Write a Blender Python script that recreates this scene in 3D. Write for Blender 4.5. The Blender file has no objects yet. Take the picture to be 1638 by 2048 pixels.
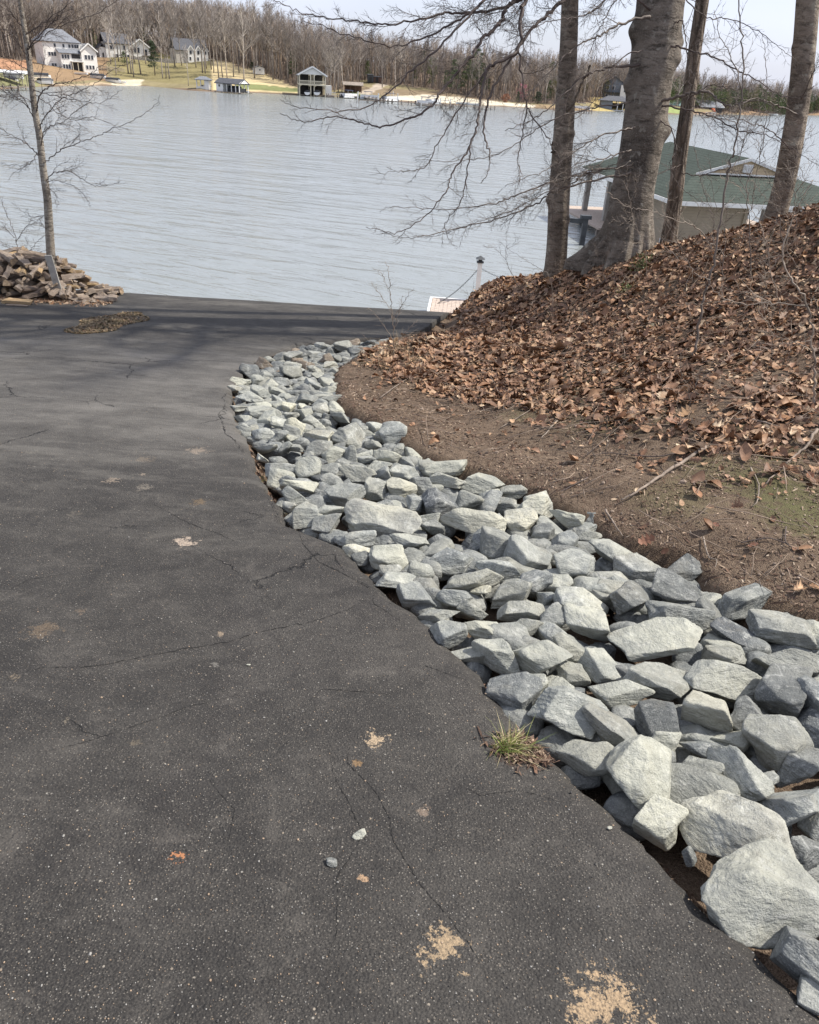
import bpy, bmesh, math, random
import numpy as np
from mathutils import Vector, Matrix, noise
R_ = math.radians
rng = np.random.default_rng(7)
scene = bpy.context.scene

# ------------------------------------------------------------------ camera, sky, sun, exposure
PITCH, ROLL, FOC = R_(30.0), R_(3.6), 1515.0
CAM = np.array([0, 0, 1.6])
_f = np.array([0, math.cos(PITCH), -math.sin(PITCH)])
_u = np.array([0, math.sin(PITCH), math.cos(PITCH)])
_x = np.array([1.0, 0, 0])
_r = math.cos(ROLL) * _x + math.sin(ROLL) * _u
_v = -math.sin(ROLL) * _x + math.cos(ROLL) * _u
cam_d = bpy.data.cameras.new('camera')
cam_d.sensor_fit = 'HORIZONTAL'; cam_d.sensor_width = 36; cam_d.lens = 36 * FOC / 1638
cam_d.clip_start = 0.05; cam_d.clip_end = 6000
cam = bpy.data.objects.new('camera', cam_d)
M = Matrix((( _r[0], _v[0], -_f[0], CAM[0]), (_r[1], _v[1], -_f[1], CAM[1]), (_r[2], _v[2], -_f[2], CAM[2]), (0, 0, 0, 1)))
cam.matrix_world = M
scene.collection.objects.link(cam); scene.camera = cam

SUN_EL, SUN_AZ = R_(50), R_(76)          # azimuth clockwise from +Y: the sun stands to the right, a little ahead
world = bpy.data.worlds.new("World"); scene.world = world; world.use_nodes = True
nt = world.node_tree; nt.nodes.clear()
sky = nt.nodes.new('ShaderNodeTexSky'); sky.sky_type = 'NISHITA'; sky.sun_disc = False
sky.sun_elevation = SUN_EL; sky.sun_rotation = SUN_AZ
sky.air_density = 0.9; sky.dust_density = 2.2; sky.ozone_density = 1.6
bg = nt.nodes.new('ShaderNodeBackground'); bg.inputs['Strength'].default_value = 0.115
# thin high cloud veiling the blue
tcw = nt.nodes.new('ShaderNodeTexCoord'); mpw = nt.nodes.new('ShaderNodeMapping'); mpw.inputs['Scale'].default_value = (1.2, 1.2, 5)
nzw = nt.nodes.new('ShaderNodeTexNoise'); nzw.inputs['Scale'].default_value = 1.7; nzw.inputs['Detail'].default_value = 5
crw = nt.nodes.new('ShaderNodeMapRange'); crw.inputs[1].default_value = .35; crw.inputs[2].default_value = .75; crw.inputs[3].default_value = .55; crw.inputs[4].default_value = .92
mxw = nt.nodes.new('ShaderNodeMix'); mxw.data_type = 'RGBA'; mxw.inputs[7].default_value = (5.5, 5.8, 6.95, 1)
ow = nt.nodes.new('ShaderNodeOutputWorld')
L = nt.links
L.new(tcw.outputs['Generated'], mpw.inputs[0]); L.new(mpw.outputs[0], nzw.inputs['Vector']); L.new(nzw.outputs[0], crw.inputs[0])
L.new(crw.outputs[0], mxw.inputs[0]); L.new(sky.outputs[0], mxw.inputs[6]); L.new(mxw.outputs[2], bg.inputs[0]); L.new(bg.outputs[0], ow.inputs[0])
sd = bpy.data.lights.new('sun', 'SUN'); sd.energy = 4.6; sd.angle = R_(0.9); sd.color = (1.0, 0.945, 0.855)
sun = bpy.data.objects.new('sun', sd); scene.collection.objects.link(sun)
sdir = Vector((math.sin(SUN_AZ) * math.cos(SUN_EL), math.cos(SUN_AZ) * math.cos(SUN_EL), math.sin(SUN_EL)))
sun.rotation_euler = sdir.to_track_quat('Z', 'Y').to_euler(); sun.location = (20, 0, 30)
vs = scene.view_settings; vs.view_transform = 'Standard'; vs.look = 'None'; vs.exposure = 0.60; vs.gamma = 1
scene.cycles.max_bounces = 5; scene.cycles.diffuse_bounces = 3; scene.cycles.glossy_bounces = 3
scene.cycles.transparent_max_bounces = 4; scene.cycles.caustics_reflective = False; scene.cycles.caustics_refractive = False

# ------------------------------------------------------------------ pixel <-> place
def ray(px, py): return FOC * _f + (px - 819) * _r - (py - 1024) * _v
def onz(px, py, z):
    d = ray(px, py); return CAM + d * ((z - CAM[2]) / d[2])
def onslope(px, py, s=.12, off=0.0):
    d = ray(px, py); t = (-CAM[2] + off) / (d[2] + s * d[1]); return CAM + d * t
def atd(px, py, Y):
    d = ray(px, py); return CAM + d * (Y / d[1])
def depth(p): return float(np.dot(np.array(p) - CAM, _f))
def proj(p):
    v = np.array(p) - CAM; k = v @ _f; return (819 + FOC * (v @ _r) / k, 1024 - FOC * (v @ _v) / k)
WATER = -6.4

# ------------------------------------------------------------------ object helpers
C = scene.collection.objects
def tag(o, label=None, cat=None, group=None, kind=None):
    if label: o['label'] = label
    if cat: o['category'] = cat
    if group: o['group'] = group
    if kind: o['kind'] = kind
    return o
def empty(name, loc=(0, 0, 0), rz=0.0, label=None, cat=None, group=None):
    o = bpy.data.objects.new(name, None); C.link(o); o.location = tuple(float(a) for a in loc); o.rotation_euler = (0, 0, rz)
    o.empty_display_size = .2
    return tag(o, label, cat, group)
def link(name, me, parent=None):
    o = bpy.data.objects.new(name, me); C.link(o)
    if parent is not None: o.parent = parent
    return o
def mesh_np(name, V, F, mats, smooth=True, mi=None, col=None):
    """V (n,3); F list of int arrays (k,3)/(k,4)"""
    me = bpy.data.meshes.new(name)
    V = np.asarray(V, np.float32)
    F = [np.asarray(f, np.int32) for f in F if len(f)]
    loops = np.concatenate([f.ravel() for f in F]); sizes = np.concatenate([np.full(len(f), f.shape[1], np.int32) for f in F])
    starts = np.concatenate([[0], np.cumsum(sizes)[:-1]]).astype(np.int32)
    me.vertices.add(len(V)); me.vertices.foreach_set('co', V.ravel())
    me.loops.add(len(loops)); me.loops.foreach_set('vertex_index', loops)
    me.polygons.add(len(sizes)); me.polygons.foreach_set('loop_start', starts)
    try: me.polygons.foreach_set('loop_total', sizes)
    except Exception: pass
    me.polygons.foreach_set('use_smooth', np.full(len(sizes), smooth, bool))
    if mi is not None: me.polygons.foreach_set('material_index', np.asarray(mi, np.int32))
    for m in (mats if isinstance(mats, (list, tuple)) else [mats]): me.materials.append(m)
    if col is not None:
        a = me.color_attributes.new('tint', 'FLOAT_COLOR', 'POINT')
        a.data.foreach_set('color', np.concatenate([col, np.ones((len(col), 1))], 1).astype(np.float32).ravel())
    me.update(calc_edges=True)
    return me
class MB:
    """collects boxes, prisms and tubes into one mesh"""
    def __init__(s): s.V = []; s.F3 = []; s.F4 = []; s.n = 0; s.poly = []
    def add(s, v, quads=(), tris=(), polys=()):
        v = np.asarray(v, float)
        for q in quads: s.F4.append([a + s.n for a in q])
        for q in tris: s.F3.append([a + s.n for a in q])
        s.V.append(v); s.n += len(v); return s
    def box(s, c, size, rz=0.0, tilt=None):
        hx, hy, hz = [a / 2 for a in size]
        v = np.array([(x, y, z) for z in (-hz, hz) for y in (-hy, hy) for x in (-hx, hx)], float)
        if tilt is not None: v = v @ np.array(tilt).T
        cs, sn = math.cos(rz), math.sin(rz)
        v = v @ np.array([[cs, sn, 0], [-sn, cs, 0], [0, 0, 1]]) + np.array(c, float)
        return s.add(v, [(0, 2, 3, 1), (4, 5, 7, 6), (0, 1, 5, 4), (2, 6, 7, 3), (0, 4, 6, 2), (1, 3, 7, 5)])
    def bb(s, x0, x1, y0, y1, z0, z1): return s.box(((x0+x1)/2, (y0+y1)/2, (z0+z1)/2), (x1-x0, y1-y0, z1-z0))
    def beam(s, a, b, w, h=None):
        a = np.array(a, float); b = np.array(b, float); d = b - a; L_ = np.linalg.norm(d); d = d / L_
        up = np.array([0, 0, 1.0]) if abs(d[2]) < .95 else np.array([0, 1.0, 0])
        x = np.cross(d, up); x /= np.linalg.norm(x); z = np.cross(x, d)
        return s.box((a + b) / 2, (w, L_, h or w), 0, np.stack([x, d, z], 1))
    def slab(s, pts, t):
        """polygon (3 or 4 pts) given thickness t along its normal (downwards)"""
        p = np.array(pts, float); n = np.cross(p[1] - p[0], p[2] - p[0]); n /= np.linalg.norm(n)
        if n[2] < 0: p = p[::-1]; n = -n
        k = len(p); v = np.concatenate([p, p - n * t])
        q = [(i, i + k, (i + 1) % k + k, (i + 1) % k) for i in range(k)]
        if k == 4: return s.add(v, q + [(0, 1, 2, 3), (7, 6, 5, 4)])
        return s.add(v, q, [(0, 1, 2), (5, 4, 3)])
    def prism(s, prof, y0, y1, axis='y'):
        """profile in x,z extruded along y (or profile in y,z along x)"""
        k = len(prof)
        if axis == 'y': v = [(a, y0, b) for a, b in prof] + [(a, y1, b) for a, b in prof]
        else: v = [(y0, a, b) for a, b in prof] + [(y1, a, b) for a, b in prof]
        q = [(i, (i + 1) % k, (i + 1) % k + k, i + k) for i in range(k)]
        t = [(0, i + 1, i) for i in range(1, k - 1)] + [(k, k + i, k + i + 1) for i in range(1, k - 1)]
        return s.add(v, q, t)
    def tube(s, pts, rad, n=8, cap=True):
        V_, Q, T = tube_arr(np.array(pts, float), np.array(rad, float) * np.ones(len(pts)), n)
        s.V.append(V_); s.F4 += (Q + s.n).tolist(); s.F3 += (T + s.n).tolist(); s.n += len(V_); return s
    def lathe(s, c, prof, n=16):
        a = np.linspace(0, 2 * np.pi, n, endpoint=False); m = len(prof)
        v = np.array([[c[0] + r * math.cos(t), c[1] + r * math.sin(t), c[2] + z] for r, z in prof for t in a])
        q = [(j * n + i, j * n + (i + 1) % n, (j + 1) * n + (i + 1) % n, (j + 1) * n + i) for j in range(m - 1) for i in range(n)]
        return s.add(v, q)
    def build(s, name, mat, parent=None, smooth=False):
        F = []
        if s.F4: F.append(np.array(s.F4))
        if s.F3: F.append(np.array(s.F3))
        return link(name, mesh_np(name, np.concatenate(s.V), F, mat, smooth), parent)
def tube_arr(P, r, n=6):
    """tapered tube along P: closed at the tip"""
    m = len(P); d = np.gradient(P, axis=0); d /= (np.linalg.norm(d, axis=1, keepdims=True) + 1e-9)
    ref = np.array([0.31, 0.22, 0.92]) if abs(d[0] @ np.array([0.31, 0.22, 0.92])) < .9 else np.array([1.0, .1, 0])
    x = np.cross(d, ref); x /= (np.linalg.norm(x, axis=1, keepdims=True) + 1e-9); y = np.cross(d, x)
    a = np.linspace(0, 2 * np.pi, n, endpoint=False)
    V_ = (P[:, None, :] + r[:, None, None] * (np.cos(a)[None, :, None] * x[:, None, :] + np.sin(a)[None, :, None] * y[:, None, :])).reshape(-1, 3)
    i = np.arange(m - 1)[:, None] * n; j = np.arange(n)[None, :]; k = (j + 1) % n
    Q = np.stack([i + j, i + n + j, i + n + k, i + k], -1).reshape(-1, 4)
    T = np.concatenate([np.stack([np.zeros(n - 2, int), np.arange(1, n - 1), np.arange(2, n)], 1),
                        np.stack([np.full(n - 2, (m - 1) * n), (m - 1) * n + np.arange(2, n), (m - 1) * n + np.arange(1, n - 1)], 1)])
    return V_, Q, T
class Tubes:
    def __init__(s): s.V = []; s.Q = []; s.T = []; s.n = 0
    def add(s, P, r, n=5):
        V_, Q, T = tube_arr(np.asarray(P, float), np.asarray(r, float), n)
        s.V.append(V_); s.Q.append(Q + s.n); s.T.append(T + s.n); s.n += len(V_)
    def mesh(s, name, mat): return mesh_np(name, np.concatenate(s.V), [np.concatenate(s.Q), np.concatenate(s.T)], mat)
    def build(s, name, mat, parent=None): return link(name, s.mesh(name, mat), parent)

# ------------------------------------------------------------------ materials
class NB:
    def __init__(s, name):
        s.m = bpy.data.materials.new(name); s.m.use_nodes = True; s.t = s.m.node_tree; s.t.nodes.clear()
        s.out = s.t.nodes.new('ShaderNodeOutputMaterial'); s.b = s.t.nodes.new('ShaderNodeBsdfPrincipled')
        s.t.links.new(s.b.outputs[0], s.out.inputs[0])
        s.g = s.t.nodes.new('ShaderNodeTexCoord'); s.pos = s.g.outputs['Object']
    def l(s, a, b): s.t.links.new(a, b)
    def N(s, k): return s.t.nodes.new(k)
    def setv(s, sock, v):
        if hasattr(v, 'is_linked') or hasattr(v, 'links'): s.l(v, sock)
        else:
            if isinstance(v, tuple) and len(v) == 3 and sock.type == 'RGBA': v = v + (1,)
            sock.default_value = v
    def mapping(s, scale=(1, 1, 1), rot=(0, 0, 0), vec=None, loc=(0, 0, 0)):
        n = s.N('ShaderNodeMapping'); n.inputs['Scale'].default_value = scale; n.inputs['Rotation'].default_value = rot; n.inputs['Location'].default_value = loc
        s.l(vec or s.pos, n.inputs[0]); return n.outputs[0]
    def noise(s, scale, detail=4, rough=.55, vec=None, dist=0.0, out=0):
        n = s.N('ShaderNodeTexNoise'); n.inputs['Scale'].default_value = scale; n.inputs['Detail'].default_value = detail
        n.inputs['Roughness'].default_value = rough; n.inputs['Distortion'].default_value = dist; s.l(vec or s.pos, n.inputs['Vector']); return n.outputs[out]
    def vor(s, scale, feat='F1', out=0, vec=None, rnd=1.0):
        n = s.N('ShaderNodeTexVoronoi'); n.feature = feat; n.inputs['Scale'].default_value = scale; n.inputs['Randomness'].default_value = rnd
        s.l(vec or s.pos, n.inputs['Vector']); return n.outputs[out]
    def rmp(s, v, a, b, c=0.0, d=1.0, smooth=False):
        n = s.N('ShaderNodeMapRange'); n.inputs[1].default_value = a; n.inputs[2].default_value = b; n.inputs[3].default_value = c; n.inputs[4].default_value = d
        if smooth: n.interpolation_type = 'SMOOTHSTEP'
        s.l(v, n.inputs[0]); return n.outputs[0]
    def mix(s, f, a, b, mode='MIX'):
        n = s.N('ShaderNodeMix'); n.data_type = 'RGBA'; n.blend_type = mode
        s.setv(n.inputs[0], f); s.setv(n.inputs[6], a); s.setv(n.inputs[7], b); return n.outputs[2]
    def math(s, op, a, b=0.0, c=None, clamp=False):
        n = s.N('ShaderNodeMath'); n.operation = op; n.use_clamp = clamp
        s.setv(n.inputs[0], a); s.setv(n.inputs[1], b)
        if c is not None: s.setv(n.inputs[2], c)
        return n.outputs[0]
    def vmath(s, op, a, b=None, out=0):
        n = s.N('ShaderNodeVectorMath'); n.operation = op; s.setv(n.inputs[0], a)
        if b is not None: s.setv(n.inputs[1], b)
        return n.outputs[out]
    def bump(s, h, strength=.5, dist=.01, prev=None):
        n = s.N('ShaderNodeBump'); n.inputs['Strength'].default_value = strength; n.inputs['Distance'].default_value = dist
        s.l(h, n.inputs['Height'])
        if prev is not None: s.l(prev, n.inputs['Normal'])
        return n.outputs[0]
    def rand(s):
        n = s.N('ShaderNodeObjectInfo'); return n.outputs['Random']
    def fin(s, col, rough=.8, normal=None, spec=.5):
        s.setv(s.b.inputs['Base Color'], col); s.setv(s.b.inputs['Roughness'], rough)
        s.b.inputs['Specular IOR Level'].default_value = spec
        if normal is not None: s.l(normal, s.b.inputs['Normal'])
        return s.m
def plain(name, col, rough=.7, var=.15, scale=3.0, metal=0.0, spec=.5):
    b = NB(name); n = b.noise(scale, 5)
    c2 = tuple(max(0, c * (1 - var * 1.6)) for c in col); c1 = tuple(min(1, c * (1 + var)) for c in col)
    b.b.inputs['Metallic'].default_value = metal
    return b.fin(b.mix(b.rmp(n, .3, .7), c2, c1), rough, spec=spec)
# ---- rock materials (dark, mid, light, cream, brown)
def rock_mat(name, base, warm, dark, vein=.5):
    b = NB(name)
    oi = b.N('ShaderNodeObjectInfo'); 
    off = b.vmath('SCALE', oi.outputs['Location']); off.node.inputs['Scale'].default_value = 7.3
    v = b.vmath('ADD', b.pos, off)
    n1 = b.noise(7, 8, .68, v, .5); n2 = b.noise(38, 6, .7, v); n3 = b.noise(2.4, 3, .5, v, .4)
    col = b.mix(b.rmp(n1, .44, .58), dark, base)
    col = b.mix(b.rmp(n3, .48, .66), col, warm)
    # pale dusty bruises and scratches
    sv = b.mapping((6, 26, 10), (.5, .8, .3), v); sc = b.noise(2.3, 5, .72, sv, .6)
    col = b.mix(b.rmp(sc, .55, .70, 0, min(1, vein * 1.4)), col, (.52, .52, .50))
    col = b.mix(b.rmp(n2, .35, .72, .42, 0), col, tuple(c * .42 for c in dark))
    sp = b.noise(230, 2, .6, v); col = b.mix(b.rmp(sp, .58, .72, 0, .55), col, (.55, .55, .53))
    col = b.mix(b.rmp(sp, .42, .28, 0, .55), col, tuple(c * .35 for c in dark))
    db = b.noise(3.3, 6, .7, b.vmath('ADD', v, (4.1, 2.2, 7.7))); col = b.mix(b.rmp(db, .54, .66, 0, .45), col, (.20, .18, .14)); db2 = b.noise(17, 5, .75, b.vmath('ADD', v, (1.1, 9.2, 3.7))); col = b.mix(b.rmp(db2, .54, .64, 0, .5), col, tuple(c * .55 for c in dark)); col = b.mix(b.rmp(db2, .44, .34, 0, .5), col, (.56, .565, .52))
    # quartz line
    wv = b.N('ShaderNodeTexWave'); wv.inputs['Scale'].default_value = 2.3; wv.inputs['Distortion'].default_value = 16; wv.inputs['Detail'].default_value = 4; b.l(v, wv.inputs[0])
    col = b.mix(b.math('MULTIPLY', b.rmp(wv.outputs[1], .985, 1, 0, .4), b.rmp(n1, .5, .6)), col, (.6, .6, .57))
    col = b.mix(b.rmp(b.rand(), 0, 1, 0, .40), col, tuple(c * .45 for c in base)); hs = b.N('ShaderNodeSeparateXYZ'); b.l(oi.outputs['Location'], hs.inputs[0]); col = b.mix(b.math('MULTIPLY', b.math('FRACT', b.math('MULTIPLY', hs.outputs[0], 37.7)), .30), col, tuple(c * m_ for c, m_ in zip(warm, (1.02, 1.0, .90))))
    lay = b.noise(7, 4, .6, b.mapping((1, 1, 5), (.4, .3, .1), v))
    h = b.math('ADD', b.math('MULTIPLY', n2, .5), b.math('MULTIPLY', lay, 1.0))
    h = b.math('ADD', h, b.math('MULTIPLY', sp, .12))
    nm = b.bump(h, 1.0, .024)
    return b.fin(col, b.rmp(n2, .3, .7, .7, .92), nm, .35)
ROCK = dict(
    dark=rock_mat('rock_dark', (.165, .176, .182), (.24, .245, .225), (.070, .079, .088), .6),
    mid=rock_mat('rock_mid', (.315, .325, .305), (.40, .395, .335), (.135, .150, .158), .6),
    light=rock_mat('rock_light', (.415, .425, .385), (.50, .495, .41), (.20, .218, .222), .5),
    cream=rock_mat('rock_cream', (.50, .50, .44), (.57, .55, .43), (.29, .29, .265), .4),
    brown=rock_mat('rock_brown', (.22, .185, .15), (.30, .23, .16), (.12, .10, .085), .2))

# ---- asphalt
def asphalt_mat():
    b = NB('worn_asphalt'); P = b.pos
    big = b.noise(.42, 5, .55, b.mapping((1.0, 2.0, 1))); mid = b.noise(2.6, 6, .65); fine = b.noise(60, 4, .7)
    col = b.mix(b.rmp(big, .36, .66), (.031, .028, .0255), (.060, .0545, .048))
    col = b.mix(b.rmp(mid, .48, .70, 0, .65), col, (.070, .064, .057))
    col = b.mix(b.rmp(fine, .35, .7, .5, 0), col, (.013, .013, .013)); ff = b.noise(210, 3, .8); col = b.mix(b.rmp(ff, .50, .36, 0, .75), col, (.010, .0095, .009)); col = b.mix(b.rmp(ff, .54, .70, 0, .55), col, (.125, .115, .10))
    # pale streaks of dust dragged across the slope
    st = b.noise(1.1, 8, .78, b.mapping((.8, 2.2, 1), (0, 0, .25)), .3)
    m7 = b.noise(6.5, 6, .7, None, .6); col = b.mix(b.rmp(m7, .52, .38, 0, .6), col, (.019, .0175, .0165)); col = b.mix(b.rmp(m7, .56, .70, 0, .5), col, (.088, .080, .070)); fz_ = b.N('ShaderNodeSeparateXYZ'); b.l(P, fz_.inputs[0])
    col = b.mix(b.math('MULTIPLY', b.rmp(st, .50, .70, 0, .65), b.rmp(fz_.outputs[1], 1.6, 4.0, .25, 1)), col, (.125, .116, .102))
    far = b.N('ShaderNodeSeparateXYZ'); b.l(P, far.inputs[0])
    fb = b.math('MULTIPLY', b.rmp(far.outputs[1], 3.4, 5.2, 0, 1, True), b.rmp(far.outputs[1], 6.6, 8.2, 1, 0, True))
    col = b.mix(b.math('MULTIPLY', fb, b.rmp(st, .35, .65, .1, .85)), col, (.135, .127, .116))
    # aggregate: pale and tan stone chips of two sizes
    v1 = b.vor(150); c1 = b.vor(150, out=1); sep = b.N('ShaderNodeSeparateColor'); b.l(c1, sep.inputs[0])
    chip = b.math('MULTIPLY', b.rmp(v1, .30, .18), b.rmp(sep.outputs[0], .52, .60))
    ccol = b.mix(sep.outputs[1], (.20, .185, .16), (.10, .085, .068))
    col = b.mix(b.math('MULTIPLY', chip, .9), col, ccol)
    v2 = b.vor(75); c2 = b.vor(75, out=1); sep2 = b.N('ShaderNodeSeparateColor'); b.l(c2, sep2.inputs[0])
    chip2 = b.math('MULTIPLY', b.rmp(v2, .26, .16), b.rmp(sep2.outputs[0], .94, .96))
    col = b.mix(b.math('MULTIPLY', chip2, .8), col, b.mix(sep2.outputs[1], (.30, .285, .25), (.26, .195, .13)))
    # clay and sand stains at their own spots
    wob = b.noise(24, 5, .8); wob2 = b.noise(75, 3, .7)
    wsum = b.math('ADD', b.rmp(wob, .36, .62, -.25, 1.5), b.rmp(wob2, .35, .65, -.15, .55)); patch = b.rmp(b.noise(140, 4, .8), .36, .54, .25, 1)
    for (px, py, r, c, k) in [(748, 1480, .034, (.50, .38, .25), 1), (885, 1895, .047, (.46, .34, .21), .9), (1205, 2010, .072, (.50, .36, .22), .9),
                              (357, 1714, .016, (.50, .22, .10), 1), (727, 1757, .011, (.50, .33, .20), .9), (847, 1620, .017, (.36, .27, .20), .6),
                              (715, 1525, .014, (.36, .22, .10), .6), (372, 1085, .05, (.52, .42, .33), .9), (395, 902, .065, (.46, .36, .27), .8),
                              (225, 962, .035, (.50, .40, .30), .8), (287, 950, .02, (.5, .4, .3), .8), (290, 976, .04, (.46, .40, .32), .6),
                              (85, 1262, .05, (.36, .25, .15), .5), (160, 1222, .02, (.36, .26, .17), .5), (440, 1268, .013, (.5, .38, .26), .9),
                              (430, 1330, .014, (.4, .38, .34), .6), (400, 1004, .04, (.42, .28, .14), .5), (60, 905, .04, (.3, .27, .22), .4), (290, 920, .05, (.4, .3, .2), .4),
                              (30, 1355, .02, (.4, .32, .22), .7), (135, 1440, .012, (.45, .38, .28), .8), (270, 1485, .02, (.3, .24, .16), .5), (150, 1030, .03, (.3, .26, .2), .4)]:
        p = onslope(px, py)
        dd = b.vmath('DISTANCE', P, tuple(float(a) for a in p), out=1)
        edge = b.math('SUBTRACT', b.math('MULTIPLY', wsum, r), dd)
        m = b.math('MULTIPLY', b.rmp(edge, 0, r * .30, 0, k * (.6 if px < 500 and px != 357 and px != 372 else 1), True), patch)
        col = b.mix(m, col, tuple(q_ * .68 for q_ in c))
    # earth washed out beside the grass tuft
    p = onslope(1045, 1500); dd = b.vmath('DISTANCE', P, tuple(float(a) for a in p), out=1)
    m = b.rmp(b.math('SUBTRACT', b.math('MULTIPLY', wob, .17), dd), -.02, .045, 0, 1, True)
    col = b.mix(m, col, (.060, .034, .022))
    # cracks
    cv = b.vmath('ADD', P, b.vmath('SCALE', b.noise(3.0, 5, .7, out=1), None)); cv.node.inputs[0]
    cr = b.vor(.85, 'DISTANCE_TO_EDGE', 0, cv); crm = b.math('MULTIPLY', b.rmp(cr, .0045, .0015), b.rmp(b.noise(1.3, 3), .50, .58))
    col = b.mix(b.math('MULTIPLY', crm, .85), col, (.006, .006, .006))
    v3 = b.vor(130)
    h = b.math('ADD', b.math('MULTIPLY', v1, -.35), b.math('MULTIPLY', v3, -.6)); h = b.math('ADD', h, b.math('MULTIPLY', fine, .5))
    h = b.math('SUBTRACT', h, b.math('MULTIPLY', crm, 2.0))
    return b.fin(col, b.rmp(fine, .3, .7, .72, .92), b.bump(h, .8, .006), .3)
def _fix_scale(m, val=.22):
    for n in m.node_tree.nodes:
        if n.bl_idname == 'ShaderNodeVectorMath' and n.operation == 'SCALE': n.inputs['Scale'].default_value = val
M = {}
M['asphalt'] = asphalt_mat(); _fix_scale(M['asphalt'])
def soil_mat():
    b = NB('leafy_soil'); n1 = b.noise(1.5, 6, .6); n2 = b.noise(14, 7, .7); n3 = b.noise(90, 4, .7); n4 = b.noise(.9, 3)
    col = b.mix(b.rmp(n1, .35, .65), (.115, .080, .056), (.190, .140, .100))
    col = b.mix(b.rmp(n2, .36, .60, .6, 0), col, (.045, .030, .022))
    col = b.mix(b.rmp(n3, .52, .72, 0, .7), col, (.30, .23, .165))
    sp = b.vor(160); col = b.mix(b.rmp(sp, .28, .1, 0, .35), col, (.22, .15, .10))
    for (px, py, r, k) in [(1200, 760, .55, .55), (1230, 830, .5, .4), (1560, 980, .34, .75), (1610, 1040, .32, .75), (1550, 910, .22, .6), (1140, 800, .35, .35), (1270, 560, .3, .3), (740, 720, .3, .5), (1490, 860, .15, .4), (1350, 1000, .3, .4), (1060, 830, .3, .35), (1430, 940, .3, .45)]:
        q = ground_hit(px, py); dd = b.vmath('DISTANCE', b.pos, tuple(float(a) for a in q), out=1)
        mm = b.rmp(b.math('SUBTRACT', b.math('MULTIPLY', n2, r * 2.0), dd), 0, r * .7, 0, k, True)
        col = b.mix(b.math('MULTIPLY', mm, b.rmp(n3, .35, .6, .4, 1)), col, (.105, .110, .045))
    h = b.math('ADD', n2, b.math('MULTIPLY', n3, .5)); h = b.math('SUBTRACT', h, b.math('MULTIPLY', sp, .4))
    return b.fin(col, .95, b.bump(h, .9, .02), .15)
def leaf_mat():
    b = NB('dead_leaf'); a = b.N('ShaderNodeAttribute'); a.attribute_name = 'tint'
    n = b.noise(45, 4, .6); col = b.mix(b.rmp(n, .35, .7, .5, 0), a.outputs[0], (.06, .032, .018))
    return b.fin(col, .62, b.bump(b.noise(160, 3), .3, .003), .35)
M['leaf'] = leaf_mat()
def water_mat():
    b = NB('lake_water')
    def rs_(a, s): return b.mapping(s, (0, 0, 0), b.mapping((1, 1, 1), (0, 0, R_(a))))
    n1 = b.noise(1.0, 2.5, .5, rs_(20, (.24, .92, 1)), .35); n2 = b.noise(1.0, 4, .6, rs_(28, (.55, 2.4, 1)), .3)
    n3 = b.noise(1.0, 2, .5, rs_(14, (.09, .32, 1)), .2)
    h = b.math('ADD', b.math('MULTIPLY', n1, 1.0), b.math('MULTIPLY', n2, .30)); h = b.math('MULTIPLY', h, b.rmp(b.noise(.03, 3, .6, b.mapping((1, .35, 1))), .3, .7, .55, 1.25))
    h = b.math('ADD', h, b.math('MULTIPLY', n3, 1.1))
    big = b.noise(.02, 3)
    b.b.inputs['IOR'].default_value = 1.33
    return b.fin(b.mix(b.rmp(big, .3, .7), (.20, .218, .216), (.235, .252, .25)), .16, b.bump(h, 1.0, .25), .5)
M['water'] = water_mat()
def bark_mat(name, c_lo, c_hi, spot, stretch, wr=.0, furrow=False, scale=8):
    b = NB(name); v = b.mapping(stretch); n1 = b.noise(scale, 6, .65, v, .4); n2 = b.noise(2.2, 4, .6); n3 = b.noise(60, 4, .7); n4 = b.noise(11, 3, .6)
    col = b.mix(b.rmp(n2, .35, .65), c_lo, c_hi)
    col = b.mix(b.rmp(n1, .52, .38, 0, .8), col, tuple(c * .28 for c in c_lo)); ln = b.noise(9, 5, .7, b.mapping((.6, .6, 7))); col = b.mix(b.rmp(ln, .40, .30, 0, .65), col, tuple(c * .25 for c in c_lo)); bl = b.noise(1.1, 3, .5); col = b.mix(b.rmp(bl, .50, .36, 0, .5), col, tuple(c * .45 for c in c_lo))
    col = b.mix(b.rmp(n4, .60, .68, 0, .7), col, spot)
    col = b.mix(b.rmp(n3, .5, .7, 0, .35), col, tuple(min(1, c * 1.5) for c in c_hi))
    h = b.math('ADD', b.math('MULTIPLY', n1, 1.3), b.math('MULTIPLY', n3, .25))
    if furrow:
        vv = b.vor(14, 'DISTANCE_TO_EDGE', 0, b.mapping((1, 1, .22))); h = b.math('ADD', h, b.math('MULTIPLY', b.rmp(vv, 0, .2), 1.0))
        col = b.mix(b.rmp(vv, .10, .0, 0, .7), col, tuple(c * .4 for c in c_lo))
    h = b.math('ADD', h, b.math('MULTIPLY', b.noise(28, 5, .75, b.mapping((1, 1, 1.5))), .9)); return b.fin(col, .85, b.bump(h, 1.0, .03), .25)
M['beech'] = bark_mat('beech_bark', (.150, .124, .098), (.28, .242, .200), (.36, .34, .29), (.8, .8, 2.2), scale=5)
M['young_bark'] = bark_mat('young_beech_bark', (.20, .158, .120), (.33, .275, .218), (.38, .35, .28), (.8, .8, 2.0), scale=9)
M['oak'] = bark_mat('furrowed_bark', (.19, .150, .115), (.28, .225, .178), (.30, .27, .22), (1.6, 1.6, .35), furrow=True)
M['maple'] = bark_mat('pale_maple_bark', (.33, .28, .22), (.47, .42, .35), (.60, .57, .51), (.8, .8, 2.8), scale=10)
M['twig'] = plain('dark_twig', (.088, .064, .054), .7, .3, 9)
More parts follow.
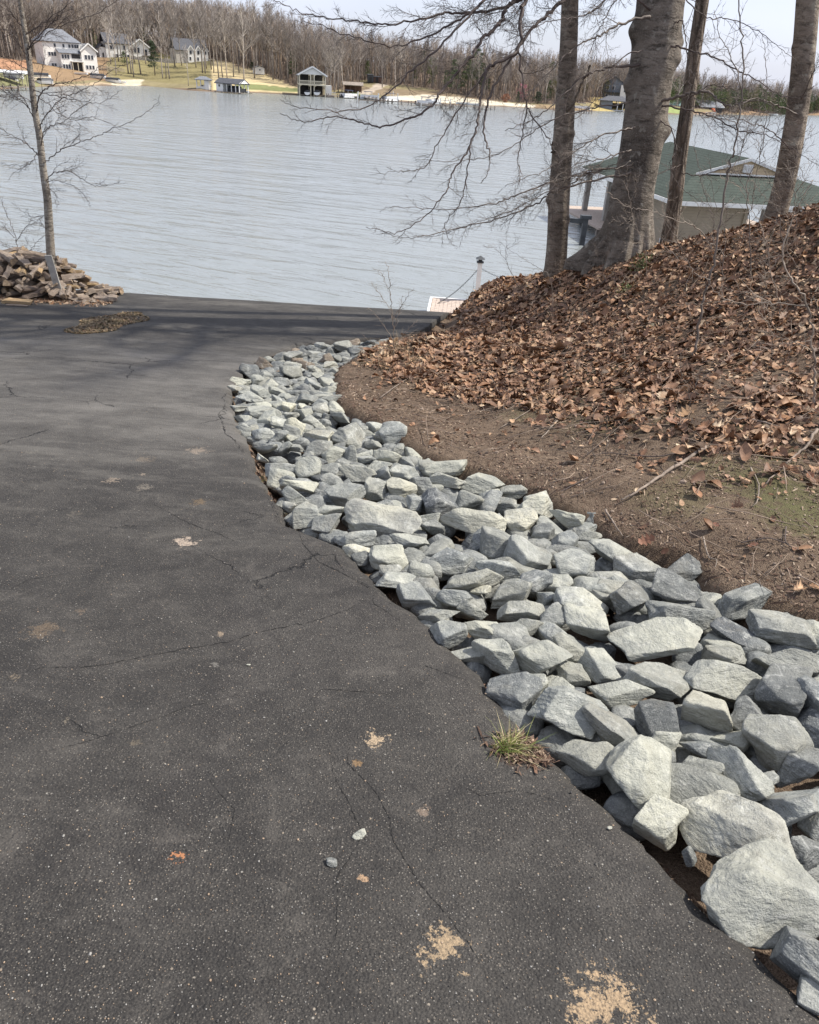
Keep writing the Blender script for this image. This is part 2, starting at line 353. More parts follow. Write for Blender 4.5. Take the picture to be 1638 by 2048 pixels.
M['twig_pale'] = plain('pale_twig', (.26, .21, .165), .7, .35, 9)
M['twig_grey'] = plain('grey_twig', (.15, .12, .098), .7, .35, 9)
M['stick'] = plain('fallen_stick_bark', (.21, .165, .13), .85, .4, 14)

# ------------------------------------------------------------------ near ground
def tps_fit(P, z, kern='tps', lam=1e-3):
    P = np.asarray(P, float); z = np.asarray(z, float); n = len(P)
    def K(a, c):
        r = np.sqrt(((a[:, None] - c[None]) ** 2).sum(-1))
        return r ** 2 * np.log(r + 1e-9) if kern == 'tps' else -r
    A = np.zeros((n + 3, n + 3)); A[:n, :n] = K(P, P) + lam * np.eye(n) * (1 if kern == 'tps' else -1); A[:n, n] = 1; A[:n, n+1:] = P; A[n, :n] = 1; A[n+1:, :n] = P.T
    w = np.linalg.solve(A, np.concatenate([z, [0, 0, 0]]))
    def f(Q):
        Q = np.atleast_2d(np.asarray(Q, float)); out = np.empty(len(Q))
        for i in range(0, len(Q), 20000):
            q = Q[i:i+20000]; out[i:i+20000] = K(q, P) @ w[:n] + w[n] + q @ w[n+1:]
        return out
    return f
_Lp = [(1400, 1790), (1220, 1610), (1060, 1470), (960, 1340), (830, 1220), (750, 1160), (690, 1090), (590, 1050), (520, 950), (500, 890), (470, 830), (460, 780), (490, 740), (540, 710), (600, 690), (700, 678)]
_L = [onslope(*p)[:2] for p in _Lp]
_L = [(1.6, -.6), (1.15, .45), (.98, .9)] + [tuple(a) for a in _L] + [(-.3, 8.5), (.05, 9.2), (.25, 10.2), (.42, 11), (.8, 12.5), (1.3, 16)]
_L = np.array(_L); LY, LX = _L[:, 1], _L[:, 0]
_Rp = [(1638, 1230), (1480, 1190), (1400, 1120), (1280, 1090), (1190, 1040), (1100, 990), (1000, 955), (860, 910), (790, 860), (690, 810), (680, 770), (680, 740), (745, 700)]
_R2 = [onslope(*p)[:2] for p in _Rp]
_R2 = np.array([(4.6, -.6), (3.6, .5), (2.7, 1.5)] + [tuple(a) for a in _R2] + [(-.25, 8.45), (.05, 9.2)]); RY, RX = _R2[:, 1], _R2[:, 0]
def xl(y): return np.interp(y, LY, LX)
def xr(y): return np.maximum(np.interp(y, RY, RX), xl(y) + .02)
def zdrive(y):
    y = np.asarray(y, float); z = -.12 * y
    return z - .12 * np.clip(y - 10.35, 0, .8) ** 2 - .192 * np.clip(y - 11.15, 0, None)
cp = []; cz = []
for y in np.arange(-.5, 8.6, .5):
    a, c = float(xl(y)), float(xr(y))
    cp += [(a, y), (c, y)]; cz += [-.12 * y, -.12 * y + .02]
    cp += [(a - 1.2, y), (a - 4, y), (a - 9, y)]; cz += [-.12 * y] * 3
MOUND = [(865, 625, 12), (930, 590, 12.2), (1000, 560, 12), (1060, 548, 11.5), (1115, 535, 10.6), (1190, 520, 10.2), (1260, 500, 10), (1340, 485, 10.4), (1400, 470, 10), (1480, 455, 9.8), (1560, 438, 9.5), (1638, 405, 8.5),
         (1720, 380, 8.2), (1900, 330, 7.6)]
for px, py, Y in MOUND:
    p = atd(px, py, Y); cp.append((p[0], p[1])); cz.append(p[2] - .07)
    d = np.array([p[0], p[1]]); d /= np.linalg.norm(d)
    for k, dz in ((.6, -.20), (1.5, -.52), (3.5, -1.7), (7, -3.6), (12, -6.0)):
        cp.append(tuple(np.array([p[0], p[1]]) + d * k)); cz.append(max(-7.0, p[2] + dz))
for px, py, Y in [(850, 680, 9.6), (1000, 680, 8.4), (1150, 650, 8.2), (1300, 640, 7.4), (1480, 600, 7.2), (1638, 560, 6.9), (1638, 800, 4.75), (1400, 800, 5.0), (1200, 800, 5.5), (1000, 800, 6.0), (1638, 1000, 3.6), (1750, 1000, 3.7), (1950, 900, 4.2)]:
    p = atd(px, py, Y); cp.append((p[0], p[1])); cz.append(p[2])
for x, y, z in [(6, 2, .5), (8, 4, 1.0), (9, 8, 1.2), (12, 12, .5), (14, 2, 1.2), (12, 20, -3), (6, 24, -6.9), (0, 15, -2.9), (0, 20, -4.8), (2, 27, -7.2), (-3, 16, -3.2), (-3, 22, -5.3), (-3, 28, -7.4), (-8, 12, -2.0), (-8, 16, -3.4),
                (-8, 22, -5.6), (-14, 12, -2.1), (-14, 20, -5), (-14, 28, -7.5), (12, 28, -7.5), (-5.5, 10.2, -1.28), (-6.5, 11.2, -1.62), (-10, 10.5, -1.45), (20, 10, 1), (20, 28, -7.5), (-20, 28, -7.5), (-20, 8, -1)]:
    cp.append((x, y)); cz.append(z)
_tps = tps_fit(cp, cz, 'tps', 2e-2)
def fbm(x, y, s, seed=0):
    out = np.zeros_like(x); a = 1.0
    for k in range(4):
        f = s * 2 ** k
        out += a * np.sin(x * f * 1.7 + 1.3 * k + seed + 1.9 * np.sin(y * f * 1.1 + k)) * np.sin(y * f * 1.5 + 2.1 * k + seed * 1.7 + 1.7 * np.sin(x * f * .9 + 2 * k)); a *= .5
    return out
def ground_z(x, y):
    x = np.atleast_1d(np.asarray(x, float)); y = np.atleast_1d(np.asarray(y, float))
    z = _tps(np.stack([x, y], 1))
    a, c = xl(y), xr(y); sm = lambda t: np.clip(t, 0, 1) ** 2 * (3 - 2 * np.clip(t, 0, 1))
    wd = sm((a - x + .12) / .15) * sm((14.2 - y) / 1.0) * sm((x + 13) / 2)          # under the asphalt
    z = z * (1 - wd) + (zdrive(y) - .075) * wd
    band = sm((x - a) / .10) * sm((c - x) / .16) * (y < 8.6)
    z = z - .17 * band
    soil = sm((x - c) / .4)
    z = z + soil * (.018 * fbm(x, y, 1.3) + .01 * fbm(x, y, 5, 3)) + soil * .035 * np.exp(-((x - c - .35) / .3) ** 2)
    return z
def gz(x, y): return float(ground_z(x, y)[0])
def ground_hit(px, py):
    d = ray(px, py); d = d / d[1]; Y = np.linspace(.6, 24, 1500); Q = CAM + d * Y[:, None]
    g = ground_z(Q[:, 0], Q[:, 1]); i = np.argmax(Q[:, 2] < g)
    return Q[i] if Q[i, 2] < g[i] else Q[-1]
M['soil'] = soil_mat()
def grid(xs, ys, zf, name, mat):
    X, Y = np.meshgrid(xs, ys); Z = zf(X.ravel(), Y.ravel()); V = np.stack([X.ravel(), Y.ravel(), Z], 1)
    n, m = len(xs), len(ys); i = (np.arange(m - 1)[:, None] * n + np.arange(n - 1)[None]).ravel()
    return link(name, mesh_np(name, V, [np.stack([i, i + 1, i + n + 1, i + n], 1)], mat))
def dense(a, b, c, d, f, g): return np.unique(np.concatenate([np.arange(a, b, g), np.arange(b, c, f), np.arange(c, d + g, g)]).round(4))
g_ = grid(dense(-24, -2.2, 6, 26, .045, .35), dense(-3, .3, 13, 30, .045, .35), ground_z, 'ground', M['soil']); tag(g_, kind='structure')
# ---- the asphalt sheet, with a broken edge and a 6 cm lip
ys = np.concatenate([np.arange(-2.5, 9, .02), np.arange(9, 15, .06)]); us = 1 - np.concatenate([np.linspace(0, .03, 10), np.linspace(.035, 1, 70) ])
rows = []
for k, y in enumerate(ys):
    e = float(xl(y)) + .012 * math.sin(y * 31) * math.sin(y * 13) + .018 * noise.noise((y * 9, 0, 0)) + .010 * noise.noise((y * 34, 3, 0)) - .006
    if 3.0 < y < 3.5: e -= .03 * math.exp(-((y - 3.28) / .06) ** 2)
    x0 = -16.0; X = x0 + (e - x0) * us[::-1]
    Z = float(zdrive(y)) + .006 * np.array([noise.noise((x * .8, y * .8, 1)) for x in X]) + .02 * np.array([noise.noise((x * .25, y * .25, 5)) for x in X]) * min(1, max(0, (y - 1) / 3))
    t = np.clip((X - e + .10) / .10, 0, 1); Z = Z - .028 * t ** 2 * (y < 8.8)
    X = np.append(X, e + .006); Z = np.append(Z, Z[-1] - .07)
    rows.append(np.stack([X, np.full(len(X), y), Z], 1))
V = np.concatenate(rows); n = len(us) + 1; m = len(ys); i = (np.arange(m - 1)[:, None] * n + np.arange(n - 1)[None]).ravel()
tag(link('driveway', mesh_np('driveway', V, [np.stack([i, i + 1, i + n + 1, i + n], 1)], M['asphalt'])), kind='structure')
def asph_z(x, y): return float(zdrive(y)) + .006 * noise.noise((x * .8, y * .8, 1)) + .02 * noise.noise((x * .25, y * .25, 5)) * min(1, max(0, (y - 1) / 3))
# ---- the lake
wz = link('lake', mesh_np('lake', [(-3000, 12, WATER), (3000, 12, WATER), (3000, 4000, WATER), (-3000, 4000, WATER)], [np.array([[0, 1, 2, 3]])], M['water'])); tag(wz, kind='structure')
# ------------------------------------------------------------------ rocks
def ico(sub):
    bm = bmesh.new(); bmesh.ops.create_icosphere(bm, subdivisions=sub, radius=1.0)
    V = np.array([v.co[:] for v in bm.verts]); F = np.array([[v.index for v in f.verts] for f in bm.faces]); bm.free(); return V / np.linalg.norm(V, axis=1, keepdims=True), F
ICO = {k: ico(k) for k in (3, 4, 5, 6)}
def sn(P, s, seed):
    """cheap smooth 3-D noise"""
    r = np.random.default_rng(seed); out = np.zeros(len(P)); a = 1.0
    for k in range(3):
        for j in range(4):
            d = r.normal(size=3) * s * 2 ** k; out += a * np.sin(P @ d + r.uniform(0, 6.28) + 1.2 * np.sin(P @ (r.normal(size=3) * s * 2 ** k)))
        a *= .5
    return out / 4
def rock_mesh(name, dims, seed, sub, mat, blocky=.5, wedge=0.0):
    """a broken stone: a sphere cut back by random fracture planes, chipped and roughened"""
    r = np.random.default_rng(seed); D, F = ICO[sub]
    n_ = []; d_ = []
    Q = np.linalg.qr(r.normal(size=(3, 3)))[0] if blocky < .55 else np.array(Matrix.Rotation(r.uniform(-.7, .7), 3, (r.normal(), r.normal(), .3)) @ Matrix.Rotation(r.uniform(-.7, .7), 3, 'Z'))
    for s in range(3):
        for sg in (-1, 1):
            v = Q[:, s] * sg + r.normal(size=3) * .30; n_.append(v / np.linalg.norm(v)); d_.append(r.uniform(.44, .90))
    for k in range(r.integers(4, 8)):
        v = r.normal(size=3); n_.append(v / np.linalg.norm(v)); d_.append(r.uniform(.62, .95))
    n_ = np.array(n_); d_ = np.array(d_)
    dot = D @ n_.T; t = np.where(dot > .05, d_[None] / np.maximum(dot, .05), 9.0)
    rad = t.min(1)
    # slight rounding of the arrises
    k_ = 60.0; rad = -np.log(np.exp(-k_ * t).sum(1)) / k_ * .35 + rad * .65
    rad = np.minimum(rad, 1.18)
    P = D * rad[:, None]
    # conchoidal scoops and steps
    for k in range(3):
        c = r.normal(size=3); c = c / np.linalg.norm(c) * r.uniform(1.1, 1.45); q = np.linalg.norm(P - c, axis=1); R = r.uniform(.5, .8)
        P *= (1 - .5 * np.clip((R - q), 0, None)[:, None])
    lay = r.normal(size=3); lay /= np.linalg.norm(lay); u = P @ lay * r.uniform(3, 6) + 1.3 * sn(P, 1.8, seed + 9)
    step = (np.floor(u) + np.clip((u % 1 - .8) * 5, 0, 1)) - u
    P *= 1 + .020 * step[:, None] * r.uniform(.3, 1)
    P = P @ (np.eye(3) + np.triu(r.normal(0, .26, (3, 3)), 1)); P *= 1 + .022 * sn(P, 2.6, seed)[:, None] + .014 * sn(P, 9, seed + 1)[:, None] + (.006 * sn(P, 28, seed + 2)[:, None] if sub >= 5 else 0)
    lo, hi = P.min(0), P.max(0); P = (P - (lo + hi) / 2) / ((hi - lo) / 2)
    P = P * (np.array(dims) / 2)
    return mesh_np(name, P, [F], mat)
T_ = {0: 'dark', 1: 'mid', 2: 'light', 3: 'cream', 4: 'brown'}
SP = []   # (px,py,w,h,tone)
def crop(ox, oy, s, rows):
    for cx, cy, w, h, t in rows: SP.append((ox + cx / s, oy + cy / s, w / s, h / s, t))
crop(900, 1300, 2.2195, [(850,570,310,350,2),(1090,560,220,200,1),(1270,565,230,280,2),(1540,500,220,220,0),(1525,690,300,300,2),(930,765,245,215,2),(1262,790,440,330,3),(1062,920,60,85,0),(1370,1100,520,450,2),(1585,900,190,170,0),(1600,1390,290,420,1),(1640,1080,130,170,1),(1650,800,170,200,1),(1600,950,180,180,0),(1560,1230,150,120,0),(1700,1230,200,220,1),(1660,1560,260,200,1),(1390,575,120,95,1)])
crop(880, 1060, 2.161, [(385,115,200,150,2),(540,50,120,110,2),(650,30,90,60,1),(250,170,180,100,2),(570,160,185,190,2),(760,110,210,150,2),(850,175,230,105,1),(1060,165,215,120,0),(415,230,125,135,1),(150,220,220,115,1),(175,262,80,60,3),(60,290,150,115,2),(310,270,170,125,1),(475,295,95,90,2),(710,270,170,125,1),(820,300,185,185,0),(1010,260,245,145,0),(1310,305,255,160,1),(1025,365,240,195,1),(1165,370,135,175,0),(140,340,130,105,1),(350,350,195,115,1),(490,390,135,135,1),(620,320,250,115,2),(640,410,215,165,2),(205,430,215,145,2),(40,450,145,155,2),(370,425,170,85,1),(930,480,380,112,2),(1270,450,245,155,0),(1505,430,310,175,1),(130,535,175,105,1),(245,555,195,175,2),(430,550,235,215,2),(570,510,155,155,1),(705,590,185,175,2),(570,630,155,105,1),(320,715,235,185,1),(550,790,320,260,2),(780,700,265,145,2),(950,650,325,205,1),(1230,640,365,175,2),(1230,545,190,65,1),(1510,570,300,175,1),(1490,720,245,265,0),(1140,770,215,250,3),(955,830,185,205,0),(1320,820,150,185,0),(750,860,285,205,1),(960,910,165,135,2),(1275,825,75,85,1),(1260,905,195,105,2),(1600,760,140,290,1),(1120,950,165,105,1),(1460,930,270,270,1),(640,985,245,205,1)])
crop(560, 900, 2.559, [(150,100,135,115,2),(240,110,130,80,1),(400,120,185,135,1),(520,115,100,80,2),(640,120,150,62,2),(760,95,90,90,1),(850,100,205,75,2),(100,175,175,105,2),(265,165,110,75,1),(80,240,135,95,2),(60,290,85,85,3),(330,235,195,115,2),(490,210,110,125,1),(620,200,155,125,3),(720,180,90,115,1),(860,160,215,105,2),(1030,175,225,92,2),(815,275,195,175,0),(975,270,140,135,1),(1060,280,115,145,1),(580,285,120,55,2),(695,280,90,95,2),(260,315,135,65,2),(140,345,155,155,2),(240,385,160,125,1),(530,365,390,125,3),(780,400,125,92,0),(990,380,310,105,3),(1225,365,165,155,3),(1310,285,215,175,2),(1155,280,92,92,1),(1190,215,130,65,1),(1465,355,165,135,2),(1590,360,92,105,0),(1345,425,115,105,1),(1140,480,225,215,1),(1035,470,135,115,1),(1460,490,145,165,2),(385,455,215,105,2),(400,520,150,80,3),(412,560,92,80,0),(560,550,205,135,2),(660,480,205,85,2),(880,560,235,125,2),(830,600,145,110,1),(720,620,130,95,2),(590,680,205,125,2),(700,735,215,155,2),(870,755,215,125,2),(810,840,215,95,2),(840,930,225,185,2),(560,620,105,75,1)])
crop(400, 640, 2.73, [(270,280,95,85,1),(350,240,85,65,4),(378,220,50,42,1),(430,200,62,42,1),(505,205,95,72,1),(570,190,92,62,0),(620,165,82,42,1),(665,150,72,52,1),(705,175,60,52,0),(780,142,92,52,1),(840,125,62,42,4),(915,130,82,52,1),(690,215,72,62,4),(745,210,52,42,0),(840,178,72,52,0),(570,248,100,42,4),(625,275,72,62,1),(715,260,72,52,1),(798,245,62,52,1),(745,292,92,52,1),(495,285,95,95,1),(220,340,112,52,2),(190,378,72,52,3),(310,330,72,72,2),(370,320,62,62,1),(450,345,105,62,1),(330,395,125,62,2),(620,350,105,62,2),(700,345,82,62,2),(270,430,135,52,2),(425,395,102,52,2),(520,400,82,42,1),(575,430,115,72,1),(695,385,82,72,2),(710,435,125,52,1),(220,480,105,42,2),(345,510,185,82,2),(480,480,72,62,3),(500,520,85,65,3),(575,510,95,82,2),(655,490,85,72,1),(740,490,92,72,2),(770,530,95,82,2),(230,542,95,52,2),(430,570,95,82,2),(510,590,115,92,3),(620,560,125,82,2),(685,565,62,62,1),(240,600,85,72,1),(345,625,115,72,2),(430,645,92,92,1),(565,605,82,52,2),(640,640,175,72,3),(815,640,170,145,1),(960,590,95,75,2),(1050,625,140,125,2),(360,700,145,92,1),(470,700,62,72,1),(530,700,82,62,1),(640,712,145,92,1),(730,742,115,105,2),(812,750,82,115,1),(890,762,135,65,2),(945,682,92,72,1),(1020,742,135,115,2),(1160,732,115,92,2),(1090,722,82,105,1),(340,755,62,72,3),(440,812,165,105,2),(600,802,145,135,1),(700,822,115,62,1),(860,842,195,135,1),(1000,842,92,82,2),(1110,842,155,62,2),(1250,802,135,92,1),
      (860,215,60,45,0),(640,310,60,40,2),(560,330,60,40,1),(300,600,60,50,1),(880,600,70,60,1),(420,440,70,50,2),(640,530,60,50,1),(500,650,70,60,2),(590,740,60,50,1),(980,640,60,50,1),(250,395,70,45,2),(460,420,70,42,2),(380,365,70,40,2),(690,620,60,50,2),(280,510,60,40,2),(560,480,60,45,2)])
kept = []
for s in SP:
    if all(((s[0]-k[0]) / (.42*(s[2]+k[2])/2 + 1))**2 + ((s[1]-k[1]) / (.42*(s[3]+k[3])/2 + 1))**2 > 1 for k in kept): kept.append(s)
ROCKS = []
def rock_at(px, py, w, h, tone, idx, low=0.0):
    e0 = onslope(px, py, .12, 0.06); dp = depth(e0); sx = dp / FOC
    W = w * sx; Hh = h * sx
    v = e0 - CAM; sin_e = -v[2] / np.linalg.norm(v); cos_e = math.sqrt(1 - sin_e ** 2)
    # local slope helps show the tops
    fl = 1.75 if w > 150 else 1.4
    c = Hh / (fl * sin_e + .80 * cos_e); D_ = c * fl; D_ = min(max(D_, W * .55), W * 1.3); c = max(c, .38 * W)
    off = c * .40 - .05 + low
    e = onslope(px, py, .12, off)
    g_ = 1.12 if w > 60 else 1.22
    return e, (W * g_, D_ * g_, c * g_ * 1.05)
def add_rock(e, dims, tone, idx, sub):
    r = np.random.default_rng(1000 + idx)
    me = rock_mesh('rock', dims, 100 + idx * 3, sub, ROCK[T_[tone]], blocky=r.uniform(.3, 1))
    o = link('rock', me); o.location = tuple(float(a) for a in e)
    o.rotation_euler = (r.uniform(-.22, .22) + .06, r.uniform(-.22, .22), r.uniform(-.25, .25))
    ROCKS.append(dict(o=o, e=np.array(e), d=np.array(dims), t=tone, px=proj(e)))
for i, (px, py, w, h, t) in enumerate(kept):
    if py < 722 and t in (1, 2): t = (4, 0, 1, 4, 1)[i % 5]  # far-end stones: some really brown, the darker tones also paint in tree shade
    e, dims = rock_at(px, py, w, h, t, i)
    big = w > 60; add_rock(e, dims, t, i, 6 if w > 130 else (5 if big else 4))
# fill between and beneath: smaller stones lodged lower in the strip, sizes as in the neighbourhood
r = np.random.default_rng(42); tries = 0
cen = np.array([k['e'][:2] for k in ROCKS]); crad = np.array([max(k['d'][0], k['d'][1]) * .5 for k in ROCKS])
n_fill = 0; base_n = len(ROCKS)
while len(ROCKS) < 297 and tries < 40000:
    tries += 1
    y = r.uniform(.55, 8.45); a, c = float(xl(y)), float(xr(y))
    if c - a < .12: continue
    x = r.uniform(a + .07, c + .03 - .04)
    p = proj((x, y, -.12 * y))
    if p[0] > 1720 or p[1] > 2150: continue
    q = np.array([x, y]); dd = np.linalg.norm(cen - q, axis=1) / crad
    if dd.min() < (.72 if tries < 15000 else .5): continue
    sz = r.uniform(.10, .16) * (1.0 if y > 3.2 else 1.3 if y > 1.9 else 1.7)
    dims = (sz * r.uniform(1, 1.5), sz * r.uniform(.8, 1.2), sz * r.uniform(.6, .9))
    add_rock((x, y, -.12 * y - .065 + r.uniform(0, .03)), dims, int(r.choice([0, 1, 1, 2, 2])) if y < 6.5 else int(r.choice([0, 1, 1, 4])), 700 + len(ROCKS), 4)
    cen = np.vstack([cen, q]); crad = np.append(crad, sz * .55)
# the small stones wedged underneath, which nobody could count
Vr = []; Fr = []; nv = 0
for k in range(900):
    y = r.uniform(.45, 8.45); a, c = float(xl(y)), float(xr(y))
    if c - a < .1: continue
    x = r.uniform(a + .06, c - .02); p = proj((x, y, -.12 * y))
    if p[0] > 1760 or p[1] > 2200: continue
    D, F = ICO[3]; rad = np.min(np.where((D @ (nn := (lambda q: q / np.linalg.norm(q, axis=1, keepdims=True))(r.normal(size=(11, 3)))).T) > .08, r.uniform(.6, .95, 11)[None] / np.maximum(D @ nn.T, .08), 9), axis=1)
    P = D * np.minimum(rad, 1.15)[:, None] * r.uniform(.05, .085) * np.array([1.2, 1, .8]); P += np.array([x, y, -.12 * y - .11 + r.uniform(0, .04)]); Vr.append(P); Fr.append(F + nv); nv += len(D)
tag(link('rock_rubble', mesh_np('rock_rubble', np.concatenate(Vr), Fr, ROCK['mid'])), 'smaller grey stones wedged beneath and between the riprap rocks', 'rubble', kind='stuff')
print('rocks', base_n, len(ROCKS))

# ---- labels: each rock told apart by look and by its nearest well known stone
LAND = [((1508, 1795), 'the biggest pale boulder low at the right'), ((1468, 1656), 'the big cream boulder behind the biggest one'), ((1283, 1557), 'the tall pale slab near the grass tuft'),
        ((1135, 1425), 'the broad grey boulder beside the grass tuft'), ((1310, 1282), 'the long level slab near the soil'), ((767, 1043), 'the long cream slab at mid strip'), ((878, 1007), 'the dark square block at mid strip'),
        ((1408, 1416), 'the rough buff upright boulder at the right'), ((1569, 1393), 'the dark pyramid boulder at the right edge'), ((1576, 1259), 'the wide buff block against the soil'), ((1144, 1134), 'the tall pale block at mid strip'),
        ((1487, 1490), 'the dark boulder with a shaded face'), ((1587, 1610), 'the pale sloping boulder at the right edge'), ((1352, 1228), 'the dark ridged wedge'), ((592, 1035), 'the upright pale edge stone at the notch in the asphalt'),
        ((634, 874), 'the flat cream slab in the upper strip'), ((699, 875), 'the large grey boulder in the upper strip'), ((1060, 1081), 'the tall pointed grey stone at mid strip'), ((500, 742), 'the corner stone at the bend'), ((470, 779), 'the cream stone at the asphalt bend'),
        ((550, 715), 'the blue grey stones at the far bend'), ((526, 827), 'the wide pale slab above the bend'), ((1079, 1315), 'the mottled pale boulder left of centre strip'), ((912, 1258), 'the pale edge boulder by the crack')]
lm = {}
for pos, nm in LAND:
    j = min(range(base_n), key=lambda k: (ROCKS[k]['px'][0] - pos[0]) ** 2 + (ROCKS[k]['px'][1] - pos[1]) ** 2); lm.setdefault(j, nm)
lmk = list(lm.items()); used = {}
def where(j):
    x, y = ROCKS[j]['px']; k, nm = min(lmk, key=lambda q: (ROCKS[q[0]]['px'][0] - x) ** 2 + (ROCKS[q[0]]['px'][1] - y) ** 2)
    dx, dy = x - ROCKS[k]['px'][0], y - ROCKS[k]['px'][1]
    if abs(dx) > 1.6 * abs(dy): d = 'right of' if dx > 0 else 'left of'
    elif abs(dy) > 1.6 * abs(dx): d = 'below' if dy > 0 else 'above'
    else: d = ('lower' if dy > 0 else 'upper') + (' right of' if dx > 0 else ' left of')
    return d, nm, math.hypot(dx, dy)
groups = {}
for j, k in enumerate(ROCKS):
    o = k['o']; o['category'] = 'rock'; o['group'] = 'broken grey riprap rocks in the strip beside the driveway'
    if j in lm: o['label'] = (lm[j][4:] + ', broken riprap rock').replace('stones', 'stone'); k['L'] = 1; continue
    d, nm, dist = where(j); w, dep_, h = k['d']
    px_w = w / depth(k['e']) * FOC
    size = 'tiny' if px_w < 28 else 'small' if px_w < 50 else 'medium' if px_w < 90 else 'large'
    shape = 'flat' if h < .48 * w else 'blocky' if h > .72 * w else 'angular'
    tone = {0: 'dark grey', 1: 'mid grey', 2: 'pale grey', 3: 'cream', 4: 'brownish'}[k['t']]
    key = (size, tone, shape, d, nm); groups.setdefault(key, []).append((dist, j))
ORD = ['nearest', 'second', 'third', 'fourth', 'fifth', 'sixth', 'seventh', 'eighth', 'ninth']
for (size, tone, shape, d, nm), lst in groups.items():
    lst.sort()
    for n_, (dist, j) in enumerate(lst):
        pre = (ORD[min(n_, 8)] + ' ') if len(lst) > 1 else ''
        short = nm[4:]
        ROCKS[j]['o']['label'] = ' '.join((f'{pre}{size} {tone} {shape} rock {d} {short}').split()[:16])
# ---- small stones lying loose
def pebble(px, py, s, tone, label, seed):
    q = onslope(px, py); x, y = float(q[0]), float(q[1])
    z = asph_z(x, y) if x < xl(y) else gz(x, y)
    me = rock_mesh('pebble', (s * 1.2, s, s * .45), seed, 4, ROCK[T_[tone]]); o = link('pebble', me); o.location = (x, y, z + s * .18); tag(o, label, 'pebble')
pebble(718, 1672, .032, 2, 'flat pale blue grey pebble alone on the asphalt right of centre', 51)
pebble(497, 1330, .012, 2, 'small white pebble on the asphalt above the middle', 52)
pebble(1219, 1656, .012, 3, 'tiny cream pebble on asphalt below the pale edge boulder', 53)
pebble(663, 1728, .026, 0, 'dark flat stone bedded in asphalt below the pale pebble', 54)
pebble(1303, 1660, .0001 + .012, 3, 'tiny chip of stone in the earth by the asphalt edge', 55)
# ------------------------------------------------------------------ leaf litter, mulch, twigs, grass
def leaf_templates():
    out = []
    for kind in range(4):
        rows = 6 if kind < 2 else 9; T = []; F = []
        for i in range(rows):
            t = i / (rows - 1)
            w = math.sin(math.pi * min(1, t * .97 + .02)) ** .8 * (.30 if kind == 0 else .40) if kind < 2 else (math.sin(math.pi * min(1, t * .96 + .03)) ** .6) * (.42 if i % 2 else .17)
            if kind >= 2 and i in (0,): w = .02
            for s in (-1, 0, 1): T.append((s * w, t - .5, 0))
        for i in range(rows - 1):
            for s in range(2): a = i * 3 + s; F.append((a, a + 1, a + 4, a + 3))
        out.append((np.array(T, float), np.array(F)))
    return out
LT = leaf_templates()
PAL = 1.32 * np.array([(.29, .165, .09), (.22, .115, .06), (.36, .23, .135), (.15, .08, .045), (.42, .29, .18), (.25, .14, .085), (.095, .05, .03), (.30, .175, .105), (.18, .10, .06), (.48, .36, .24)])
def scatter_leaves(name, pts, nrm, size, r, mat, flat=.5):
    """pts (n,3): one curled leaf each; a single stuff mesh"""
    Vs = []; Fs = []; Cs = []; n = 0; N_ = len(pts)
    kinds = r.choice(4, N_, p=[.42, .28, .18, .12])
    for k in range(4):
        idx = np.where(kinds == k)[0]
        if not len(idx): continue
        T, F = LT[k]; m = len(idx); P = np.repeat(T[None], m, 0)
        P[:, :, 1] *= r.uniform(.8, 1.3, (m, 1)); curl = r.normal(0, 1.6, (m, 1)) ; bend = r.normal(0, 1.1, (m, 1)); tw = r.normal(0, .5, (m, 1))
        P[:, :, 2] = curl * P[:, :, 0] ** 2 + bend * P[:, :, 1] ** 2 * .6 + tw * P[:, :, 0] * P[:, :, 1] + np.abs(P[:, :, 0]) * r.uniform(-.2, .6, (m, 1))
        P += r.normal(0, .018, P.shape)
        s = size[idx]; P *= s[:, None, None]
        # orientation: normal about the ground normal, tilted
        zz = nrm[idx] + r.normal(0, flat, (m, 3)); zz /= np.linalg.norm(zz, axis=1, keepdims=True)
        a = r.normal(size=(m, 3)); xx = np.cross(a, zz); xx /= np.linalg.norm(xx, axis=1, keepdims=True); yy = np.cross(zz, xx)
        W = P[:, :, :1] * xx[:, None] + P[:, :, 1:2] * yy[:, None] + P[:, :, 2:] * zz[:, None] + pts[idx][:, None]
        Vs.append(W.reshape(-1, 3)); Fs.append((F[None] + (np.arange(m) * len(T))[:, None, None] + n).reshape(-1, 4)); n += m * len(T)
        col = PAL[r.choice(len(PAL), m, p=[.16, .15, .12, .13, .06, .12, .09, .08, .07, .02])] * r.uniform(.7, 1.15, (m, 1)); Cs.append(np.repeat(col, len(T), 0))
    return link(name, mesh_np(name, np.concatenate(Vs), Fs, mat, True, None, np.concatenate(Cs)))
def gnormal(x, y):
    e = .06; zx = (ground_z(x + e, y) - ground_z(x - e, y)) / (2 * e); zy = (ground_z(x, y + e) - ground_z(x, y - e)) / (2 * e)
    n = np.stack([-zx, -zy, np.ones_like(zx)], 1); return n / np.linalg.norm(n, axis=1, keepdims=True)
r = np.random.default_rng(5)
def in_view(x, y, z, mx=60, my=60):
    v = np.stack([x, y, z], 1) - CAM; k = v @ _f; px = 819 + FOC * (v @ _r) / k; py = 1024 - FOC * (v @ _v) / k
    return (k > .2) & (px > -mx) & (px < 1638 + mx) & (py > -my) & (py < 2048 + my)
def bare(x, y):
    """distance from the rocks that stays free of leaves"""
    b = np.interp(y, [0, 2.6, 3.4, 4.2, 5.2, 6.0, 7.2, 9], [1.7, 1.6, 1.35, 1.05, .80, .42, .12, .05])
    return b
x = r.uniform(-1.2, 9.5, 240000); y = r.uniform(1.6, 13.5, 240000)
d = x - xr(y); nz = fbm(x, y, .9, 2) * .28 + fbm(x, y, 3.1, 5) * .16
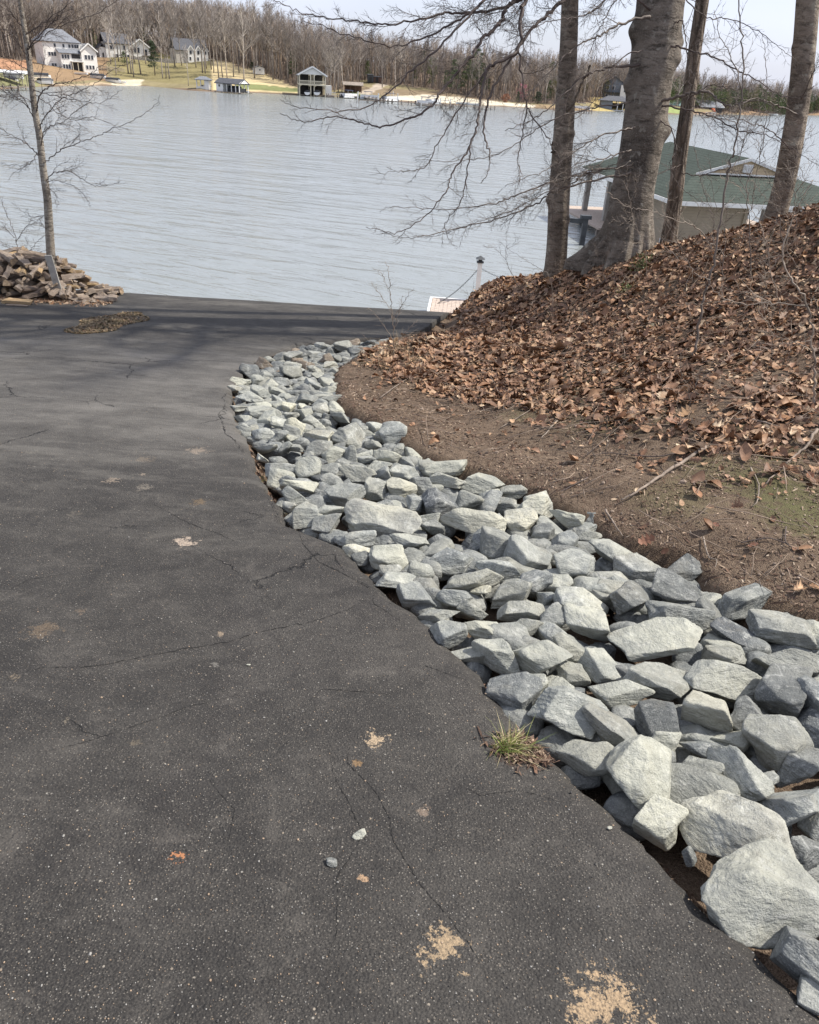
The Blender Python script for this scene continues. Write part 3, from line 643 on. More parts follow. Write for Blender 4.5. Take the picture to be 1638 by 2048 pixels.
dens = np.clip((d - bare(x, y) + .30 + nz * 2.3) / np.interp(y, [5, 7.5], [.95, .3]), 0, 1) ** 1.3 * np.clip(.95 + 1.1 * fbm(x, y, 1.9, 11), np.interp(y, [4.5, 6.5], [.22, .72]), 1); dens = np.where(d > 0.03, np.maximum(dens, .022 + .05 * (nz > .25)), 0)
dens *= np.interp(np.hypot(x, y), [2, 5, 9, 13], [.55, .8, 1, 1])
z = ground_z(x, y); ok = (r.uniform(0, 1, len(x)) < dens * .80) & in_view(x, y, z)
x, y, z, d = x[ok], y[ok], z[ok], d[ok]
N_ = len(x); print('leaves', N_)
nr = gnormal(x, y); size = r.lognormal(math.log(.043), .45, N_).clip(.016, .125)
lift = r.uniform(.0, .026, N_) + size * .08
o = scatter_leaves('leaf_litter', np.stack([x, y, z], 1) + nr * lift[:, None], nr, size, r, M['leaf'], .34); tag(o, 'brown curled dead leaves carpeting the bank above the rocks', 'leaf litter', kind='stuff')
# crumbs of bark and leaf on the bare soil
x = r.uniform(-1.2, 6, 200000); y = r.uniform(1.2, 9, 200000); d = x - xr(y); z = ground_z(x, y)
ok = (d > -.05) & (d < bare(x, y) + 1.0) & in_view(x, y, z) & (fbm(x, y, 2.2, 9) + r.normal(0, .6, len(x)) > -.2); x, y, z = x[ok][:70000], y[ok][:70000], z[ok][:70000]
# earth in the gap along the asphalt lip and the heap at the wood pile get crumbs as well
y2 = r.uniform(.5, 4.5, 6000); x2 = xl(y2) + r.uniform(-.01, .13, 6000); p2 = onslope(1050, 1497); 
x3 = p2[0] + r.normal(0, .045, 900); y3 = p2[1] + r.normal(0, .035, 900)
x = np.concatenate([x, x2, x3]); y = np.concatenate([y, y2, y3]); z = np.concatenate([z, ground_z(x2, y2), np.array([asph_z(a, b_) if a < xl(b_) - .02 else gz(a, b_) for a, b_ in zip(x3, y3)]) + .002])
def slivers(name, pts, nrm, ln, wd, cols, r, mat):
    m = len(pts); zz = nrm + r.normal(0, .35, (m, 3)); zz /= np.linalg.norm(zz, axis=1, keepdims=True); a = r.normal(size=(m, 3)); xx = np.cross(a, zz); xx /= np.linalg.norm(xx, axis=1, keepdims=True); yy = np.cross(zz, xx)
    T = np.array([(-1, -.5, 0), (0, -1, .3), (1, -.3, 0), (.6, .8, .2), (-.7, .9, .1)]); P = np.repeat(T[None], m, 0) + r.normal(0, .2, (m, 5, 3))
    W = P[:, :, :1] * xx[:, None] * ln[:, None, None] + P[:, :, 1:2] * yy[:, None] * wd[:, None, None] + P[:, :, 2:] * zz[:, None] * wd[:, None, None] + pts[:, None]
    F = np.array([[0, 1, 2], [0, 2, 3], [0, 3, 4]])
    F = (F[None] + (np.arange(m) * 5)[:, None, None]).reshape(-1, 3)
    return link(name, mesh_np(name, W.reshape(-1, 3), [F], mat, False, None, np.repeat(cols, 5, 0)))
m = len(x); nr = gnormal(x, y); pal2 = 1.25 * np.array([(.10, .06, .04), (.05, .03, .02), (.20, .14, .095), (.30, .22, .15), (.14, .08, .05), (.42, .34, .25)])
cols = pal2[r.choice(6, m, p=[.28, .25, .18, .11, .15, .03])]
o = slivers('soil_litter', np.stack([x, y, z + .003], 1), nr, r.lognormal(math.log(.0085), .6, m).clip(.002, .045), r.uniform(.0015, .005, m), cols, r, M['leaf']); tag(o, 'fine bark crumbs and leaf fragments on the bare soil', 'soil litter', kind='stuff')
# loose twigs and stalks woven through leaves and soil
m = 2600; x = r.uniform(-1, 8, m * 5); y = r.uniform(1.6, 12.5, m * 5); z = ground_z(x, y); ok = (x - xr(y) > .03) & in_view(x, y, z) & (r.uniform(0, 1, len(x)) < np.where(x - xr(y) < bare(x, y), .55, 1)); x, y, z = x[ok][:m], y[ok][:m], z[ok][:m]; nr = gnormal(x, y); tb = Tubes()
for i in range(len(x)):
    t = np.cross(nr[i], r.normal(size=3)); t /= np.linalg.norm(t); L_ = r.lognormal(math.log(.10), .6); w = r.normal(0, .15, 3); c = np.array([x[i], y[i], z[i] + .012 + r.uniform(0, .025)]) ; rd = r.uniform(.0012, .0032)
    tb.add([c - t * L_, c - t * L_ * .3 + w * L_ * .3 * .5 + nr[i] * L_ * .06, c + t * L_ * .4 - w * L_ * .15 + nr[i] * L_ * .05, c + (t + w * .5) * L_ + nr[i] * L_ * r.uniform(-.05, .25)], [rd, rd * .9, rd * .7, rd * .4], 3)
tag(tb.build('twig_litter', M['twig_litter'] if 'twig_litter' in M else M.setdefault('twig_litter', plain('twig_litter', (.27, .205, .155), .85, .6, 5))), 'small fallen twigs scattered through leaves and soil on the bank', 'twig litter', kind='stuff')
# gravel crumbs on the soil
m = 1500; x = r.uniform(-1, 5, m * 4); y = r.uniform(1.6, 8, m * 4); z = ground_z(x, y); d = x - xr(y); ok = (d > 0) & (d < bare(x, y) + .3) & in_view(x, y, z); x, y, z = x[ok][:m], y[ok][:m], z[ok][:m]; D, F = ICO[3]; D0, F0 = ico(1)
Vg = (D0[None] * r.lognormal(math.log(.0045), .5, (len(x), 1, 1)) * r.uniform(.5, 1.2, (len(x), 1, 3)) + np.stack([x, y, z + .003], 1)[:, None]).reshape(-1, 3); tag(link('soil_gravel', mesh_np('soil_gravel', Vg, [(F0[None] + (np.arange(len(x)) * len(D0))[:, None, None]).reshape(-1, 3)], M['twig_litter'], False)), 'clods and grit on the bare soil above the rocks', 'grit', kind='stuff')
# loose grains and chips of stone on the asphalt
m = 5200; px = r.uniform(0, 1638, m * 2); py = r.uniform(640, 2048, m * 2); P_ = np.array([onslope(a, c) for a, c in zip(px, py)]); ok = P_[:, 0] < xl(P_[:, 1]) - .02; P_ = P_[ok][:m]; sz = r.lognormal(math.log(.00115), .42, len(P_)).clip(.0005, .0045)
for k_s, (m1, c_s) in enumerate([('grit_grey', (.26, .25, .23)), ('grit_tan', (.30, .22, .15)), ('grit_dark', (.05, .047, .044))]):
    Q_ = P_[k_s::3]; Vg = (D0[None] * sz[k_s::3][:, None, None] * r.uniform(.6, 1.3, (len(Q_), 1, 3)) + np.array([[a, c, asph_z(a, c) + .0008] for a, c in Q_[:, :2]])[:, None]).reshape(-1, 3)
    tag(link('asphalt_grit', mesh_np('asphalt_grit', Vg, [(F0[None] + (np.arange(len(Q_)) * len(D0))[:, None, None]).reshape(-1, 3)], plain(m1, c_s), False)), ['loose grey', 'loose tan', 'loose dark'][k_s] + ' grit scattered over the worn asphalt', 'grit', kind='stuff')
# cracks: fine dark ribbons wandering over the sheet
def crack(px, w, seed, Vs, Fs):
    rr = np.random.default_rng(seed); P = np.array([onslope(*a)[:2] for a in px]); t = np.linspace(0, len(P) - 1, len(P) * 16); Q = np.stack([np.interp(t, range(len(P)), P[:, 0]), np.interp(t, range(len(P)), P[:, 1])], 1)
    sc = np.linalg.norm(P[-1] - P[0]) / len(Q); Q += np.cumsum(rr.normal(0, 1, Q.shape), 0) * sc * .18 + rr.normal(0, sc * .16, Q.shape); d = np.gradient(Q, axis=0); d /= np.linalg.norm(d, axis=1, keepdims=True) + 1e-9; n_ = np.stack([-d[:, 1], d[:, 0]], 1); ww = w * (.25 + np.abs(rr.normal(0, .6, len(Q)))) * np.sin(np.linspace(.15, 2.9, len(Q))); ww *= rr.uniform(0, 1, len(Q)) > .12
    A_, B_ = Q + n_ * ww[:, None], Q - n_ * ww[:, None]; b0 = sum(len(v) for v in Vs); Vs.append(np.array([[a[0], a[1], asph_z(a[0], a[1]) + .0015] for pair in zip(A_, B_) for a in pair])); Fs.append(np.array([[b0 + 2*i, b0 + 2*i + 1, b0 + 2*i + 3, b0 + 2*i + 2] for i in range(len(Q) - 1)]))
Vs, Fs = [], []
for k_c, (pts, w) in enumerate([([(752, 1188), (690, 1222), (620, 1250), (540, 1262), (450, 1290), (330, 1312), (180, 1342), (60, 1352), (-40, 1375)], .0022), ([(594, 1046), (604, 1085), (632, 1122), (688, 1150), (752, 1182), (800, 1215)], .0024), ([(752, 1182), (745, 1205), (800, 1240)], .0018), ([(600, 1420), (640, 1380), (700, 1385), (780, 1390)], .0014),
    ([(690, 1440), (700, 1480), (690, 1530), (735, 1580), (770, 1640), (790, 1700), (840, 1780), (880, 1830), (930, 1900), (960, 1960)], .0013), ([(655, 1480), (668, 1560), (700, 1620), (712, 1680), (660, 1760), (655, 1860), (640, 1940)], .0012), ([(780, 1390), (850, 1330), (930, 1360), (985, 1420)], .0012), ([(500, 1385), (380, 1410), (240, 1460), (100, 1500)], .0012),
    ([(520, 985), (545, 1010), (560, 1050), (590, 1062)], .003), ([(300, 1005), (360, 1040), (420, 1060), (470, 1080)], .0022), ([(455, 800), (430, 830), (450, 870), (480, 905)], .004), ([(0, 1190), (60, 1160), (140, 1150)], .002), ([(900, 1560), (960, 1590), (1040, 1580), (1130, 1600)], .0010), ([(420, 1560), (470, 1620), (460, 1700)], .0010)]): crack(pts, w, 60 + k_c, Vs, Fs)
tag(link('asphalt_cracks', mesh_np('asphalt_cracks', np.concatenate(Vs), Fs, plain('crack_shadow', (.008, .0075, .007), 1.0, .1), False)), kind='structure')
# patch of debris on the far asphalt
p0 = onslope(215, 645); m = 3600; q = r.normal(0, 1, (m, 2)); q = q / np.maximum(1, np.linalg.norm(q, axis=1, keepdims=True) * .55)
x = p0[0] + q[:, 0] * .15 * (1 + .25 * np.sin(5 * np.arctan2(q[:, 1], q[:, 0]))) + .02; y = p0[1] + q[:, 1] * .40 + .06 * q[:, 0]; z = np.array([asph_z(a, b_) for a, b_ in zip(x, y)]) + .006 + .02 * np.exp(-(q ** 2).sum(1))
cols = np.array([(.20, .14, .075), (.13, .10, .055), (.34, .25, .14), (.11, .095, .045), (.24, .15, .09), (.45, .36, .22)])[r.choice(6, m, p=[.28, .25, .12, .2, .12, .03])]
o = slivers('debris_patch', np.stack([x, y, z], 1), np.repeat([[0, 0, 1.0]], m, 0), r.uniform(.006, .03, m), r.uniform(.003, .01, m), cols, r, M['leaf']); tag(o, 'patch of dry leaf and wood crumbs on the asphalt near the wood pile', 'debris', kind='stuff')

# ---- single large leaves one can point at
def single_leaf(px, py, s, c, label, seed, kind=None, surf=None):
    rr = np.random.default_rng(seed); q = ground_hit(px, py); x, y = q[0], q[1]
    T, F = LT[kind if kind is not None else int(rr.integers(0, 4))]; P = T.copy(); P[:, 2] = 1.2 * P[:, 0] ** 2 + .5 * P[:, 1] ** 2 + rr.normal(0, .02, len(T))
    me = mesh_np('fallen_leaf', P * s, [F], M['leaf'], True, None, np.repeat([c], len(T), 0)); o = link('fallen_leaf', me)
    n = gnormal(np.array([x]), np.array([y]))[0]; o.location = (float(x), float(y), gz(x, y) + .014 + s * .03)
    o.rotation_euler = (Vector(n) + Vector(rr.normal(0, .22, 3))).to_track_quat('Z', 'Y').to_euler(); o.rotation_euler.rotate_axis('Z', rr.uniform(0, 6)); tag(o, label, 'leaf')
single_leaf(1290, 1092, .085, (.26, .12, .07), 'lobed red brown oak leaf lying on bare soil above the rocks', 3, 2)
single_leaf(1328, 1110, .045, (.30, .15, .09), 'small curled leaf right of the lobed oak leaf on bare soil', 4, 0)
single_leaf(1430, 1058, .04, (.30, .14, .09), 'small oval reddish leaf alone on the bare soil', 5, 0)
single_leaf(1505, 1098, .05, (.27, .13, .08), 'dull reddish oval leaf on bare soil near the right edge', 6, 1)
single_leaf(1618, 958, .05, (.42, .19, .10), 'orange brown leaf on the mossy patch by the right edge', 7, 1)
single_leaf(1138, 690, .16, (.50, .37, .25), 'large pale tan leaf standing out on the leafy bank', 8, 3)
single_leaf(1290, 890, .05, (.50, .36, .22), 'small pale tan leaf in the bare patch of the bank', 9, 0)
single_leaf(1300, 657, .10, (.45, .40, .24), 'broad yellowish leaf in the middle of the bank', 10, 1)
single_leaf(1375, 830, .13, (.45, .28, .15), 'big tan oak leaf in the clump below the sapling', 11, 2)
single_leaf(1410, 860, .12, (.33, .17, .09), 'big russet leaf in the clump below the sapling', 12, 3)
single_leaf(1345, 850, .11, (.24, .11, .06), 'dark rust leaf at the left of the leaf clump', 13, 3)
single_leaf(1560, 845, .12, (.45, .24, .12), 'long orange brown leaf beside the white barked sapling', 14, 0)
single_leaf(1615, 830, .15, (.30, .15, .08), 'wide dark russet leaf at the right edge', 15, 3)
single_leaf(1540, 700, .17, (.40, .26, .16), 'long curled tan leaf high on the bank near the right edge', 16, 0)

# ---- grass tufts
def tuft(px, py, n, h, lean, label, seed, spread=.03):
    rr = np.random.default_rng(seed); q = onslope(px, py); base = np.array([q[0], q[1], asph_z(q[0], q[1]) if q[0] < xl(q[1]) else gz(q[0], q[1])])
    Vs = []; Fs = []; Cs = []; nn = 0
    for i in range(n):
        b0 = base + np.array([rr.normal(0, spread), rr.normal(0, spread * .6), -.002]); a = rr.normal(0, .75); L_ = h * rr.uniform(.45, 1.15)
        d = np.array([math.sin(a) * .9 + lean[0], rr.normal(0, .45) + lean[1], 1.0]); d /= np.linalg.norm(d); w = rr.uniform(.0010, .0020); side = np.cross(d, [rr.normal(), rr.normal(), 0]); side /= np.linalg.norm(side)
        P = []
        for k in range(6):
            t = k / 5; c = b0 + d * L_ * t + np.array([d[0], d[1], -.45]) * L_ * t * t * rr.uniform(.5, .9); ww = w * (1 - t * .92); P += [c - side * ww, c + side * ww]
        Vs += P; Fs += [(nn + 2*k, nn + 2*k + 1, nn + 2*k + 3, nn + 2*k + 2) for k in range(5)]; nn += 12
        c = np.array([(.16, .21, .05), (.24, .27, .07), (.50, .43, .22), (.60, .52, .30), (.11, .15, .04)])[rr.choice(5, p=[.3, .22, .22, .12, .14])]; Cs += [c * .8] * 4 + [c] * 8
    o = link('grass_tuft', mesh_np('grass_tuft', Vs, [np.array(Fs)], M['grass'], True, None, np.array(Cs))); tag(o, label, 'grass tuft')
b = NB('grass_blade'); a_ = b.N('ShaderNodeAttribute'); a_.attribute_name = 'tint'; M['grass'] = b.fin(a_.outputs[0], .55, spec=.3)
tuft(1012, 1497, 170, .095, (.45, -.05), 'green and straw coloured grass tuft at the asphalt edge by the rocks', 1, .022)
tuft(1062, 1440, 26, .06, (0, 0), 'few dark green blades under the broad grey boulder', 2, .02)
tuft(518, 942, 16, .07, (0, 0), 'thin grass blades at the upper asphalt edge by the rocks', 3, .02)
tuft(566, 1000, 14, .06, (0, 0), 'thin grass blades near the notch in the asphalt', 4, .02)
for k, (px, py) in enumerate([(775, 715), (800, 705), (760, 738), (820, 730)]):
    q = ground_hit(px, py); rr = np.random.default_rng(k + 90); tb = Tubes()
    for i in range(36):
        a, el = rr.uniform(0, 6.28), rr.uniform(.5, 1.45); L_ = rr.uniform(.08, .26); d = np.array([math.cos(a) * math.cos(el), math.sin(a) * math.cos(el), math.sin(el)]); s = q + np.array([rr.normal(0, .05), rr.normal(0, .05), -.01])
        tb.add([s, s + d * L_ * .5, s + d * L_ + np.array([0, 0, -.03])], [.0016, .0013, .0006], 3)
    tag(tb.build('dry_grass_clump', M['straw'] if 'straw' in M else M.setdefault('straw', plain('straw', (.36, .27, .17), .8, .4, 20))), ['straw coloured dry clump in front of the many stemmed shrub', 'dry straw clump at the foot of the many stemmed shrub', 'low dry clump touching the far rocks', 'dry clump right of the many stemmed shrub'][k], 'dry grass')
# ---- green sprigs
def sprig(px, py, n, h, label, seed, col):
    rr = np.random.default_rng(seed); q = ground_hit(px, py); Vs = []; Fs = []; nn = 0
    key = 'sprig'
    if key not in M: M[key] = plain('sprig_green', col, .6, .4, 30)
    for i in range(n):
        a = rr.uniform(0, 6.28); c = q + np.array([rr.normal(0, .05), rr.normal(0, .05), rr.uniform(0, h)]); d = rr.normal(size=3); d[2] = abs(d[2]) * .6; d /= np.linalg.norm(d); s = np.cross(d, rr.normal(size=3)); s /= np.linalg.norm(s); L_ = rr.uniform(.015, .035)
        Vs += [c, c + d * L_ * .5 + s * .005, c + d * L_, c + d * L_ * .5 - s * .005]; Fs.append((nn, nn+1, nn+2, nn+3)); nn += 4
    Vs = np.array(Vs); st = Tubes()
    root = empty('green_sprig', q, 0, label, 'seedling')
    link('foliage', mesh_np('foliage', Vs - q, [np.array(Fs)], M[key], False), root)
    st.add([[0, 0, -.02], [.01, 0, h * .5], [.0, .01, h]], [.003, .002, .001], 4); st.build('stem', M['twig'], root)
sprig(1280, 545, 260, .20, 'small green evergreen seedling on the bank below the big trunk', 1, (.10, .14, .03))
sprig(1250, 590, 120, .12, 'low mossy green seedling left of the taller evergreen seedling', 2, (.1, .14, .03))
# ------------------------------------------------------------------ near trees
def catmull(P, k=6):
    P = np.asarray(P, float); Q = np.concatenate([[2 * P[0] - P[1]], P, [2 * P[-1] - P[-2]]]); out = []
    for i in range(1, len(Q) - 2):
        for t in np.linspace(0, 1, k, endpoint=False):
            a, b, c, d = Q[i-1], Q[i], Q[i+1], Q[i+2]; out.append(.5 * ((2*b) + (c-a)*t + (2*a-5*b+4*c-d)*t*t + (3*b-3*c+d-a)*t**3))
    out.append(P[-1]); return np.array(out)
def unit(v): return v / (np.linalg.norm(v) + 1e-9)
def grow(tb, p, d, L_, r0, lvl, rr, droop=0.0, seg=.07, spread=.75, dens=1.0, wander=.16, flat=None):
    """a twig that wanders, and its own side twigs"""
    n = max(3, int(L_ / seg) + 1); P = [p]; side = rr.choice([-1, 1])
    for i in range(n):
        d = unit(d + rr.normal(0, wander, 3) + np.array([0, 0, -droop * .12]) + (np.array([0, 0, .10]) if i > n * .6 else 0)); P.append(P[-1] + d * L_ / n)
    P = np.array(P); R = r0 * (1 - np.linspace(0, 1, len(P)) * .82)
    tb.add(P, R, 5 if r0 > .006 else (4 if r0 > .003 else 3))
    if lvl <= 0: return
    side_twigs(tb, P, R, L_ * .62, lvl - 1, rr, droop, seg, spread, dens, wander, .12)
def side_twigs(tb, P, R, Lmax, lvl, rr, droop, seg, spread, dens, wander, start=.1, gap=None):
    acc = np.concatenate([[0], np.cumsum(np.linalg.norm(np.diff(P, axis=0), axis=1))]); tot = acc[-1]; gap = gap or max(.034, min(.105, tot * .065)) / dens
    s = tot * start + rr.uniform(0, gap); sd = rr.choice([-1, 1]); nrm = unit(np.array([rr.normal(0, .5), rr.normal(0, .5), 1.0])) if rr.uniform() < .4 else unit(rr.normal(size=3))
    view = unit(P[len(P)//2] - CAM)
    nrm = unit(nrm * .8 + view * .7)
    while s < tot * .985:
        i = min(len(P) - 2, int(np.searchsorted(acc, s)) - 1); i = max(i, 0); t = (s - acc[i]) / max(1e-6, acc[i+1] - acc[i]); q = P[i] * (1 - t) + P[i+1] * t; dd = unit(P[i+1] - P[i])
        sv = unit(np.cross(dd, nrm)) * sd; a = rr.uniform(.45, 1.0) * spread; nd = unit(dd * math.cos(a) + sv * math.sin(a) + rr.normal(0, .16, 3))
        f = 1 - s / tot; L_ = Lmax * (.30 + .75 * f) * rr.uniform(.45, 1.15); rad = min(R[i] * .62, .0016 + L_ * .0048)
        if L_ > .03: grow(tb, q, nd, L_, max(rad, .0018), lvl, rr, droop, seg, spread, dens, wander)
        sd = -sd; s += gap * rr.uniform(.6, 1.5)
def limb(root, px, Y0, Y1, r0, r1, mat, seed, tw=.9, lvl=2, droop=.3, dens=1.0, start=None, base=None, gap=None, name='branch', tstart=.12):
    """a limb traced by its course; Y runs from Y0 to Y1 (metres ahead)"""
    r0 = r0 * .78; rr = np.random.default_rng(seed); px = np.array(px, float); n = len(px); ac = np.concatenate([[0], np.cumsum(np.hypot(*np.diff(px, axis=0).T))]); ac /= ac[-1]
    pts = [atd(px[i, 0], px[i, 1], Y0 + (Y1 - Y0) * ac[i]) for i in range(n)]
    if start is not None: pts = [np.array(a) for a in start] + pts
    P = catmull(pts, 7); P[1:-1] += rr.normal(0, .006, P[1:-1].shape) * (1 + 8 * r0)
    R = r0 + (r1 - r0) * np.linspace(0, 1, len(P)) ** .8
    tb = Tubes(); tb.add(P, R, 7)
    side_twigs(tb, P, R, tw * 1.15, lvl, rr, droop, .06, .85, dens, .15, tstart, gap)
    o = tb.build(name, mat, root); o.location = -Vector(root.location); return o
def trunk_mesh(name, root, ax, rad, mat, seed, flares=(), lumps=.03, nseg=28, n=32, knots=()):
    """ax: axis points (world), rad: radii; flares: (angle, reach, height, width)"""
    rr = np.random.default_rng(seed); A = catmull(ax, nseg // 2); Rr = np.interp(np.linspace(0, 1, len(A)), np.linspace(0, 1, len(rad)), rad)
    hs = np.concatenate([[0], np.cumsum(np.linalg.norm(np.diff(A, axis=0), axis=1))]); th = np.linspace(0, 2 * np.pi, n, endpoint=False)
    S, TH = np.meshgrid(hs, th, indexing='ij'); Rm = np.repeat(Rr[:, None], n, 1)
    P0 = np.stack([np.cos(TH), np.sin(TH), S], -1).reshape(-1, 3)
    Rm = Rm * (1 + lumps * sn(P0 * np.array([1, 1, 1.2]), 1.3, seed).reshape(Rm.shape) + .35 * lumps * sn(P0 * np.array([1, 1, 1.6]), 4, seed + 5).reshape(Rm.shape))
    for a, reach, hh, w in flares:
        da = (TH - a + np.pi) % (2 * np.pi) - np.pi; Rm = Rm + reach * np.exp(-np.maximum(S - .12, 0) / hh) * np.exp(-(da / w) ** 2)
    for a, s0, dep_, w in knots:
        da = (TH - a + np.pi) % (2 * np.pi) - np.pi; Rm = Rm + dep_ * np.exp(-((S - s0) / w) ** 2 - (da * Rm / w) ** 2)
    d = np.gradient(A, axis=0); d /= np.linalg.norm(d, axis=1, keepdims=True)
    x = np.array([1.0, 0, 0]) - d * d[:, :1]; x /= np.linalg.norm(x, axis=1, keepdims=True); y = np.cross(d, x)
    V = A[:, None] + Rm[..., None] * (np.cos(TH)[..., None] * x[:, None] + np.sin(TH)[..., None] * y[:, None]); m = len(A)
    i = np.arange(m - 1)[:, None] * n; j = np.arange(n)[None]; k = (j + 1) % n; Q = np.stack([i + j, i + k, i + n + k, i + n + j], -1).reshape(-1, 4)
    o = link(name, mesh_np(name, V.reshape(-1, 3) - np.array(root.location), [Q], mat), root); return A, Rr
def pxtrunk(pts, Y, dY=0.0):
    """pts (px,py,width px) from the ground up -> axis and radii"""
    ax, ra = [], []
    for k, (px, py, w) in enumerate(pts):
        p = atd(px, py, Y + dY * k / (len(pts) - 1)); ax.append(p); ra.append(w * depth(p) / FOC / 2)
    return ax, ra
def crown(root, A, R, mat, seed, n=9, s0=.45, L_=3.0, lvl=3, bias=(0, 0, 0)):
    """the limbs above the frame"""
    rr = np.random.default_rng(seed); m = len(A)
    for k in range(n):
        i = int(m * (s0 + (1 - s0) * (k + .5) / n)) - 1; i = min(i, m - 2); a = rr.uniform(0, 6.28); d = unit(np.array([math.cos(a), math.sin(a), rr.uniform(.25, .9)]) + np.array(bias))
        tb = Tubes(); grow(tb, A[i], d, L_ * rr.uniform(.7, 1.3) * (1.25 - .5 * k / n), R[i] * .42, lvl, rr, .05, .22, .8, .55, .10); o = tb.build('branch', mat, root); o.location = -Vector(root.location)

# --- the big beech
ax, ra = pxtrunk([(1240, 545, 125), (1248, 505, 112), (1256, 470, 98), (1262, 420, 86), (1266, 380, 82), (1276, 330, 81), (1285, 280, 83), (1293, 220, 86), (1302, 150, 88), (1313, 80, 91), (1322, 0, 95), (1335, -120, 100), (1352, -300, 104)], 10.0)
for h in (2.0, 4.5, 7.5): ax.append(ax[12] + np.array([.12 * h, .05 * h, h])); ra.append(ra[12] * (1 - .09 * h))
beech = empty('beech_tree', (ax[1][0], ax[1][1], gz(ax[1][0], ax[1][1])), 0, 'massive grey beech trunk with flared roots, thickest tree on the bank', 'tree')
PI = math.pi
A, Rr = trunk_mesh('trunk', beech, ax, ra, M['beech'], 3, [(PI, .34, .22, .20), (-PI * .84, .24, .30, .12), (-PI * .70, .16, .20, .13), (-PI * .56, .20, .22, .13), (-PI * .42, .13, .16, .11), (-PI * .30, .19, .20, .13), (-PI * .15, .12, .15, .12), (0.05, .18, .20, .18), (PI / 2, .2, .2, .4)], .035, 40, 120,
                   [(PI * .98, 2.62, .06, .10), (PI * 1.0, 2.10, .05, .08), (-.15, 1.62, .07, .09), (-.3, 2.35, .05, .08), (-PI * .6, 1.25, .02, .1), (-PI * .55, 1.9, .02, .12), (-PI*.9, 1.7, .02, .08), (0, 2.5, .05, .07)])
tr = lambda px, py: [atd(px, py, 10.0)]
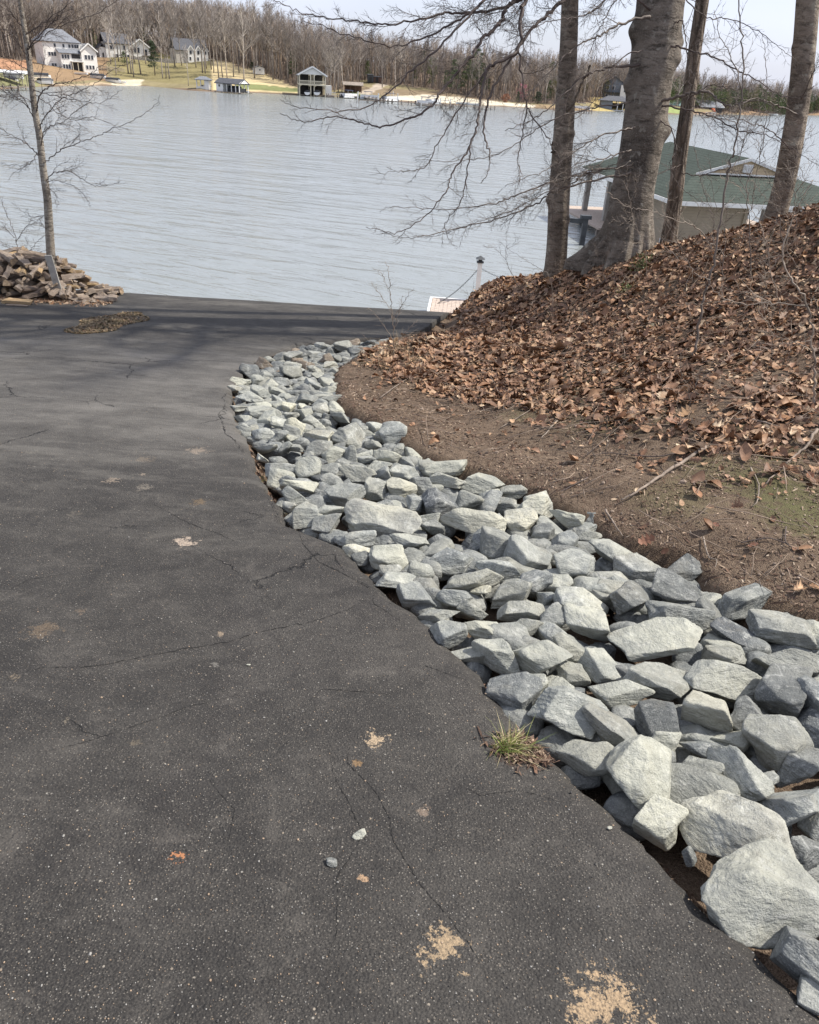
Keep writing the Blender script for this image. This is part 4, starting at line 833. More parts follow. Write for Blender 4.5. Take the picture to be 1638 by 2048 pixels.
BL = [  # px course, Y0, Y1, r0, r1, twig length, levels, seed, density
 ([(1300,-260),(1180,-160),(1100,-60),(1032,0),(1014,15),(1000,48),(967,73),(945,110),(912,147),(879,190),(860,216),(816,238),(765,253),(725,245),(663,234),(608,244),(560,227)], 10, 8.2, .036, .003, .52, 2, 1.3),
 ([(1315,-200),(1200,-120),(1090,-70),(1051,0),(1040,48),(1036,99),(990,128),(974,139),(963,190),(956,234),(941,289),(904,348),(890,385),(846,436),(794,465),(732,454)], 10, 7.9, .036, .0025, .50, 2, 1.3),
 ([(1310,-90),(1200,-30),(1128,0),(1098,26),(1065,55),(1036,99),(1000,154),(970,220),(970,278),(981,311),(975,345),(963,366)], 10, 8.4, .034, .003, .42, 2, 1.2),
 ([(1036,99),(1044,154),(1054,212),(1076,249),(1106,293),(1125,330)], 9.1, 8.8, .014, .003, .40, 2, 1.1),
 ([(1054,212),(1043,278),(1036,322),(1040,359),(1030,390)], 9.0, 8.6, .010, .002, .35, 1, 1.2),
 ([(1300,-300),(1150,-120),(1080,-30),(1018,11),(941,26),(890,27),(831,40),(780,48),(721,44),(655,37),(604,26),(560,7),(520,-10)], 10, 8.6, .026, .002, .60, 2, 1.3),
 ([(1290,-380),(1080,-130),(970,0),(904,48),(846,77),(787,92),(721,77),(633,48),(590,40)], 10, 8.4, .022, .002, .55, 2, 1.2),
 ([(1295,-330),(1080,-120),(985,-20),(948,22),(879,92),(827,139),(787,176),(736,212),(670,222),(590,212),(560,198)], 10, 8.0, .022, .002, .50, 2, 1.2),
 ([(1262,330),(1180,345),(1106,363),(1029,392),(992,407),(926,416),(868,418),(787,414),(760,425)], 9.75, 8.8, .016, .002, .38, 2, 1.2),
 ([(1262,345),(1180,362),(1109,381),(1073,407),(1000,436),(941,450),(864,469),(809,476),(760,462)], 9.75, 8.6, .018, .002, .42, 2, 1.4),
 ([(941,293),(934,348),(919,410),(890,447),(900,480),(915,495)], 8.6, 8.3, .010, .0015, .30, 1, 1.1),
 ([(974,139),(926,205),(882,278),(853,330),(820,342),(787,344),(740,350)], 8.9, 8.3, .011, .0015, .36, 2, 1.2),
 ([(1262,205),(1190,215),(1117,234),(1065,264),(1014,300),(948,319),(880,322),(830,318)], 9.75, 8.8, .012, .0015, .36, 2, 1.1),
 ([(1280,129),(1226,134),(1194,141),(1166,155),(1120,195),(1070,235),(1010,262)], 9.75, 9.0, .020, .003, .45, 2, 1.0),
 ([(1300,34),(1268,39),(1226,56),(1194,74),(1162,88),(1120,120),(1075,170),(1030,210)], 9.7, 8.9, .020, .003, .48, 2, 1.1),
 ([(1285,100),(1250,112),(1205,165),(1188,200),(1150,240),(1110,262)], 9.7, 9.1, .010, .002, .34, 2, 1.0),
 ([(1270,255),(1241,261),(1198,274),(1159,297),(1100,336),(1060,352),(1010,372)], 9.7, 8.9, .015, .002, .42, 2, 1.4),
 ([(1262,300),(1228,310),(1192,320),(1149,330),(1100,365),(1050,395)], 9.7, 9.0, .012, .002, .40, 2, 1.4),
 ([(1260,322),(1235,336),(1166,343),(1100,379),(1020,422),(930,452),(850,478)], 9.7, 8.6, .013, .0015, .42, 2, 1.4),
 ([(1300,20),(1240,-20),(1200,12),(1170,30),(1140,38),(1100,42),(1050,62),(1000,60)], 9.8, 9.0, .014, .002, .5, 2, 1.2),
 ([(1305,-30),(1240,-10),(1215,30),(1195,65),(1180,105),(1165,135),(1130,150)], 9.8, 9.2, .010, .002, .4, 2, 1.2),
 ([(1320,200),(1356,194),(1385,185),(1416,185),(1441,205),(1465,213),(1485,205),(1520,200),(1545,212)], 9.8, 9.0, .024, .004, .42, 2, 1.2),
 ([(1335,90),(1358,94),(1395,106),(1434,116),(1476,141),(1512,159),(1547,183),(1580,196),(1625,190)], 9.8, 8.9, .016, .002, .42, 2, 1.1),
 ([(1320,210),(1370,218),(1400,225),(1440,240),(1480,262),(1530,270),(1590,300),(1638,330)], 9.8, 8.8, .014, .002, .42, 2, 1.2),
 ([(1335,60),(1362,40),(1372,80),(1376,130),(1380,175),(1372,215),(1360,260)], 9.8, 9.4, .010, .002, .30, 2, 1.1),
 ([(1320,240),(1345,262),(1352,300),(1340,330),(1352,365),(1385,392),(1410,408)], 9.8, 9.4, .010, .002, .28, 1, 1.2),
 ([(1345,-40),(1380,10),(1420,36),(1470,40),(1510,60),(1560,95),(1600,130)], 9.8, 9.2, .010, .002, .42, 2, 1.1),
]
for k, (px, y0, y1, r0, r1, tw, lv, dn) in enumerate(BL): limb(beech, px, y0, y1, r0, r1, M['twig'] if k not in (8, 9, 12, 16, 17, 18, 21, 14) else M['twig_grey'], 200 + k, tw, lv, .25, dn)
crown(beech, A, Rr, M['beech'], 9, 14, .84, 3.6, 3, (-.25, -.1, .3))

# --- the three other trunks on the bank
def bank_tree(pts, Y, label, mat, seed, crn=8, **kw):
    ax, ra = pxtrunk(pts, Y); top, rt = ax[-1], ra[-1]; dr = unit(ax[-1] - ax[-3])
    for h in (2.0, 4.5, 7.0): ax.append(top + dr * h); ra.append(rt * (1 - .11 * h))
    root = empty('bank_tree', (ax[1][0], ax[1][1], gz(ax[1][0], ax[1][1])), 0, label, 'tree', 'trees standing on the leafy bank'); A, R = trunk_mesh('trunk', root, ax, ra, mat, seed, **kw)
    if crn: crown(root, A, R, mat, seed + 1, crn, .82, 2.2, 3, (0, 0, .3))
    return root, A, R
t1, _, _ = bank_tree([(1104, 580, 44), (1110, 540, 41), (1115, 480, 41), (1118, 400, 42), (1123, 320, 40), (1128, 250, 40), (1132, 180, 38), (1137, 100, 36), (1140, 0, 34), (1143, -150, 32)], 10.5,
                     'slim grey trunk left of the big beech, standing at the edge of the bank', M['young_bark'], 21, flares=[(PI, .03, .15, .6), (0, .04, .15, .5)], lumps=.03, n=28, knots=[(PI, 1.15, .04, .05), (-.2, .9, .02, .04), (.1, 1.9, .02, .05)])
limb(t1, [(1120, 300), (1107, 306), (1104, 296), (1105, 283)], 10.45, 10.4, .018, .010, M['young_bark'], 1, .01, 0, 0, .1, name='broken_branch')
limb(t1, [(1128, 230), (1148, 205), (1162, 170), (1176, 148), (1180, 130)], 10.4, 10.1, .026, .010, M['young_bark'], 2, .12, 1, 0, .4)
limb(t1, [(1128, 380), (1165, 352), (1190, 348), (1225, 330), (1260, 312)], 10.3, 9.4, .010, .002, M['twig_grey'], 3, .35, 2, 0, 1.2)
t3, _, _ = bank_tree([(1332, 500, 32), (1340, 460, 30), (1350, 400, 29), (1358, 330, 28), (1368, 260, 27), (1380, 180, 26), (1390, 100, 26), (1405, 0, 26), (1425, -150, 25)], 10.8,
                     'thin dark furrowed trunk just right of the big beech', M['oak'], 31, lumps=.03, n=24, flares=[(0, .02, .1, .5)])
limb(t3, [(1362, 330), (1340, 338), (1305, 352), (1280, 365)], 10.7, 10.2, .008, .002, M['twig'], 4, .25, 1, 0, 1)
limb(t3, [(1375, 200), (1400, 180), (1430, 170), (1470, 180), (1500, 172)], 10.7, 10.2, .010, .002, M['twig'], 5, .35, 2, 0, 1)
limb(t3, [(1362, 345), (1400, 352), (1440, 340), (1480, 345), (1530, 360)], 10.7, 10.0, .009, .002, M['twig'], 6, .35, 2, 0, 1.1)
t4, _, _ = bank_tree([(1540, 470, 40), (1553, 425, 40), (1566, 380, 40), (1578, 320, 41), (1590, 250, 41), (1600, 180, 42), (1608, 100, 43), (1616, 0, 44), (1628, -150, 44)], 9.5,
                     'smooth leaning trunk at the right edge in front of the boathouse roof', M['young_bark'], 41, lumps=.03, n=28, flares=[(0, .03, .15, .5), (PI, .03, .15, .5)], knots=[(-PI * .5, 1.25, .03, .04), (-PI * .45, 1.75, .03, .04), (-PI * .5, .95, .025, .04), (PI, 1.9, .02, .04)])
limb(t4, [(1600, 230), (1560, 212), (1520, 198), (1488, 205), (1470, 220), (1455, 240)], 9.4, 8.9, .012, .003, M['twig_grey'], 7, .35, 2, 0, 1)
limb(t4, [(1585, 300), (1540, 262), (1500, 245), (1450, 230), (1400, 232)], 9.4, 9.0, .009, .002, M['twig'], 8, .35, 2, 0, 1)
limb(t4, [(1602, 200), (1625, 150), (1638, 120), (1660, 90)], 9.4, 9.0, .008, .002, M['twig'], 9, .35, 2, 0, 1)

# --- the pale tree at the wood pile
YT = 10.1
ax, ra = pxtrunk([(112, 600, 20), (107, 560, 18), (102, 514, 17), (98, 450, 16), (95, 400, 15), (90, 365, 14.5), (85, 328, 13.5), (79, 273, 13), (72, 235, 12.5), (67, 200, 12), (60, 137, 11.5), (53, 85, 10.5), (46, 40, 9.5), (40, 0, 9), (28, -100, 8), (18, -240, 6), (5, -420, 4)], YT)
zt = gz(ax[0][0], ax[0][1]); maple = empty('pale_barked_tree', (ax[0][0], ax[0][1], zt), 0, 'slender pale barked bare tree rising behind the wood pile', 'tree')
ax = [np.array([ax[0][0] + .02, ax[0][1], zt - .1])] + ax; ra = [ra[0] * 1.2] + ra
A, Rr = trunk_mesh('trunk', maple, ax, ra, M['maple'], 51, lumps=.03, n=20)
LB = [([(74,222),(79,191),(96,174),(120,166),(137,164),(169,153),(197,137),(232,115),(262,98)], 9.9, .014, .48), ([(57,120),(60,93),(90,60),(115,35),(131,14),(140,-20)], 9.8, .014, .45),
 ([(80,258),(88,235),(123,197),(153,186),(191,167),(227,139),(255,128),(268,118)], 9.7, .010, .42), ([(82,295),(90,262),(110,248),(131,241),(153,221),(180,205)], 9.9, .010, .38),
 ([(86,326),(93,322),(118,303),(153,287),(186,275),(227,257),(273,238),(309,210),(320,189)], 9.6, .012, .38), ([(92,362),(107,347),(137,342),(164,358),(191,372),(220,370),(240,364)], 9.7, .010, .36),
 ([(79,312),(62,296),(46,284),(24,272),(0,268),(-40,255)], 9.8, .011, .40), ([(70,238),(52,212),(33,194),(14,182),(0,170),(-30,160)], 9.9, .011, .40), ([(58,142),(40,130),(27,123),(0,109),(-30,100)], 9.8, .009, .40),
 ([(45,52),(22,27),(0,11),(-40,-10)], 9.8, .010, .42), ([(62,95),(90,70),(130,50),(190,28),(227,5),(250,-20)], 9.7, .010, .48), ([(62,150),(45,150),(20,140),(0,148),(-20,150)], 9.9, .008, .40),
 ([(82,298),(62,325),(45,332),(20,330),(0,325)], 9.8, .007, .34), ([(72,210),(40,192),(0,182),(-30,180)], 9.9, .008, .34), ([(66,180),(100,190),(150,200),(200,205),(245,180)], 9.8, .009, .40),
 ([(92,372),(104,380),(118,402),(112,415)], 9.8, .006, .28), ([(93,365),(110,360),(150,375),(175,400),(180,415)], 9.7, .007, .28), ([(97,432),(80,432),(60,433),(40,420),(25,405)], 9.9, .005, .22),
 ([(98,462),(85,452),(75,445),(62,440)], 9.9, .004, .2), ([(70,190),(92,205),(120,228),(150,240),(190,235),(245,260)], 9.7, .008, .36), ([(50,70),(80,50),(120,20),(160,-10)], 9.8, .009, .45), ([(55,110),(30,80),(12,60),(-10,50)], 9.8, .008, .4)]
for k, (px, y1, r0, tw) in enumerate(LB): limb(maple, px, YT - .02, y1, r0 * .82, .0016, M['twig_grey'] if k in (2, 4, 10) else M['twig'], 300 + k, tw, 2, .1, .95, tstart=.1)
crown(maple, A, Rr, M['maple'], 77, 9, .86, 1.3, 2)
# --- bare shrub behind the pile
def shrub(name, label, cat, stems, Y, mat, seed, tw=.3, lvl=2, r0=.008, dens=1.0, group=None):
    p0 = atd(stems[0][0][0], stems[0][0][1], Y); root = empty(name, p0, 0, label, cat, group); root.location = tuple(float(a) for a in p0)
    for k, st in enumerate(stems): limb(root, st, Y, Y - .1 * (k % 3) + .05, r0 * (1 if k == 0 else .7), .0014, mat, seed + k, tw, lvl, 0, dens, name='stem', tstart=.2)
    return root
shrub('bare_shrub', 'dark bare shrub rising at the left edge behind the wood pile', 'shrub', [[(40, 535), (36, 506), (30, 470), (14, 432), (0, 396), (-10, 370)], [(32, 485), (50, 455), (70, 445), (88, 430)], [(30, 475), (15, 462), (0, 452)], [(38, 515), (60, 498), (78, 480), (92, 470)], [(38, 520), (22, 500), (5, 485), (-10, 478)], [(40, 525), (70, 508), (95, 500)]], 10.6, M['twig'], 400, .24)
# --- saplings and stems on the bank
def sap(base, stems, Y, mat, label, seed, name='sapling', tw=.3, lvl=2, r0=.010, dens=.8, cat='sapling', fix=True):
    q = ground_hit(*base); Y = q[1]; root = empty(name, q, 0, label, cat, 'bare saplings on the bank')
    for k, (st, rad, dy) in enumerate(stems): limb(root, st, Y + (0 if k == 0 else dy * .3), Y + dy, rad, max(.0012, rad * .25), mat, seed + k, tw, lvl, 0, dens, name='stem', tstart=.22, start=[q + np.array([0, 0, -.05])] if k == 0 else None)
    return root
sap((1388, 715), [([(1393, 690), (1405, 600), (1422, 556), (1441, 445), (1455, 346), (1468, 297), (1481, 208), (1487, 113), (1478, 20), (1475, -60)], .0155, .3), ([(1420, 560), (1385, 540), (1350, 470), (1330, 430)], .006, -.4), ([(1455, 346), (1480, 310), (1500, 240), (1530, 205)], .005, .3), ([(1483, 180), (1462, 110), (1440, 70), (1428, 20)], .006, .2), ([(1475, 250), (1430, 225), (1400, 210)], .004, .2)], 6, M['twig_grey'], 'tall straight sapling in front of the big beech and boathouse', 500)
sap((1502, 560), [([(1500, 545), (1499, 430), (1494, 363), (1523, 297), (1533, 198), (1530, 120), (1525, 70)], .008, .2), ([(1498, 400), (1475, 350), (1450, 320)], .004, .1), ([(1520, 300), (1560, 260), (1600, 240)], .003, .1)], 7, M['twig_grey'], 'thin dark sapling before the gable of the boathouse', 520)
sap((1630, 815), [([(1627, 770), (1625, 688), (1612, 611), (1584, 560), (1565, 500), (1590, 430), (1625, 360)], .012, .1), ([(1612, 611), (1550, 605), (1487, 607), (1440, 590), (1417, 568)], .006, .2), ([(1612, 615), (1630, 590), (1638, 560)], .005, .1), ([(1622, 680), (1580, 685), (1540, 690)], .003, -.1)], 5, M['twig_pale'], 'pale barked crooked sapling at the right edge of the bank', 540, lvl=1)
sap((789, 715), [([(788, 690), (785, 641), (781, 592), (778, 543), (770, 522)], .007, 0), ([(785, 640), (810, 600), (828, 575)], .003, -.1), ([(784, 620), (760, 590), (742, 562)], .003, .1), ([(787, 680), (760, 640), (735, 615)], .003, -.1), ([(790, 690), (815, 660), (835, 640)], .003, .1), ([(786, 660), (800, 620), (805, 590)], .003, 0), ([(788, 700), (750, 690), (728, 670)], .003, -.1), ([(782, 600), (770, 560), (745, 535)], .0025, 0)], 8, M['twig_pale'], 'many stemmed pale shrub at the left foot of the bank above the far rocks', 560, 'bare_shrub', .14, 1, dens=.9, cat='shrub')
sap((1040, 605), [([(1036, 580), (1028, 555), (1012, 520), (1013, 480), (1014, 460)], .006, .1), ([(1012, 520), (990, 498), (965, 492)], .003, 0), ([(1013, 500), (1030, 485), (1040, 470)], .0025, 0)], 10, M['twig_grey'], 'small leaning stem right of the lakeside post', 580, tw=.2, lvl=1)
sap((1107, 612), [([(1105, 590), (1097, 552), (1075, 535), (1051, 520), (1020, 500), (992, 480)], .005, .1), ([(1097, 552), (1115, 530), (1130, 520)], .003, 0)], 9, M['twig_pale'], 'pale arching stem in front of the slim left trunk', 590, tw=.2, lvl=1)
sap((1460, 520), [([(1450, 510), (1425, 491), (1386, 451), (1350, 441), (1297, 420), (1258, 415), (1225, 392), (1208, 372)], .009, -.3), ([(1386, 451), (1400, 420), (1385, 400)], .003, 0)], 8, M['twig_pale'], 'pale branch arching low across the foot of the big beech', 600, tw=.2, lvl=1, cat='sapling')
sap((1560, 640), [([(1560, 610), (1540, 540), (1530, 470), (1505, 420), (1480, 380), (1440, 350)], .006, .1), ([(1540, 540), (1570, 500), (1600, 470)], .004, .1)], 8, M['twig_pale'], 'slim pale sapling between the crooked sapling and the thin dark one', 610, tw=.25, lvl=2)
sap((950, 640), [([(948, 620), (945, 590), (948, 560)], .003, 0), ([(946, 600), (930, 585), (920, 575)], .002, 0)], 10, M['twig_grey'], 'short twig on the bank crest left of the small leaning stem', 620, tw=.1, lvl=1)
sap((1385, 860), [([(1382, 830), (1376, 780), (1360, 740), (1366, 700)], .004, 0), ([(1378, 800), (1395, 760), (1400, 730)], .003, 0)], 10, M['twig_grey'], 'short grey stem rising from the leaf clump', 630, tw=.12, lvl=1)
sap((1185, 950), [([(1186, 900), (1190, 850), (1188, 800)], .003, 0), ([(1212, 930), (1214, 860), (1210, 810)], .0025, 0)], 10, M['twig_grey'], 'pair of thin wiry stems above the bare soil', 640, tw=.06, lvl=1)
sap((1290, 640), [([(1290, 610), (1280, 560), (1262, 520)], .004, 0), ([(1285, 590), (1310, 560), (1322, 540)], .003, 0)], 10, M['twig_grey'], 'short stem on the bank below the big beech', 650, tw=.15, lvl=1)
# --- the thicket of thin stems on the crest at the right
rq = np.random.default_rng(808)
for k, (bx, by, tx, ty, lb) in enumerate([(1300, 560, 1255, 330, 'thin stem rising in front of the roots of the big beech'), (1430, 520, 1395, 250, 'thin stem crossing before the green roof left of the tall straight sapling'), (1475, 505, 1560, 180, 'thin stem leaning right across the boathouse gable'),
        (1535, 500, 1620, 235, 'thin stem leaning right across the leaning right trunk'), (1590, 470, 1632, 250, 'thin stem right of the leaning right trunk'), (1450, 600, 1420, 330, 'wiry stem just left of the thin dark sapling'), (1355, 540, 1340, 360, 'short wiry stem between the big beech and furrowed trunk'),
        (1600, 560, 1530, 300, 'pale wiry stem leaning left at the right end of the crest'), (1180, 600, 1215, 470, 'low wiry stem before the left roots of the big beech'), (1545, 720, 1520, 520, 'low pale stem on the leafy bank left of the crooked sapling')]):
    mx_, my_ = (bx + tx) / 2 + rq.uniform(-22, 22), (by + ty) / 2; st = [(bx + (tx - bx) * .12 + rq.uniform(-5, 5), by - 22)] + [(bx + (tx - bx) * t + rq.uniform(-14, 14) + (mx_ - (bx + tx) / 2) * (1 - abs(2 * t - 1)), by + (ty - by) * t) for t in (.3, .5, .7, .85)] + [(tx, ty)]
    sap((bx, by), [(st, .0055, rq.uniform(-.2, .3))], 8, M['twig_pale'] if k % 3 == 0 else M['twig_grey'], lb, 820 + k, tw=.42, lvl=2, dens=1.0)
# --- fallen sticks
def stick(px, r0, label, seed, mat='stick', side=True):
    rr = np.random.default_rng(seed); P = []
    for a in px:
        q = ground_hit(*a); P.append(np.array([q[0], q[1], gz(q[0], q[1]) + r0 * 1.6 + .006]))
    P = catmull(P, 6); P[1:-1] += rr.normal(0, r0 * .25, P[1:-1].shape); c = P[0].copy(); R = r0 * (1 - .6 * np.linspace(0, 1, len(P))); tb = Tubes(); tb.add(P - c, R, 8)
    if side: side_twigs(tb, P - c, R, .12, 0, rr, 0, .05, .8, .5, .1, .3)
    o = tb.build('fallen_stick', M[mat]); o.location = tuple(c); tag(o, label, 'stick', 'fallen sticks on the bank')
stick([(1409, 903), (1360, 935), (1312, 965), (1275, 992), (1241, 1008)], .012, 'longest grey stick lying on the soil below the leaf clump', 1)
stick([(1631, 868), (1610, 900), (1584, 922), (1530, 975)], .010, 'pale grey stick leaning toward the mossy patch at the right', 2)
stick([(1463, 846), (1500, 845), (1560, 860), (1625, 870)], .008, 'long thin stick lying flat left of the crooked sapling foot', 3)
stick([(1392, 905), (1310, 918), (1220, 912), (1180, 916)], .005, 'thin dark stick above the longest grey stick', 4, 'twig')
stick([(1122, 838), (1100, 862), (1082, 882)], .008, 'short tan stick on the soil at mid bank', 5, 'twig_pale')
stick([(1500, 940), (1515, 975), (1512, 1010), (1500, 1020)], .005, 'pale curved twig beside the mossy patch', 6, 'twig_pale')
stick([(1405, 1080), (1415, 1120), (1432, 1130), (1405, 1185)], .004, 'white crooked twig hanging over the rocks', 7, 'twig_pale')
stick([(1210, 1025), (1228, 1055), (1243, 1085)], .006, 'short brown stick on the soil above the rocks', 8)
stick([(1570, 1060), (1568, 1090), (1580, 1100)], .004, 'small dark hooked twig at the right soil', 9, 'twig')
stick([(1175, 960), (1090, 1010), (1050, 1030)], .004, 'thin straight twig along the top of the rocks', 10, 'twig')
stick([(760, 800), (800, 770), (840, 745)], .005, 'dark twig on the lower left end of the bank', 11)
stick([(1325, 790), (1340, 760), (1330, 730)], .004, 'pale bent twig left of the leaf clump', 12, 'twig_pale')
stick([(1480, 700), (1400, 765), (1340, 820)], .005, 'thin dark stick crossing behind the leaf clump', 13, 'twig')
stick([(1150, 640), (1210, 660), (1290, 640)], .004, 'thin pale twig on the leaves below the slim trunk', 14, 'twig_pale')
stick([(880, 700), (930, 690), (980, 710)], .004, 'thin twig on leaves at the left of the bank', 15, 'twig_pale')
stick([(1480, 1090), (1540, 1085), (1600, 1110)], .004, 'thin dark twig lying on soil at the right edge', 16, 'twig')
stick([(1140, 1000), (1180, 985), (1235, 975)], .003, 'hair thin twig left of the longest grey stick', 17, 'twig')
stick([(1000, 860), (1050, 830), (1095, 800)], .004, 'thin straight twig across bare soil in mid bank', 18)

# ------------------------------------------------------------------ wood pile
def wood_mat(name, a, c, d):
    b = NB(name); n1 = b.noise(9, 5, .6, b.mapping((.6, 6, 6))); n2 = b.noise(4, 4); n3 = b.noise(70, 3, .6, b.mapping((.3, 3, 3)))
    col = b.mix(b.rmp(n1, .35, .65), a, c); col = b.mix(b.rmp(n2, .5, .7, 0, .7), col, d); col = b.mix(b.rmp(n3, .5, .3, 0, .6), col, tuple(x * .4 for x in a)); col = b.mix(b.rmp(b.rand(), 0, 1, 0, .4), col, tuple(x * .5 for x in c))
    return b.fin(col, .85, b.bump(b.math('ADD', n1, n3), .8, .01), .2)
M['wood'] = wood_mat('weathered_split_wood', (.215, .165, .125), (.36, .29, .23), (.46, .40, .335)); M['wood_dark'] = wood_mat('dark_bark_wood', (.15, .112, .088), (.24, .185, .145), (.32, .27, .22)); M['wood_tan'] = wood_mat('fresh_tan_wood', (.33, .22, .12), (.48, .35, .2), (.3, .22, .15))
M['board'] = plain('weathered_board', (.40, .38, .34), .85, .25, 12)
M['cut_end'] = wood_mat('cut_wood_end', (.30, .215, .14), (.46, .35, .24), (.24, .18, .13))
def log_mesh(L_, w, rr, kind):
    """a split billet: a wedge or half round or round of wood lying along x"""
    if kind == 0: prof = [(-.5, -.3), (.5, -.35), (.42, .1), (.05, .5), (-.3, .32)]
    elif kind == 1: a = np.linspace(0, np.pi, 8); prof = [(.5 * math.cos(t), .5 * math.sin(t) - .15) for t in a]
    elif kind == 2: a = np.linspace(0, 2 * np.pi, 10, endpoint=False); prof = [(.5 * math.cos(t) * rr.uniform(.9, 1.05), .5 * math.sin(t)) for t in a]
    else: prof = [(-.5, -.2), (.5, -.25), (.5, .15), (-.45, .2)]
    prof = np.array(prof) * w; m = len(prof); n = 7; V = []
    for i in range(n):
        x = (i / (n - 1) - .5) * L_; s = 1 + .05 * rr.normal(); oy, oz = rr.normal(0, w * .04, 2)
        for a, c in prof: V.append((x + (rr.normal(0, .008) if i in (0, n - 1) else 0), a * s + oy + rr.normal(0, w * .02), c * s + oz + rr.normal(0, w * .02)))
    Q = [(i * m + j, (i + 1) * m + j, (i + 1) * m + (j + 1) % m, i * m + (j + 1) % m) for i in range(n - 1) for j in range(m)]
    T = [(0, j, j + 1) for j in range(1, m - 1)] + [((n - 1) * m, (n - 1) * m + j + 1, (n - 1) * m + j) for j in range(1, m - 1)]
    return np.array(V), np.array(Q), np.array(T)
rr = np.random.default_rng(11); protos = []
for k in range(14):
    V, Q, T = log_mesh(rr.uniform(.36, .52), rr.uniform(.09, .135), rr, [0, 1, 0, 3, 2, 0, 3][k % 7]); protos.append([mesh_np('split_log', V, [Q, T], [M[m_], M['cut_end']], False, [0] * len(Q) + [1] * len(T)) for m_ in ('wood', 'wood_dark', 'wood_tan')])
pz = []; lg = []
c0 = onslope(150, 612)
for k in range(250):
    u = rr.uniform(0, 1); x = -6.5 + 2.25 * u; 
    hgt = np.interp(x, [-6.9, -5.8, -5.3, -4.95, -4.7, -4.45, -4.25], [.68, .68, .60, .50, .34, .16, .05]); yc = np.interp(x, [-6.6, -4.6, -3.4], [10.05, 10.05, 10.05]); y = yc + rr.uniform(-.40, .60); h = hgt * (1 - (max(0, abs(y - yc - .15) - .05) / .62) ** 1.5)
    z = rr.uniform(.0, 1) ** .6 * max(h, .02); lg.append((x, y, z, h))
lg.sort(key=lambda a: a[2])
tone_names = ['weathered grey', 'dark barked', 'fresh tan']
for k, (x, y, z, h) in enumerate(lg[:230]):
    t = int(rr.choice(3, p=[.58, .34, .08])); me = protos[int(rr.integers(0, 14))][t]; o = link('split_log', me)
    o.location = (x, y, gz(x, y) + .05 + z); front = y < 9.95
    o.rotation_euler = (rr.uniform(-.8, .8), rr.uniform(-.35, .35), (rr.normal(-1.35, .35) if front else rr.uniform(-.9, .9)))
    s = rr.uniform(.55, .92) * (1 if x < -4.8 else .85); o.scale = (s, s, s)
    zone = 'at the front of' if y < 9.85 else 'on top of' if z > .6 * h and h > .25 else 'inside'
    side = 'left half of the wood pile' if x < -5.4 else 'middle of the wood pile' if x < -4.85 else 'low right end of the wood pile'
    tag(o, f'{tone_names[t]} split log {zone} the {side}', 'firewood', f'{tone_names[t]} logs {zone} the {side}')
def log_at(px, py, Lw, w, t, rz, label, seed, up=.05):
    q = onslope(px, py); rr = np.random.default_rng(seed); V, Q, T = log_mesh(Lw, w, rr, 3); o = link('split_log', mesh_np('split_log', V, [Q, T], M[t], False)); o.location = (q[0], q[1], asph_z(q[0], q[1]) + up); o.rotation_euler = (.1, 0, rz); tag(o, label, 'firewood')
log_at(211, 600, .30, .12, 'wood', .25, 'long squared split log lying alone at the right end of the pile', 5, .04)
log_at(35, 606, .34, .10, 'wood_tan', .05, 'tan split billet at the left foot of the pile', 6, .03)
log_at(34, 611, .26, .03, 'wood', .0, 'flat pale slat in front of the pile', 7, .012)
bd = MB().box((0, 0, .20), (.085, .022, .46)); o = bd.build('grey_board', M['board']); q = atd(110, 542, 9.75); o.location = (q[0], q[1], q[2] - .22); o.rotation_euler = (R_(8), R_(-4), .1); tag(o, 'grey weathered board standing upright against the pale tree', 'board')
# bark chips round the pile
m = 3800; x = rr.uniform(-6.8, -4.0, m); y = 9.60 + rr.normal(0, .12, m); sel = rr.uniform(0, 1, m) < np.interp(x, [-6.8, -4.6, -4.0], [1, .9, .3]); x, y = x[sel], y[sel]
z = np.array([asph_z(a, c) for a, c in zip(x, y)]) + .008; m = len(x); cols = np.array([(.34, .18, .09), (.20, .12, .07), (.30, .23, .17), (.12, .075, .05), (.45, .33, .22)])[rr.choice(5, m)]
tag(slivers('bark_chips', np.stack([x, y, z], 1), np.repeat([[0, 0, 1.0]], m, 0), rr.uniform(.008, .035, m), rr.uniform(.004, .014, m), cols, rr, M['leaf']), 'russet bark chips and leaves along the foot of the wood pile', 'bark chips', kind='stuff')
# ------------------------------------------------------------------ materials for buildings
def lap_mat(name, col, pitch=.13, d=.35):
    b = NB(name); s = b.N('ShaderNodeSeparateXYZ'); b.l(b.pos, s.inputs[0]); f = b.math('FRACT', b.math('DIVIDE', s.outputs[2], pitch))
    n = b.noise(3, 4); c = b.mix(b.rmp(n, .3, .7), col, tuple(x * .88 for x in col)); c = b.mix(b.rmp(f, .10, .0, 0, d), c, tuple(x * .35 for x in col)); return b.fin(c, .7, b.bump(f, .5, .02), .3)
def shingle_mat(name, a, c, pitch=.16, axis=None):
    b = NB(name); s = b.N('ShaderNodeSeparateXYZ'); b.l(b.pos, s.inputs[0])
    f = b.math('FRACT', b.math('DIVIDE', s.outputs[2], pitch)); n = b.noise(1.2, 5, .6); n2 = b.noise(26, 4, .7); n3 = b.noise(7, 2, .5, b.mapping((1, 1, 7)))
    col = b.mix(b.rmp(n, .35, .65), a, c); col = b.mix(b.rmp(n2, .4, .7, .35, 0), col, tuple(x * .45 for x in a)); col = b.mix(b.rmp(n3, .45, .62, 0, .45), col, tuple(min(1, x * 1.3) for x in c)); col = b.mix(b.rmp(f, .30, .0, 0, .75), col, tuple(x * .35 for x in a))
    return b.fin(col, .9, b.bump(f, .6, .02), .2)
M['green_shingle'] = shingle_mat('green_shingle', (.040, .053, .043), (.058, .073, .060), .085)
M['tan_siding'] = lap_mat('tan_lap_siding', (.33, .275, .205), .15, .6)
